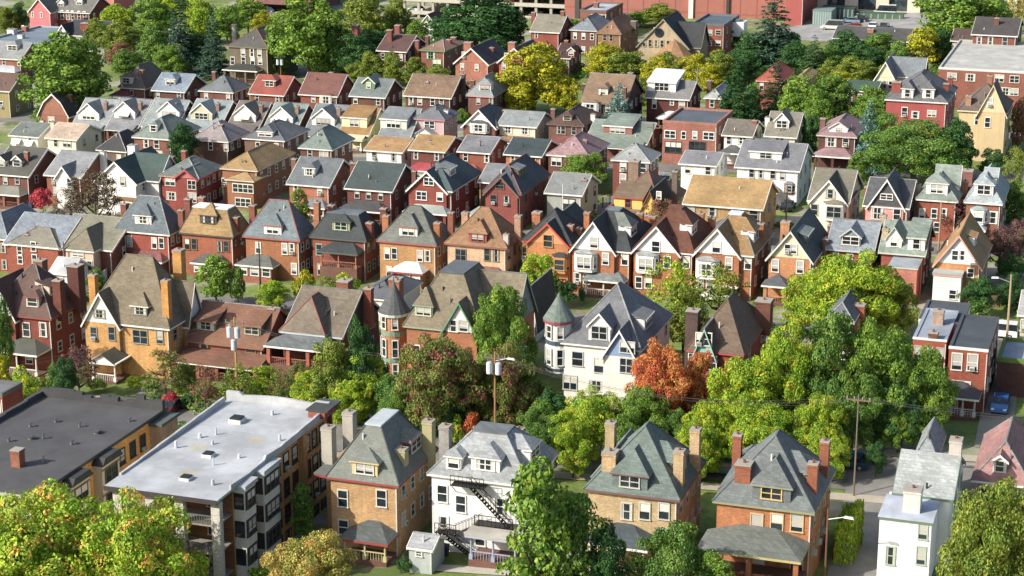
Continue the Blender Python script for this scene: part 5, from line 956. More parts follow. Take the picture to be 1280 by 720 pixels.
strip('sidewalk', [(-260, y1+6.4), (200, y1+6.4)], 1.8, 'concrete:a8a090', .06); strip('sidewalk', [(-260, y1-6.4), (200, y1-6.4)], 1.8, 'concrete:a8a090', .06)
xs_ = at(1085, 640)[0]
strip('side_street', [g2(1072, 745), g2(1098, 600)], 6.0, 'flat:7c7a76', .028)
for v in (395, 292, 205, 160): strip('alley', [(-300, yrow(v)), (220, yrow(v))], 5.5, 'flat:706e6a', .02)
strip('street', [g2(730, 296), g2(775, 262), g2(800, 245)], 9, ASPH, .03)
strip('driveway', [g2(1240, 560), g2(1256, 460), g2(1262, 420)], 3.6, 'concrete:8c8878', .03)
strip('parking_lot', [g2(1000, 30), g2(1150, 36)], 46, 'flat:8c8c8c', .04)
strip('yard_path', [g2(520, 708), g2(640, 716)], 1.5, 'concrete:b0aca0', .04)
# painted bay lines on the parking lot
# ------------------------------------------------------------------ vehicles
def car(label, u, v, rz, key, L=4.5, Wd=1.8, Hc=1.45, van=False, group=None):
    x, y, z = at(u, v); root = thing('van' if van else 'car', label, 'van' if van else 'car', (x, y, z+.04), rz, group)
    b = MB(); h1 = .95 if not van else 1.1
    prof = [(-L/2, .35), (-L/2, h1*.85), (-L/2+.15, h1), (L/2-1.1, h1), (L/2-.1, h1*.8), (L/2, .35)]
    b.prism([(p, q) for p, q in prof], -Wd/2, Wd/2, key, 'x'); 
    b.build('body', root)
    c = MB()
    if van: pr = [(-L/2+.05, h1), (-L/2+.12, Hc), (L/2-1.9, Hc), (L/2-1.1, h1)]
    else: pr = [(-L/2+.25, h1), (-L/2+.8, Hc-.02), (L/2-2.1, Hc-.02), (L/2-1.2, h1)]
    c.prism(pr, -Wd/2+.08, Wd/2-.08, 'glass:20262b', 'x'); c.build('windows', root)
    c = MB(); c.box(-Wd/2+.12, pr[1][0]-.02, Hc-.03, Wd/2-.12, pr[2][0]+.05, Hc+.03, key); c.build('roof', root)
    for sx in (-1, 1):
        for sy in (-.31, .31):
            w = MB(); w.cyl(0, 0, -.11, .11, .33, .33, 'paint:1c1c1c', 12); w.cyl(0, 0, .11*sx-.01, .11*sx+.02, .2, .18, 'metal:b0b0b0', 10); o = w.build('wheel', root, (sx*(Wd/2-.1), sy*L, .33)); o.rotation_euler = (0, pi/2, 0)
        hl = MB(); hl.box(sx*Wd*.36-.18, L/2-.06, .6, sx*Wd*.36+.18, L/2+.01, .78, 'paint:e0e0d8'); hl.build('headlight', root)
    return root
D0 = -PS*0
car('small blue car parked nose-down on the driveway beside the red row house', 1250, 512, pi, 'car:2c5c94', 4.4)
car('white van in the alley behind the sparse yellow-green tree', 899, 376, pi/2, 'car:e0e0e0', 5.2, 2, 2.0, van=True)
car('teal car half hidden under the tree beside the buff four-chimney house', 900, 592, pi/2+.1, 'car:587880', 4.4)
car('dark blue car parked by the kerb at the corner of the side street', 1059, 584, pi/2, 'car:24485c', 4.4)
car('white pickup-like van parked by the tall pole at the garden', 1247.5, 421, pi/2, 'car:e0e0e0', 4.6, 1.9, 1.9, van=True)
car('dark red car parked between the two flat-roofed apartment buildings', 213, 515, pi, 'car:5c2028', 4.4)
car('dark car on the small driveway below the big white house', 985, 262, 0, 'car:202428', 4.4)
car('dark car at the corner of the little street by the pale hip-roofed house', 831, 228, .2, 'car:c8ccd0', 4.4)
car('silver car parked in the shade left of the turreted house garages', 548, 370, pi/2, 'car:a8acb0', 4.4)
gp = 'cars in the parking lot at the top'
car('white passenger van in the parking lot in front of the pillared building', 1105, 19, pi/2, 'car:e8e8e8', 6.0, 2.1, 2.6, van=True, group=gp)
car('dark blue car in the back line of parked cars, beside the white van', 1073, 21, pi/2, 'car:28384c', 4.6, group=gp)
car('white car parked in front of the dark blue one in the lot', 1066, 24, pi/2, 'car:d8d8d8', 4.6, group=gp)
car('grey-blue car nearest the green containers in the lot', 1063, 29, pi/2, 'car:6c8094', 4.8, group=gp)
car('black car parked just behind the grey-blue car', 1074, 27, pi/2, 'car:20242c', 4.6, group=gp)
car('white car facing the camera alone in the middle of the parking lot', 1091.6, 35, 0, 'car:dcdcdc', 4.6, group=gp)
car('black car facing the camera beside the white one in the lot', 1105.6, 35, 0, 'car:30363c', 4.6, group=gp)
car('pale camper van parked beside the garages at the lot edge', 1040, 37, pi/2, 'car:b8b8b0', 5.4, 2.1, 2.3, van=True, group=gp)
car('small red car at the front edge of the parking lot', 1066, 36, pi/2, 'car:a83030', 4.4, group=gp)
# ------------------------------------------------------------------ top structures
def container(label, u, v, w, d, h, key):
    x, y, z = at(u, v); r = thing('shipping_container', label, 'container', (x, y, z))
    m = MB(); m.box(-w/2, 0, 0, w/2, d, h, key); m.build('body', r)
    m = MB()
    for i in range(8): m.box(-w/2+w*(i+.5)/8-.12, -.06, .2, -w/2+w*(i+.5)/8+.12, -.004, h-.3, 'paint:8c9c98')
    m.box(-w/2-.1, -.1, h+.003, w/2+.1, d, h+.12, key); m.build('door_ribs', r)
container('grey-green corrugated metal shed at the corner of the parking lot', 1027, 32, 4.6*1.0, 6, 3.6, 'paint:6c8480')
container('dark green dumpster enclosure behind the grey-green shed', 1047, 25, 8, 4, 3, 'paint:2c4840')
container('long dark green fence-like bin behind the lone white car', 1093, 24, 14, 1.5, 1.6, 'paint:3c5c44')
# pillared building
def pillared():
    x, y, z = at(1022, 16); x1 = x_on(1145, y, z)+30
    r = thing('pillared_building', 'cream concrete building with square pillars and dark glass bays behind the parking lot', 'building', (x, y, z)); W = x1-x
    m = MB(); m.box(0, 1.2, -3, W, 25, 12, 'glass:30383c'); m.build('glass_wall', r)
    m = MB(); m.box(-.5, .2, 9.5, W, 26, 13, 'stucco:c8bca8'); m.build('wall', r)
    n = 8
    for i in range(n):
        xx = W*i/(n-1)-1; q = MB(); q.box(xx, 0, -3, xx+3.2, 1.8, 9.49, 'stucco:ccc0a8'); q.build('pillar', r)
    q = MB(); q.box(0, .6, -3, W, 1.19, 1.2, 'stucco:b8ac98'); q.build('plinth', r)
pillared()
def deck_garage():
    x, y, z = at(505, 22); x1 = x_on(707, y, z)
    r = thing('parking_garage', 'multi-level concrete parking garage with open decks at the top', 'parking garage', (x, y, z)); W = x1-x
    for k in range(4):
        m = MB(); m.box(0, 0, 1.0+3.4*k, W, 40, 1.4+3.4*k, 'concrete:a8a498'); m.box(0, -.1, 1.1+3.4*k, W, 0, 2.1+3.4*k, 'concrete:b0aca0'); m.build('deck', r)
    n = 12
    for i in range(n):
        for yy in (0.2, 14):
            m = MB(); m.box(W*i/(n-1)-.35, yy, -3, W*i/(n-1)+.35, yy+.7, 14, 'concrete:9c988c'); m.build('column', r)
    m = MB(); m.box(0, 30, -3, W, 30.5, 14, 'concrete:5c5c58'); m.build('wall', r)
deck_garage()
def side_garage():
    x, y, z = at(321, 16); x1 = x_on(365, y, z)
    r = thing('parking_garage', 'brown brick parking garage with dark openings beside the salmon tower, top', 'parking garage', (x, y, z)); W = x1-x
    for k in range(4):
        m = MB(); m.box(0, 0, -1+3.6*k, W, 20, .4+3.6*k, 'brick:7c5450'); m.build('deck', r)
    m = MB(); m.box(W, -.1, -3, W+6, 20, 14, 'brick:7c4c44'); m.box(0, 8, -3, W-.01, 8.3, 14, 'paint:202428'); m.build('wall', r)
side_garage()
car('blue car on the lower deck of the brown brick garage', 335, 15, pi/2, 'car:2c4464', 4.6)
for i, (u, v, c, lab) in enumerate(((520, 15, 'c8ccd0', 'silver car parked on the garage deck at its left end'), (618, 14, '2c3c34', 'dark car parked on the garage deck above the dark green trees'), (672, 16, 'd8d8d8', 'white car parked on the garage deck near its right end'), (634, 8, 'b0302c', 'red car parked at the garage above the dark trees'))):
    x, y, z = at(505, 22); xx = x_on(u, y+3, z); o = car(lab, u, v, pi/2, 'car:'+c, 4.6, group='cars on the garage decks'); o.location = (xx, y+3, z+1.42+(3.4 if v < 9 else 0))
# rooftop units of the low block
for i, (u, v, lab) in enumerate(((911, 24, 'white rooftop cooling unit on the left of two behind the red block'), (921, 25, 'white rooftop cooling unit on the right of two behind the red block'))):
    x, y, z = at(u, v+8, 6); r = thing('cooling_unit', lab, 'cooling unit', (x, y, z-2), 0, 'rooftop cooling units')
    m = MB(); m.box(-2, -2, 0, 2, 2, 3.2, 'paint:d4d8dc'); m.build('body', r)
    m = MB(); m.cyl(0, 0, 3.2, 3.6, 1.4, 1.4, 'metal:707478', 12); m.build('fan', r)
# ------------------------------------------------------------------ poles
def pole(label, u, vt, vb, kind='wood', arm=True, trans=0, lamp=0, tag_='utility pole', key='wood:7c6448', r=.16):
    x, y, z = at(u, vb); h = z_on(vt, x, y)-z
    root = thing('utility_pole' if kind == 'wood' else 'street_lamp', label, tag_, (x, y, z))
    m = MB(); m.cyl(0, 0, -.5, h, r, r*.65, key, 8); m.build('pole', root)
    if arm:
        m = MB(); m.box(-1.2, -.08, h-.75, 1.2, .08, h-.6, 'wood:6c5c4c')
        for s in (-1.1, -.4, .4, 1.1): m.cyl(s, 0, h-.6, h-.35, .05, .07, 'paint:8c8c88', 6)
        m.build('crossarm', root)
    for i in range(trans):
        m = MB(); a = (-.5, .5, 0, .1)[i]; zz = h-2.3-(0 if i < 2 else 1.5); m.cyl(a, -.35, zz, zz+1.15, .34, .34, 'paint:b8c0c8', 12); m.cyl(a, -.35, zz+1.15, zz+1.3, .36, .2, 'paint:9ca4ac', 12); m.box(a-.05, -.2, zz+.3, a+.05, .1, zz+.5, 'metal:606468'); m.build('transformer', root)
    if lamp:
        m = MB(); s = lamp; m.tube((0, 0, h-1.0), (s*1.5, -.2, h-.5), .05, 'metal:a8acac'); m.solid([(s*1.4, -.35, h-.55), (s*2.3, -.35, h-.6), (s*2.3, -.05, h-.6), (s*1.4, -.05, h-.55), (s*1.5, -.3, h-.4), (s*2.2, -.3, h-.45), (s*2.2, -.1, h-.45), (s*1.5, -.1, h-.4)], [(0,1,2,3),(4,5,6,7),(0,1,5,4),(1,2,6,5),(2,3,7,6),(3,0,4,7)], 'paint:d8d8d4'); m.build('lamp_head', root)
    return (x, y, z, h)
pA = pole('tan utility pole with three grey transformers in front of the brown bungalow', 297, 397, 500, trans=3, key='wood:a08454')
pB = pole('wooden utility pole with two white transformers among the maroon trees', 619, 440, 565, trans=2, key='wood:8c6c44', lamp=1)
pC = pole('dark wooden utility pole with wires at the corner of the side street', 1067, 492, 620, key='wood:6c6050', r=.1)
pole('brown street lamp pole beside the orange-red brick house, white lamp head', 1030, 636, 745, arm=False, lamp=1, kind='lamp', tag_='street lamp', key='wood:6c4838', r=.11)
pole('tall bare wooden pole beside the vegetable garden at the right', 1258, 343, 430, arm=False, key='wood:9c8c70', lamp=-1)
pole('dark wooden pole rising out of the yellow-orange tree, lower left', 209, 672, 760, arm=True, trans=1, key='wood:5c5044')
pole('thin wooden pole before the purple-leaved tree by the green slate hips', 1172, 252, 330, arm=False, key='wood:9c8468')
pole('white plastic-clad pole in front of the grey clapboard house', 703, 230, 300, arm=False, key='paint:c4c4c0', r=.1)
pole('thin pole with crossarm beside the wide brick bungalow', 816, 155, 200, key='wood:5c5448')
pole('thin dark pole in front of the small dormer house in the fourth row', 384, 218, 262, arm=False, key='wood:4c4844')
pole('grey wooden pole between the low brick double houses', 82, 302, 352, arm=False, key='wood:6c6c6c')
pole('dark pole beside the glazed back porch in the middle row', 326, 303, 372, arm=False, key='wood:4c4844')
pole('wooden pole with two white transformers in front of the big green tree at the top', 351.5, 68, 104, trans=2)
pole('pole with crossarm behind the long apartment block parapet', 1207, 84, 118, arm=True, key='wood:b0a898')
pole('grey pole in the dark gap beside the cream-fronted cross-gabled house', 982, 232, 290, arm=False, key='wood:6c6860')
pole('thin grey lamp post standing behind the great green tree, top left', 38, 30, 52, arm=False, lamp=-1, kind='lamp', tag_='street lamp', key='metal:8c8c88', r=.1)
pole('thin pole with wires at the middle of the olive street trees', 871, 85, 122, key='wood:8c8474')
pole('thin pole in front of the pink-roofed dark brick house', 1062, 155, 212, arm=False, key='wood:8c7c70', r=.09)
pole('slim pole between the second and third bungalows', 411, 134, 176, arm=False, key='wood:6c6c68', r=.09)
pole('slim pole in front of the cream house with pale grey roof', 627, 140, 178, arm=False, key='wood:6c6c68', r=.09)
pole('slim white pole behind the green hip-roofed house row', 202, 128, 172, arm=False, key='wood:6c6c68', r=.09)
# yellow road sign
x, y, z = at(1063, 216); r = thing('road_sign', 'yellow diamond road sign with black curved arrow in front of the dark brick porch', 'road sign', (x, y, z))
m = MB(); m.cyl(0, 0, 0, 3.0, .05, .05, 'metal:707070', 6); m.build('post', r)
m = MB(); m.prism([(-.75, 2.6), (0, 3.35), (.75, 2.6), (0, 1.85)], -.08, -.04, 'paint:e8b418'); m.build('sign_plate', r)
m = MB(); m.box(.1, -.1, 2.25, .22, -.085, 2.7, 'paint:181818'); m.box(-.3, -.1, 2.58, .1, -.085, 2.7, 'paint:181818'); m.prism([(-.5, 2.64), (-.25, 2.85), (-.25, 2.43)], -.1, -.085, 'paint:181818'); m.box(-.25, -.1, 1.4, .25, -.06, 1.8, 'paint:e8b418'); m.build('arrow', r)
def wires(label, a, b, n=3, sag=1.6, dz=-.4, r=.013, spread=.8):
    (x0, y0, z0, h0), (x1, y1_, z1, h1) = a, b
    m = MB()
    for k in range(n):
        off = (k-(n-1)/2)*spread; lst = None
        for i in range(17):
            t = i/16; p = (x0+(x1-x0)*t+off, y0+(y1_-y0)*t, (z0+h0)*(1-t)+(z1+h1)*t+dz-sag*4*t*(1-t)-.25*(k % 2))
            if lst: m.tube(lst, p, r, 'metal:5c5c5c', 4)
            lst = p
    tag(m.build('power_line'), label, 'power line')
wires('power lines strung from the tan transformer pole to the two-transformer pole', pA, pB, 4)
wires('power lines from the two-transformer pole to the dark pole at the side street', pB, pC, 4, 2.2)
wires('power lines running right from the dark corner pole past the red row house', pC, (pC[0]+60, pC[1]+6, gz(pC[0]+60, pC[1]+6), pC[3]), 4, 2)
wires('power lines running left from the tan pole out over the dark roof', pA, (pA[0]-50, pA[1]-20, gz(pA[0]-50, pA[1]-20), 6), 2, 1.5)
# fences and walls
def fence(label, p0, p1, h, key, name='fence', boards=True):
    x0, y0 = p0; x1, y1_ = p1; L = math.dist(p0, p1); ang = math.atan2(y1_-y0, x1-x0)
    r = thing(name, label, 'fence', (x0, y0, gz(x0, y0)), ang); sl = (gz(x1, y1_)-gz(x0, y0))/L
    n = max(2, int(L/2.4)); 
    m = MB()
    k = int(L/.3)
    for i in range(k):
        a = L*i/k; m.box(a, -.02, a*sl-.3, a+(.27 if boards else .04), .02, a*sl+h, key)
    m.build('panel', r)
    for i in range(min(n, 30)+1):
        a = L*i/n; m = MB(); m.box(a-.07, -.12, a*sl-.3, a+.07, -.03, a*sl+h+.12, key); m.build('post', r)
fence('brown board fence along the side street below the orange-red brick house', g2(1040, 700), g2(1052, 664), 1.7, 'wood:6c4028')
fence('white wooden fence running up behind the dark red house at left', g2(104, 372), g2(142, 342), 1.6, 'paint:d0d0d0')
fence('grey garden fence next to the pale shed in the bottom yard', g2(500, 716), g2(512, 688), 1.2, 'metal:5c6460', boards=False)
fence('green wire fence beside the grey clapboard house', g2(744, 262), g2(762, 258), 1.7, 'paint:2c4c44', boards=False)
fence('brown fence behind the vegetable garden', g2(1228, 383), g2(1268, 384), 1.5, 'wood:6c5844')
def pick(label, name, u, v, f): x, y, z = at(u, v); r = thing(name, label, name.replace('_', ' '), (x, y, z)); f(r); return r
def umb(key):
    def f(r):
        m = MB(); m.cyl(0, 0, 0, 2.3, .04, .03, 'metal:b0b0b0', 6); m.build('pole', r)
        m = MB(); m.cyl(0, 0, 2.0, 2.7, 1.6, .03, key, 8, cap=False); m.build('canopy', r)
    return f
pick('red patio umbrella behind the low brick double house', 'patio_umbrella', 14, 333, umb('paint:b8303c'))
pick('salmon patio umbrella behind the low double house, right of the red one', 'patio_umbrella', 51, 336, umb('paint:d08060'))
def bin_(r):
    m = MB(); m.solid([(-.3,-.3,0),(.3,-.3,0),(.3,.3,0),(-.3,.3,0),(-.36,-.36,1),(.36,-.36,1),(.36,.36,1),(-.36,.36,1)], [(0,3,2,1),(0,1,5,4),(1,2,6,5),(2,3,7,6),(3,0,4,7)], 'paint:24304c'); m.build('body', r)
    m = MB(); m.box(-.38, -.4, 1.0, .38, .38, 1.08, 'paint:1c2840'); m.build('lid', r)
pick('dark blue wheeled bin beside the left-edge brick house porch', 'wheeled_bin', 39, 260, bin_)
pick('dark wheeled bin beside the pale garden shed', 'wheeled_bin', 556, 694, bin_)
import numpy as np
# ------------------------------------------------------------------ foliage
rng = np.random.default_rng(11)
def leaf_mat(name, c1, c2, c3, acc=.12, tr=.25):
    m, nt, bs = node_mat('foliage_'+name); L = nt.links; co = world_co(nt)
    geo = N(nt, 'ShaderNodeNewGeometry'); oi = N(nt, 'ShaderNodeObjectInfo')
    a, b, c = [[q*1.22+.005 for q in lin(k)[:3]]+[1] for k in (c1, c2, c3)]
    big = ramp(nt, noise(nt, co, .38, 3), .38, .62)
    x = mixc(nt, big, a, b)
    isl = ramp(nt, geo.outputs['Random Per Island'], 0, 1, .5, 1.45)
    gr = N(nt, 'ShaderNodeCombineColor'); [L.new(isl, gr.inputs[i]) for i in range(3)]
    x = mixc(nt, 1.0, x, gr.outputs[0], 'MULTIPLY')
    pat = ramp(nt, noise(nt, co, .8, 4, .7), .68-acc*.6, .76-acc*.6)
    x = mixc(nt, pat, x, c)
    L.new(x, bs.inputs['Base Color']); bs.inputs['Roughness'].default_value = .6; bs.inputs['Specular IOR Level'].default_value = .25
    t = N(nt, 'ShaderNodeBsdfTranslucent'); L.new(x, t.inputs['Color'])
    mx = N(nt, 'ShaderNodeMixShader'); mx.inputs[0].default_value = tr
    L.new(bs.outputs[0], mx.inputs[1]); L.new(t.outputs[0], mx.inputs[2]); L.new(mx.outputs[0], nt.nodes['Material Output'].inputs[0])
    return m
LM = dict(
 green=leaf_mat('green', '52722a', '6c8830', '909c3a', .18), dgreen=leaf_mat('dark_green', '2e4e28', '3a602c', '5c7430', .08),
 mgreen=leaf_mat('mid_green', '48682e', '5e7c30', '8a9438', .16), lime=leaf_mat('lime', '688826', '8ca22c', 'aeac3a', .24),
 yellow=leaf_mat('golden', '80861e', '9c9a24', 'b4a42c', .2), olive=leaf_mat('olive', '5e742c', '788230', '948c40', .16),
 mixed=leaf_mat('turning', '74962c', '92a634', 'c89850', .23), orange=leaf_mat('orange', 'b0683c', 'b4884a', 'b0543c', .3),
 red=leaf_mat('red', 'a03440', 'b04850', '883038', .2), maroon=leaf_mat('maroon', '5a6c30', '707838', '844c48', .26),
 purple=leaf_mat('purple', '6a4a48', '745450', '5c5838', .25), smoke=leaf_mat('bare_brown', '54483c', '5c5440', '6c5c44', .2, .15),
 conifer=leaf_mat('conifer', '304c2c', '405c32', '50682c', .06, .12), spruce=leaf_mat('spruce', '2e4a3a', '3c5644', '405c4c', .05, .12),
 blue=leaf_mat('blue_spruce', '54746c', '6c8c84', '44645c', .1, .12), pale=leaf_mat('pale', '8a8c44', 'a09850', 'b08448', .25), rust=leaf_mat('rust', '785440', '84604c', '6c6840', .2))
BARK = M('wood:5a4c40')
def quads_mesh(name, P, Nn, size, asp=.62):
    n = len(P)
    a = np.cross(Nn, rng.normal(size=(n, 3))); a /= np.linalg.norm(a, axis=1)[:, None]+1e-9
    b = np.cross(Nn, a)
    s = (size*rng.uniform(.4, 1.5, n))[:, None]
    A, B = a*s*.5, b*s*.5*asp
    V = np.empty((n, 4, 3)); V[:, 0] = P-A; V[:, 1] = P-B+Nn*s*.12; V[:, 2] = P+A; V[:, 3] = P+B+Nn*s*.12
    me = bpy.data.meshes.new(name); me.vertices.add(4*n); me.vertices.foreach_set('co', V.reshape(-1).astype(np.float32))
    me.loops.add(4*n); me.loops.foreach_set('vertex_index', np.arange(4*n, dtype=np.int32))
    me.polygons.add(n); me.polygons.foreach_set('loop_start', np.arange(0, 4*n, 4, dtype=np.int32)); me.polygons.foreach_set('loop_total', np.full(n, 4, np.int32))
    me.update(); me.materials.append(LM['green'])
    return me
def unit(v): return v/(np.linalg.norm(v, axis=1)[:, None]+1e-9)
def crown_mesh(R, H, nl, leaf, dens, seed, low=.16, gap=.0, lobe=(.22, .42), top=1.0, loose=.2):
    """crown in metres for a tree of radius R and height H; returned in unit scale"""
    global rng
    rng = np.random.default_rng(seed)
    cz = H*(low+1)/2; hz = H*(1-low)/2
    d = unit(rng.normal(size=(nl, 3))); d[:, 2] = np.where(d[:, 2] < -.88, -d[:, 2], d[:, 2])
    lr = rng.uniform(lobe[0], lobe[1], nl)*min(R, hz*1.1)
    rad = rng.uniform(.5, .97, nl)
    C = np.stack([d[:, 0]*(R-lr)*rad*1.12, d[:, 1]*(R-lr)*rad*1.12, cz+d[:, 2]*(hz-lr*.8)*rad*1.08], 1)
    # widen crown in the upper middle
    k = 1-.12*np.clip((C[:, 2]-cz)/hz, 0, 1); C[:, 0] *= k; C[:, 1] *= k
    C = np.vstack([C, [[0, 0, cz]]]); lr = np.append(lr, min(R, hz)*.5)
    P, Q = [], []
    for c, r in zip(C, lr):
        n = int(4*pi*r*r*dens/(leaf*leaf*.3))
        u = unit(rng.normal(size=(n, 3))); 
        # sub clumps: perturb radius with a few bumps
        bd = unit(rng.normal(size=(9, 3))); bump = np.max(u@bd.T, axis=1); rr = r*(.80+.30*np.clip((bump-.55)/.45, 0, 1))*(1-loose*np.abs(rng.normal(size=n)))
        p = c+u*rr[:, None]*np.array([1, 1, .68])
        q = p/leaf*.21
        nz = np.sin(q[:, 0]*1.3+seed)*np.sin(q[:, 1]*1.5+2*seed)+np.sin(q[:, 2]*1.7+q[:, 0]*.9)*np.sin(q[:, 1]*2.3-q[:, 2])+.6*np.sin(q[:, 0]*3.7+q[:, 1]*3.1)*np.sin(q[:, 2]*4.1)
        p = p+u*(nz*r*.13)[:, None]
        keep = (u[:, 2] > -.8) & (nz > -.95+gap*.4)
        # drop leaves deep inside other lobes
        for c2, r2 in zip(C, lr):
            if c2 is c: continue
            dd = np.linalg.norm(p-c2, axis=1); keep &= ~((dd < r2*.62) & (dd > 0) & (rng.random(n) < .9) & (np.linalg.norm(c2-c) > .01))
        if gap: keep &= np.sin(p[:, 0]*1.7+seed)*np.sin(p[:, 1]*1.9)*np.sin(p[:, 2]*2.1+1) < 1-gap
        p, u = p[keep], u[keep]
        nn = unit(u*1.05+rng.normal(size=p.shape)*.6+np.array([0, 0, .25]))
        P.append(p); Q.append(nn)
    P, Q = np.vstack(P), np.vstack(Q)
    me = quads_mesh('crown', P, Q, leaf)
    co = np.empty(len(me.vertices)*3, np.float32); me.vertices.foreach_get('co', co); co = co.reshape(-1, 3)
    co /= np.array([R, R, H], np.float32); me.vertices.foreach_set('co', co.reshape(-1)); me.update()
    return me
def conifer_mesh(R, H, leaf, seed, droop=.25, low=.06, pw=.85):
    global rng
    rng = np.random.default_rng(seed)
    P, Q = [], []; z = H*low
    while z < H*.98:
        f = 1-(z/H); r = R*max(.05, f**pw)*rng.uniform(.8, 1.1); nb = max(4, int(2*pi*r/1.0))
        for k in range(nb):
            a = rng.uniform(0, 2*pi); L = r*rng.uniform(.65, 1.12); n = max(5, int(L*L*2.2/(leaf*leaf)*.16)+int(L/leaf*5))
            t = rng.random(n)**.6; wd = (1-t)*.5*L*.5+.12*L
            off = rng.normal(size=n)*wd*.5
            x = t*L; zz = z-droop*L*t**1.5+rng.normal(size=n)*.1*L*.5+.12*L*t
            P.append(np.stack([x*cos(a)-off*sin(a), x*sin(a)+off*cos(a), zz], 1))
            Q.append(unit(np.stack([np.full(n, cos(a)*.3), np.full(n, sin(a)*.3), np.full(n, 1.0)], 1)+rng.normal(size=(n, 3))*.5))
        z += max(.28, H*.03)*rng.uniform(.8, 1.2)
    P, Q = np.vstack(P), np.vstack(Q)
    me = quads_mesh('crown', P/np.array([R, R, H]), Q, 1e-6)
    me = quads_mesh('crown', P, Q, leaf, .4)
    co = np.empty(len(me.vertices)*3, np.float32); me.vertices.foreach_get('co', co); co = co.reshape(-1, 3)
    co /= np.array([R, R, H], np.float32); me.vertices.foreach_set('co', co.reshape(-1)); me.update()
    return me
def trunk_mesh(seed, limbs=6, top=.75, r=.05):
    rd_ = random.Random(seed); m = MB()
    pts = [(0, 0, -.05), (rd_.uniform(-.04, .04), rd_.uniform(-.04, .04), .25), (rd_.uniform(-.06, .06), rd_.uniform(-.06, .06), .5), (0, 0, top)]
    rr = [r*1.2, r*.85, r*.55, r*.2]
    for i in range(3): m.tube(pts[i], pts[i+1], rr[i], BARK, 7, rr[i+1])
    for i in range(limbs):
        a = i*2.4+rd_.uniform(0, 1); z = rd_.uniform(.22, .55); b = (0, 0, z); l = rd_.uniform(.45, .8)
        e = (cos(a)*l, sin(a)*l, z+rd_.uniform(.12, .3)); mid = tuple((b[k]*.5+e[k]*.5)+(-.04 if k == 2 else 0) for k in range(3))
        m.tube(b, mid, r*.5, BARK, 5, r*.32); m.tube(mid, e, r*.32, BARK, 5, r*.1)
    return m.mesh('trunk')
CR = {'L': [crown_mesh(7, 11, 84, .245, .6, s, low=.03, lobe=(.15, .31)) for s in (1, 2, 3)],
      'M': [crown_mesh(4, 9, 52, .22, .6, s, low=.03, lobe=(.18, .34)) for s in (4, 5, 6)],
      'S': [crown_mesh(1.7, 3, 16, .2, .6, s, low=.02, lobe=(.3, .5)) for s in (7, 8)],
      'F': [crown_mesh(5, 12, 64, .36, .62, s, low=.02, lobe=(.18, .34)) for s in (9, 10, 12)],      # far trees, larger leaf sprays
      'P': [crown_mesh(4, 10, 40, .26, .27, s, low=.15, lobe=(.16, .3), loose=.5) for s in (13, 14)],   # sparse
      'C': [conifer_mesh(3, 13, .34, s) for s in (15, 16)], 'B': [conifer_mesh(3, 8, .3, 17, .05, .03, .7)], 
      'Y': [crown_mesh(1.2, 5, 14, .22, .7, 18, low=.0, lobe=(.5, .8))], 'K': [crown_mesh(3, 10, 40, .34, .6, 19, low=.05, lobe=(.2, .42))]}
def hedge_mesh():
    g = np.random.default_rng(77); n = 5200; p = g.uniform(-1, 1, (n, 3)); ax = g.integers(0, 3, n); sg = np.where(g.random(n) < .5, -1.0, 1.0)
    for i in range(n): p[i, ax[i]] = sg[i]*g.uniform(.88, 1.04)
    nn = np.zeros((n, 3)); nn[np.arange(n), ax] = sg; p[:, 2] = np.abs(p[:, 2])
    P = p*np.array([1.1, 3.4, 2.2]); P += np.sin(P[:, [1, 2, 0]]*2.3)*.14
    me = quads_mesh('crown', P, unit(nn+g.normal(size=(n, 3))*.5), .2)
    co = np.empty(len(me.vertices)*3, np.float32); me.vertices.foreach_get('co', co); co = co.reshape(-1, 3)/np.array([1.1, 1.1, 2.2], np.float32)
    me.vertices.foreach_set('co', co.reshape(-1)); me.update(); return me
CR['G'] = [hedge_mesh()]
TR = [trunk_mesh(s) for s in (1, 2, 3)]; TRC = trunk_mesh(9, 0, .9, .03)
_tn = [0]
def tree(label, u, vt, vb, wpx, cls, col, name='tree', cat='tree', group=None, rot=None):
    x, y, z = at(u, vb); s = scale_at(x, y, z+4); R = wpx/s/2; H = max(.5, z_on(vt+1, x, y)-z)
    if H > 26 or H < .6: print('tree H', label, round(H, 1), round(R, 1))
    _tn[0] += 1; i = _tn[0]
    r = thing(name, label, cat, (x, y, z), (i*1.7) % 6.28 if rot is None else rot, group)
    me = CR[cls][i % len(CR[cls])]
    c = place('crown', me, r); c.scale = (R*1.12, R*1.12, H*1.03)
    c.material_slots[0].link = 'OBJECT'; c.material_slots[0].material = LM[col]
    if name != 'shrub':
        t = place('trunk', TRC if cls in 'CB' else TR[i % 3], r); k = R if cls not in 'CB' else R*.8; t.scale = (k, k, H)
    return r
T = tree
gS = 'trees in gardens and along streets'
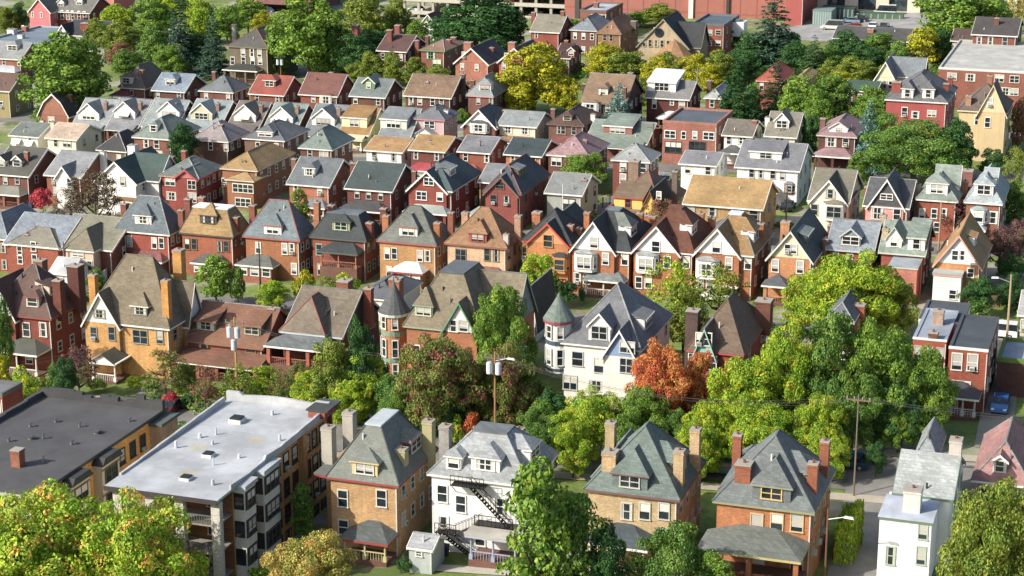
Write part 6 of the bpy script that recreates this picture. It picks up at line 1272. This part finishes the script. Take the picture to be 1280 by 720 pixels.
TL = [
# far top left
('huge round green tree above the olive house, top left', 84, 40, 152, 122, 'F', 'green'),
('dark green bushy tree right behind the red pink-walled row house, far top left', 26, 2, 42, 26, 'F', 'dgreen'),
('pale olive tree in the top left corner', 8, 6, 44, 34, 'F', 'olive'),
('bright lime green tree right of the white chapel', 150, 4, 48, 52, 'F', 'lime'),
('light green tree top left, between the lime one and the tall spruces', 192, -6, 52, 56, 'F', 'green'),
('olive green tree just right of the huge round tree', 150, 26, 76, 54, 'F', 'olive'),
('mid green tree standing left of the taller dark spruce', 198, 28, 88, 50, 'F', 'mgreen'),
('rust-brown tinged tree tucked between the huge round tree and the mid green tree', 152, 52, 86, 40, 'F', 'rust'),
('tall dark spruce, the left one of the pair', 229, -22, 92, 50, 'C', 'spruce'),
('slightly shorter dark spruce, the right one of the pair', 268, 6, 98, 50, 'C', 'spruce'),
('lime green tree behind the pair of dark spruces', 250, -4, 56, 44, 'F', 'lime'),
('round bright green tree behind the stone mansion', 285, 4, 58, 46, 'F', 'green'),
('small yellow-green tree left of the great green tree by the mansion', 328, 12, 50, 30, 'F', 'yellow'),
('great spreading green tree right of the stone mansion', 386, -12, 98, 104, 'F', 'green'),
('smaller green tree at the foot of the great one by the mansion', 345, 56, 98, 42, 'F', 'green'),
('olive tree top centre, right of the great green tree', 452, -8, 62, 74, 'F', 'olive'),
('second olive tree top centre, next to the white maroon-roofed gable', 498, -4, 54, 40, 'F', 'olive'),
('dark shaded tree below the olive trees at the top centre', 468, 34, 84, 56, 'F', 'dgreen'),
('small bright green tree left of the green-trimmed brick house', 522, 24, 60, 34, 'F', 'green'),
('first olive street tree, leftmost of the row above the maroon roof', 446, 76, 108, 28, 'F', 'olive'),
('second olive street tree from the left in that row', 464, 62, 108, 34, 'F', 'olive'),
('third olive street tree, centre of the row', 492, 64, 108, 34, 'F', 'olive'),
('fourth olive street tree, before the green-trimmed house', 518, 70, 108, 34, 'F', 'olive'),
('fifth olive street tree, low one at the right of the row', 546, 80, 110, 36, 'F', 'olive'),
('olive tree in front of the rosy gable house', 596, 66, 112, 40, 'F', 'olive'),
('huge dark green tree top centre below the garage', 596, -12, 66, 116, 'F', 'dgreen'),
('dark green tree to the right of the huge dark one', 640, 10, 64, 44, 'F', 'dgreen'),
('golden-green tree, big and round, left of the tall brown-shingled house', 668, 54, 145, 92, 'F', 'yellow'),
('lower right part-companion of the big golden tree, small and yellow', 706, 92, 146, 44, 'F', 'yellow'),
('low yellow tree at the left foot of the big golden tree', 632, 92, 140, 50, 'F', 'yellow'),
('round green tree beside the pale pyramid roof', 709, 22, 60, 50, 'F', 'green'),
('leafy olive tree in front of the huge red wall', 826, 4, 32, 50, 'F', 'olive'),
('green bush-like tree beside the flat brick building', 800, 12, 34, 34, 'F', 'green'),
('yellow-green street tree, leftmost before the church', 755, 52, 102, 58, 'F', 'yellow'),
('olive-green street tree below the church, left', 793, 64, 104, 44, 'F', 'olive'),
('dark green tree right in front of the church door', 812, 52, 84, 36, 'F', 'dgreen'),
('olive-yellow street tree below the church apse', 836, 64, 108, 46, 'F', 'olive'),
('yellow-olive street tree under the red brick block', 868, 66, 112, 46, 'F', 'yellow'),
('olive street tree at the right end before the dark conifer', 897, 60, 112, 42, 'F', 'olive'),
('dark ragged conifer in front of the small salmon roof', 918, 62, 166, 66, 'C', 'dgreen'),
('small dark conifer right of the ragged one', 968, 70, 156, 50, 'C', 'conifer'),
('tall dark conifer in front of the industrial building end', 965, -20, 90, 84, 'C', 'spruce'),
('mid green tree right of the red brick block', 914, 22, 66, 34, 'F', 'mgreen'),
('grey-green tree below the tall dark conifer', 936, 40, 90, 54, 'F', 'dgreen'),
('dark green tree left below the parking lot', 985, 38, 88, 46, 'F', 'dgreen'),
('light conifer among the dark trees below the parking lot', 1016, 42, 104, 48, 'C', 'conifer'),
('dark green tree under the garage row', 1058, 38, 86, 54, 'F', 'dgreen'),
('mid green tree to the right under the garage row', 1100, 38, 86, 50, 'F', 'mgreen'),
('dark green tree between the golden tree and the giant tree', 1172, 34, 90, 40, 'F', 'dgreen'),
('bright golden conical tree above the crimson house', 1150, 30, 96, 48, 'K', 'yellow'),
('giant green tree at the top right', 1196, -16, 74, 124, 'F', 'green'),
('pale half-bare tree in the top right corner', 1264, -8, 44, 44, 'P', 'pale'),
('tree with yellowish leaves at the right edge near the top', 1278, 50, 74, 16, 'F', 'lime'),
('olive tree left of the cream gabled house', 1066, 70, 110, 58, 'F', 'olive'),
('small olive tree before the cream gabled house', 1108, 80, 110, 34, 'F', 'olive'),
('small olive tree left of it beside the low green roof', 1036, 74, 108, 36, 'F', 'olive'),
('lush green tree behind the taupe cottage, left', 996, 92, 166, 56, 'F', 'green'),
('lush green tree behind the dusty pink roof', 1042, 94, 158, 66, 'F', 'mgreen'),
('lush green tree right of the low green roof', 1086, 106, 160, 52, 'F', 'green'),
('narrow dark tree between the cottage and the pink-roofed house', 1012, 140, 200, 24, 'F', 'dgreen'),
('blue spruce beside the dusty pink-roofed brick house', 1083, 126, 216, 44, 'B', 'blue'),
('large blue-green spruce before the brown-shingled house', 773, 104, 180, 62, 'B', 'blue'),
('vast rounded green tree in front of the crimson house', 1142, 150, 232, 142, 'L', 'mgreen'),
('dark green tree merging with the vast rounded one on its right', 1190, 148, 226, 58, 'F', 'dgreen'),
('small yellowish tree before the mustard house', 1236, 162, 196, 40, 'P', 'yellow'),
('dark green tree at the right under the mustard house', 1238, 184, 224, 36, 'M', 'dgreen'),
('grey-green sparse tree at the right edge below the mustard house', 1266, 180, 250, 34, 'P', 'olive'),
('orange-and-green tree at the right edge beside the mustard house', 1272, 120, 190, 24, 'F', 'rust'),
('small tree behind the crimson house chimney', 1195, 84, 130, 34, 'F', 'olive'),
('dark green tree at left foot of the vast rounded one', 1072, 188, 236, 30, 'M', 'green'),
# middle
('round dark green tree between the two hip-roofed brick houses', 231, 150, 222, 40, 'M', 'dgreen'),
('bright round green tree in front of the rose-pink roof', 732, 188, 242, 62, 'M', 'green'),
('crimson-leaved small maple beside the left-edge porch', 54, 232, 268, 32, 'S', 'red'),
('nearly bare dark brown tree, the larger one before the white balcony house', 122, 204, 294, 68, 'P', 'smoke'),
('nearly bare dark brown tree, the smaller one left of its twin', 90, 232, 294, 52, 'P', 'smoke'),
('small olive tree in front of the middle orange brick house', 375, 234, 294, 34, 'M', 'olive'),
('slim bright green tree before the long tan brick house', 872, 243, 290, 30, 'M', 'green'),
('thin brown-leaved tree beside the yellow house gable', 824, 243, 300, 50, 'P', 'rust'),
('purple-leaved tree before the green slate hips', 1192, 243, 300, 50, 'P', 'purple'),
('purple tree at the right edge below the blue-grey slate hips', 1248, 282, 342, 44, 'M', 'purple'),
('second purple tree at the right edge', 1272, 272, 330, 36, 'M', 'purple'),
('mossy green tree under the purple trees at the right edge', 1262, 316, 350, 40, 'M', 'dgreen'),
('dark green tree at the right edge above the purple ones', 1266, 226, 280, 36, 'F', 'mgreen'),
('conical green tree behind the ochre brick house', 270, 316, 386, 52, 'K', 'green'),
('small green bush right of the conical green tree', 298, 330, 386, 24, 'S', 'mgreen'),
('small lime tree behind the brown bungalow', 342, 348, 392, 44, 'M', 'lime'),
('yellow-green bush under the balcony house', 434, 338, 386, 38, 'S', 'lime'),
('yellow-green bush between two brick houses in the middle row', 382, 334, 386, 32, 'S', 'yellow'),
('little olive bush before the cream brick house', 626, 318, 342, 24, 'S', 'olive'),
('bright yellow-green tree before the orange gable', 676, 313, 386, 56, 'M', 'lime'),
('dark shrub mass right of the bright yellow-green tree', 706, 346, 386, 40, 'S', 'dgreen'),
('tall sparse yellow-green tree before the white gables', 838, 312, 424, 64, 'P', 'lime'),
('sparse yellow-green tree to the right, in front of the tan-roofed white gable', 896, 328, 424, 78, 'P', 'olive'),
('lower leafy half of the sparse trees beside the alley van', 854, 356, 440, 60, 'M', 'olive'),
('large yellow-green tree before the pale slate gabled roof', 1060, 312, 436, 130, 'L', 'lime'),
('yellowish tree left of the large yellow-green one', 1002, 340, 420, 60, 'M', 'lime'),
('olive right side companion of the large yellow-green tree', 1112, 336, 432, 70, 'L', 'olive'),
('round dark green tree beside the white enclosed back room', 1219, 345, 400, 44, 'M', 'dgreen'),
('scrubby green bush under that round tree', 1216, 372, 412, 44, 'S', 'mgreen'),
('dark tree at the far right edge above the garden', 1262, 340, 392, 40, 'M', 'dgreen'),
# second row gardens
('bushy green tree at the left edge before the dark red house', 8, 366, 492, 34, 'M', 'mgreen'),
('lime bush at the left edge below it', 30, 454, 522, 46, 'S', 'lime'),
('low yellow bush left of the ochre house steps', 6, 440, 508, 30, 'S', 'yellow'),
('purple-brown tree between the dark red and the ochre house', 100, 424, 502, 50, 'P', 'purple'),
('purple-leaved tree right of the gabled portico', 208, 432, 508, 56, 'P', 'maroon'),
('grey-olive bush in front of the brown bungalow', 300, 450, 518, 56, 'P', 'olive'),
('dark green pointed tree beside the red arched porch', 453, 393, 527, 38, 'M', 'dgreen'),
('yellow-olive tree before the red arched porch', 420, 420, 527, 66, 'M', 'olive'),
('golden-olive tree left of the turreted tan house', 460, 436, 528, 58, 'M', 'lime'),
('pinkish bush under the arched porch', 352, 456, 520, 40, 'P', 'maroon'),
('green bush near the white roof parapet', 388, 462, 527, 52, 'M', 'lime'),
('broad maroon and olive tree in front of the tan turret house', 552, 412, 552, 112, 'L', 'maroon'),
('maroon and green tree right of the broad maroon one', 632, 424, 546, 80, 'L', 'maroon'),
('bright green rounded tree between the two turreted houses', 628, 354, 492, 82, 'L', 'green'),
('dark green tree below the rounded green one', 652, 432, 506, 50, 'M', 'dgreen'),
('dark olive tree below the tan turret', 498, 462, 534, 70, 'M', 'mgreen'),
('green tree among the maroon ones by the transformer pole', 592, 462, 540, 74, 'M', 'maroon'),
('rust coloured tree left of the big white house steps', 660, 452, 542, 50, 'M', 'maroon'),
('orange-red maple in front of the big white house', 826, 424, 550, 84, 'L', 'orange'),
('second orange-red maple touching the teal-dormered house', 874, 434, 542, 42, 'M', 'orange'),
('low orange foliage between the two orange maples', 862, 466, 546, 44, 'M', 'orange'),
('lime green tree in front of the big white house door', 742, 486, 572, 90, 'L', 'lime'),
('lime green tree to the right under the orange maple', 800, 484, 570, 80, 'L', 'green'),
('low lime tree left of the buff house chimney', 704, 512, 578, 56, 'M', 'lime'),
('small orange shrub behind the fire-escape house', 590, 512, 560, 24, 'S', 'orange'),
('yellow-orange shrub next to the small orange one', 572, 516, 562, 24, 'S', 'mixed'),
('broad lime green tree behind the red four-chimney house', 930, 440, 566, 104, 'L', 'lime'),
('green tree between the broad lime tree and the dark maple', 976, 398, 560, 84, 'L', 'lime'),
('deep green maple in the centre of the right-hand tree group', 1034, 388, 556, 104, 'L', 'mgreen'),
('large green maple with dense leaves right of the deep green one', 1096, 396, 556, 104, 'L', 'green'),
('green maple overhanging the porch of the red row house', 1150, 428, 558, 84, 'L', 'green'),
('lime tree in front of the group, left of the dark pole', 1024, 490, 588, 70, 'L', 'lime'),
('lime tree low beside the broad one, behind the tall red chimney', 946, 492, 586, 90, 'L', 'lime'),
('golden-green tree low in the left of that tree group', 886, 500, 584, 70, 'L', 'lime'),
('dark green tree above the side street corner', 1094, 470, 562, 60, 'M', 'dgreen'),
# bottom
('huge yellow-green and orange tree in the lower left corner', 56, 616, 800, 220, 'L', 'mixed'),
('large green-yellow tree next to it before the white-roofed block', 180, 620, 800, 170, 'L', 'mixed'),
('orange-tipped lower tree in the bottom left corner', 20, 640, 820, 120, 'L', 'mixed'),
('small orange and green tree before the tan four-chimney house', 388, 662, 790, 120, 'L', 'pale'),
('slim green tree against the wall of the white-roofed block', 380, 598, 694, 30, 'K', 'mgreen'),
('tall feathery evergreen in front of the fire-escape house', 672, 562, 800, 96, 'K', 'green'),
('dark feathery evergreen right of the tall one', 718, 608, 790, 72, 'K', 'mgreen'),
('low dark evergreen in front of the buff house', 756, 650, 790, 60, 'M', 'dgreen'),
('round olive-green tree before the buff four-chimney house', 842, 652, 780, 116, 'L', 'mgreen'),
('bushy tree at the foot of the round olive-green one', 890, 690, 790, 70, 'M', 'green'),
('wide feathery olive tree at the lower right edge', 1236, 592, 800, 140, 'L', 'olive'),
('grey-green tree at the bottom edge right of the white house', 1214, 650, 790, 70, 'L', 'mgreen'),
('small yellow-green bush by the yard fence', 330, 706, 745, 50, 'S', 'lime'),
# fillers that close the tree belts
('green tree at the street corner, in front of the red row house', 1122, 500, 566, 60, 'L', 'green'),
('small dark tree beside the lane, behind the narrow white house', 1094, 548, 596, 26, 'M', 'dgreen'),
('olive kerb tree between the white fire-escape house and the lime ones', 672, 532, 602, 50, 'L', 'mgreen'),
('low yellow-green tree on the kerb right of the buff house', 836, 556, 606, 54, 'M', 'lime'),
('green tree beyond the street, below the orange maples', 846, 512, 574, 60, 'L', 'mgreen'),
('yellow-olive tree beyond the street below the red house', 906, 516, 576, 70, 'L', 'olive'),
('dark garden tree at the left of the portico yard', 74, 452, 500, 30, 'M', 'mgreen'),
('rounded olive garden tree right of the ochre house', 232, 452, 498, 34, 'M', 'olive'),
('yellow-green garden tree before the bungalow porch', 330, 456, 502, 44, 'M', 'lime'),
('reddish garden tree under the arched porch', 376, 452, 500, 40, 'M', 'maroon'),
('dark green garden tree left of the tan turret', 474, 446, 512, 34, 'M', 'dgreen'),
('olive tree in the back yard of the middle row by the garages', 410, 344, 388, 40, 'M', 'olive'),
('green yard tree behind the dark red house at left', 120, 334, 376, 26, 'M', 'mgreen'),
('lime tree on the near kerb, left of the buff house chimneys', 716, 524, 598, 60, 'L', 'lime'),
('shaded green tree on the near kerb behind the buff house', 792, 530, 596, 76, 'L', 'mgreen'),
('golden-green kerb tree between the buff and the orange-red house', 872, 530, 602, 66, 'L', 'lime'),
('lime kerb tree directly behind the orange-red house chimneys', 958, 528, 600, 90, 'L', 'lime'),
('green kerb tree beside the dark wooden pole', 1032, 536, 604, 60, 'L', 'lime'),
('deep green tree filling the gap behind the dark pole', 1064, 452, 566, 84, 'L', 'mgreen'),
('dense green tree at the porch left of the red row house', 1126, 476, 566, 60, 'L', 'dgreen'),
('dark shaded tree behind the fire-escape house roof', 556, 482, 552, 70, 'L', 'dgreen'),
('olive tree behind the tan four-chimney house', 504, 474, 548, 62, 'L', 'mgreen'),
('green tree beside the white roof parapet corner', 436, 476, 540, 64, 'L', 'lime'),
('dark maroon-green tree left of the big white house', 640, 486, 548, 66, 'L', 'maroon'),
('mid green tree under the blue-banded turret', 690, 484, 560, 52, 'M', 'dgreen'),
('green tree in the dark gap behind the fire-escape house', 676, 500, 572, 60, 'L', 'mgreen'),
('brownish olive tree between the brown bungalow and the pole', 258, 452, 522, 40, 'P', 'rust'),
('green shrub-like tree beside the dark tar roof', 30, 470, 534, 50, 'M', 'lime'),
('dark green tree rising over the porch of the dark red house', 84, 444, 514, 34, 'M', 'dgreen'),
('mid green tree filling the space left of the mansion', 160, 60, 98, 46, 'F', 'mgreen'),
('green tree in the spruces foot, far top left', 214, 56, 100, 44, 'F', 'green'),
('dark tree behind the two spruces near the mansion', 250, 40, 88, 40, 'F', 'dgreen'),
('olive-green tree between the chapel and the lime tree', 124, 22, 66, 36, 'F', 'olive'),
('light green tree over the top edge left of the mansion', 216, -10, 40, 60, 'F', 'lime'),
('green tree at the top edge above the mansion', 310, -6, 44, 50, 'F', 'green'),
('deep green tree right of the great one near the transformer pole', 424, 30, 96, 56, 'F', 'mgreen'),
('dark tree mass left of the chimneyed brick house', 444, 42, 100, 60, 'F', 'dgreen'),
('dark green tree behind the green-trimmed house chimneys', 566, 22, 66, 60, 'F', 'dgreen'),
('olive tree beyond the rosy gables, under the huge dark tree', 620, 44, 80, 40, 'F', 'dgreen'),
('low olive tree at the feet of the two rosy gables', 582, 84, 114, 34, 'F', 'olive'),
('golden tree at the right foot of the big golden one', 652, 100, 148, 44, 'F', 'yellow'),
('green yard tree between the brown-shingled house and the shed-dormer house', 800, 96, 140, 24, 'F', 'olive'),
('yellow-green street tree behind the shed-dormer house', 822, 70, 112, 46, 'F', 'yellow'),
('yellow-green street tree between church and shed-dormer house', 776, 62, 106, 50, 'F', 'olive'),
('low olive tree by the ragged dark conifer', 886, 78, 118, 40, 'F', 'yellow'),
('dark tree closing the gap beside the salmon roof', 936, 62, 104, 40, 'F', 'dgreen'),
('dark conifer-like tree left of the cottage', 940, 104, 158, 26, 'K', 'dgreen'),
('dark green tree behind the salmon roof, below the lot', 996, 50, 98, 48, 'F', 'dgreen'),
('green tree in the belt below the garage row', 1036, 56, 100, 46, 'F', 'mgreen'),
('dark green tree in the belt right of it', 1080, 54, 98, 52, 'F', 'dgreen'),
('green tree left of the golden conical tree', 1126, 50, 98, 42, 'F', 'mgreen'),
('olive tree hugging the low green roof', 1050, 88, 122, 44, 'F', 'yellow'),
('lush tree left of the crimson house wall', 1096, 116, 172, 50, 'F', 'mgreen'),
('lush green tree in front of the crimson house corner', 1110, 140, 200, 60, 'M', 'mgreen'),
('bright tree left of the blue spruce and pink roof', 1020, 108, 176, 44, 'F', 'green'),
('dark green tree below the giant one, top right', 1212, 22, 72, 60, 'F', 'dgreen'),
('green tree closing the right side of the giant one', 1240, -4, 62, 50, 'F', 'green'),
]
for t in TL:
    T(*t, group=gS)
gH2 = 'clipped and wild shrubs'
for t in (('clipped hedge along the side street behind the street lamp', 1060, 640, 694, 20, 'lime'), ('dark red shrub beside the white roof parapet', 214, 488, 512, 24, 'red'),
          ('dark clipped green shrub right of the dark red one', 236, 488, 510, 22, 'dgreen'), ('low green hedge bush before the ochre house', 190, 474, 492, 30, 'mgreen'), ('small yellow bush in the lawn before the bungalow', 262, 482, 496, 22, 'lime'), ('dark bush beside the red car', 196, 492, 508, 22, 'dgreen'), ('olive bush before the dark red house porch', 52, 468, 488, 28, 'olive'), ('light green shrub by the portico steps', 168, 468, 488, 26, 'lime'), ('rounded green shrub left of the portico steps', 122, 470, 490, 26, 'green'),
          ('pair of green bushes before the sandy tan roof', 474, 192, 208, 36, 'green'), ('clipped cypress column between slate gable and grey house', 680, 230, 262, 10, 'green'), ('clipped cypress column behind the big white house', 727, 358, 380, 9, 'dgreen'),
          ('green shrub at the foot of the grey clapboard house', 706, 262, 284, 22, 'olive'), ('lime weeds in the vegetable garden', 1240, 396, 412, 50, 'lime'), ('green weeds right of the long tan house porch', 980, 290, 306, 18, 'mgreen'),
          ('little bush in the yard of the brick flat-roofed building', 846, 210, 222, 14, 'olive'), ('green bush left of the olive-roofed white house', 938, 200, 212, 12, 'mgreen'), ('bright green bush behind the white water-tank chimney house', 578, 134, 158, 18, 'green'),
          ('bush under the great tree beside the barn-shaped gable', 50, 134, 156, 34, 'mgreen'), ('small yellow bush below the great tree', 116, 106, 126, 24, 'lime'), ('hedge shrub beside the garden shed', 506, 694, 716, 20, 'dgreen')):
    T(*t[:5], 'G' if 'hedge' in t[0] and 'street' in t[0] else 'S' if 'cypress' not in t[0] else 'Y', t[5], name='shrub', cat='shrub', group=gH2, rot=0 if 'street' in t[0] else None)
# ------------------------------------------------------------------ undergrowth: yards full of low bushes and weeds
def undergrowth():
    rr = random.Random(5); P, Q = [], []
    global rng
    rng = np.random.default_rng(55)
    def clump(x, y, r, h):
        n = int(130*r*r); u = unit(rng.normal(size=(n, 3))); u[:, 2] = np.abs(u[:, 2])
        P.append(np.array([x, y, gz(x, y)])+u*np.array([r, r, h])*rng.uniform(.75, 1.05, (n, 1))); Q.append(unit(u+rng.normal(size=(n, 3))*.5))
    for i in range(120):   # far wooded belts
        u, v = rr.uniform(400, 1200), rr.uniform(86, 114)
        if v > 100 and u < 900: continue
        x, y, z = at(u, v); clump(x, y, rr.uniform(1.5, 3.5), rr.uniform(1.2, 3))
    for i in range(150):
        u, v = rr.uniform(0, 1280), rr.choice((rr.uniform(498, 556), rr.uniform(500, 540), rr.uniform(372, 412), rr.uniform(270, 296)))
        if u > 1040 and v > 480: continue
        x, y, z = at(u, v); clump(x, y, rr.uniform(.6, 1.6), rr.uniform(.5, 1.8))
    me = quads_mesh('undergrowth', np.vstack(P), np.vstack(Q), .32); me.materials[0] = LM['mgreen']
    o = place('undergrowth', me); o['kind'] = 'stuff'; tag(o, 'low bushes and weeds filling yards and gaps between houses', 'undergrowth')
undergrowth()
# ------------------------------------------------------------------ camera, light, render
cd = bpy.data.cameras.new('camera'); cam = bpy.data.objects.new('camera', cd); COL.objects.link(cam)
cd.sensor_width = 36; cd.lens = FPX/1280*36; cd.clip_end = 6000; cd.clip_start = 1
cam.location = (0, 0, CZ); cam.rotation_euler = (pi/2-TH, 0, PS)
sc = bpy.context.scene; sc.camera = cam
EL, AZ = radians(34), radians(45)   # direction towards the sun: from -x,-y
sx, sy, sz = -sin(AZ)*cos(EL), -cos(AZ)*cos(EL), sin(EL)
ld = bpy.data.lights.new('sun', 'SUN'); ld.energy = 5.0; ld.angle = radians(.5); ld.color = (1, .94, .84)
lo = bpy.data.objects.new('sun', ld); COL.objects.link(lo)
from mathutils import Vector
lo.rotation_euler = Vector((sx, sy, sz)).to_track_quat('Z', 'Y').to_euler()
w = bpy.data.worlds.new('World'); sc.world = w; w.use_nodes = True
nt = w.node_tree; bg = nt.nodes['Background']; sk = nt.nodes.new('ShaderNodeTexSky')
sk.sky_type = 'NISHITA'; sk.sun_disc = False; sk.sun_elevation = EL; sk.sun_rotation = math.atan2(sx, sy); sk.air_density = 1; sk.dust_density = 3.0
nt.links.new(sk.outputs[0], bg.inputs[0]); bg.inputs[1].default_value = .15
sc.view_settings.view_transform = 'Standard'; sc.view_settings.look = 'None'; sc.view_settings.exposure = .4
sc.render.engine = 'CYCLES'; sc.cycles.max_bounces = 6
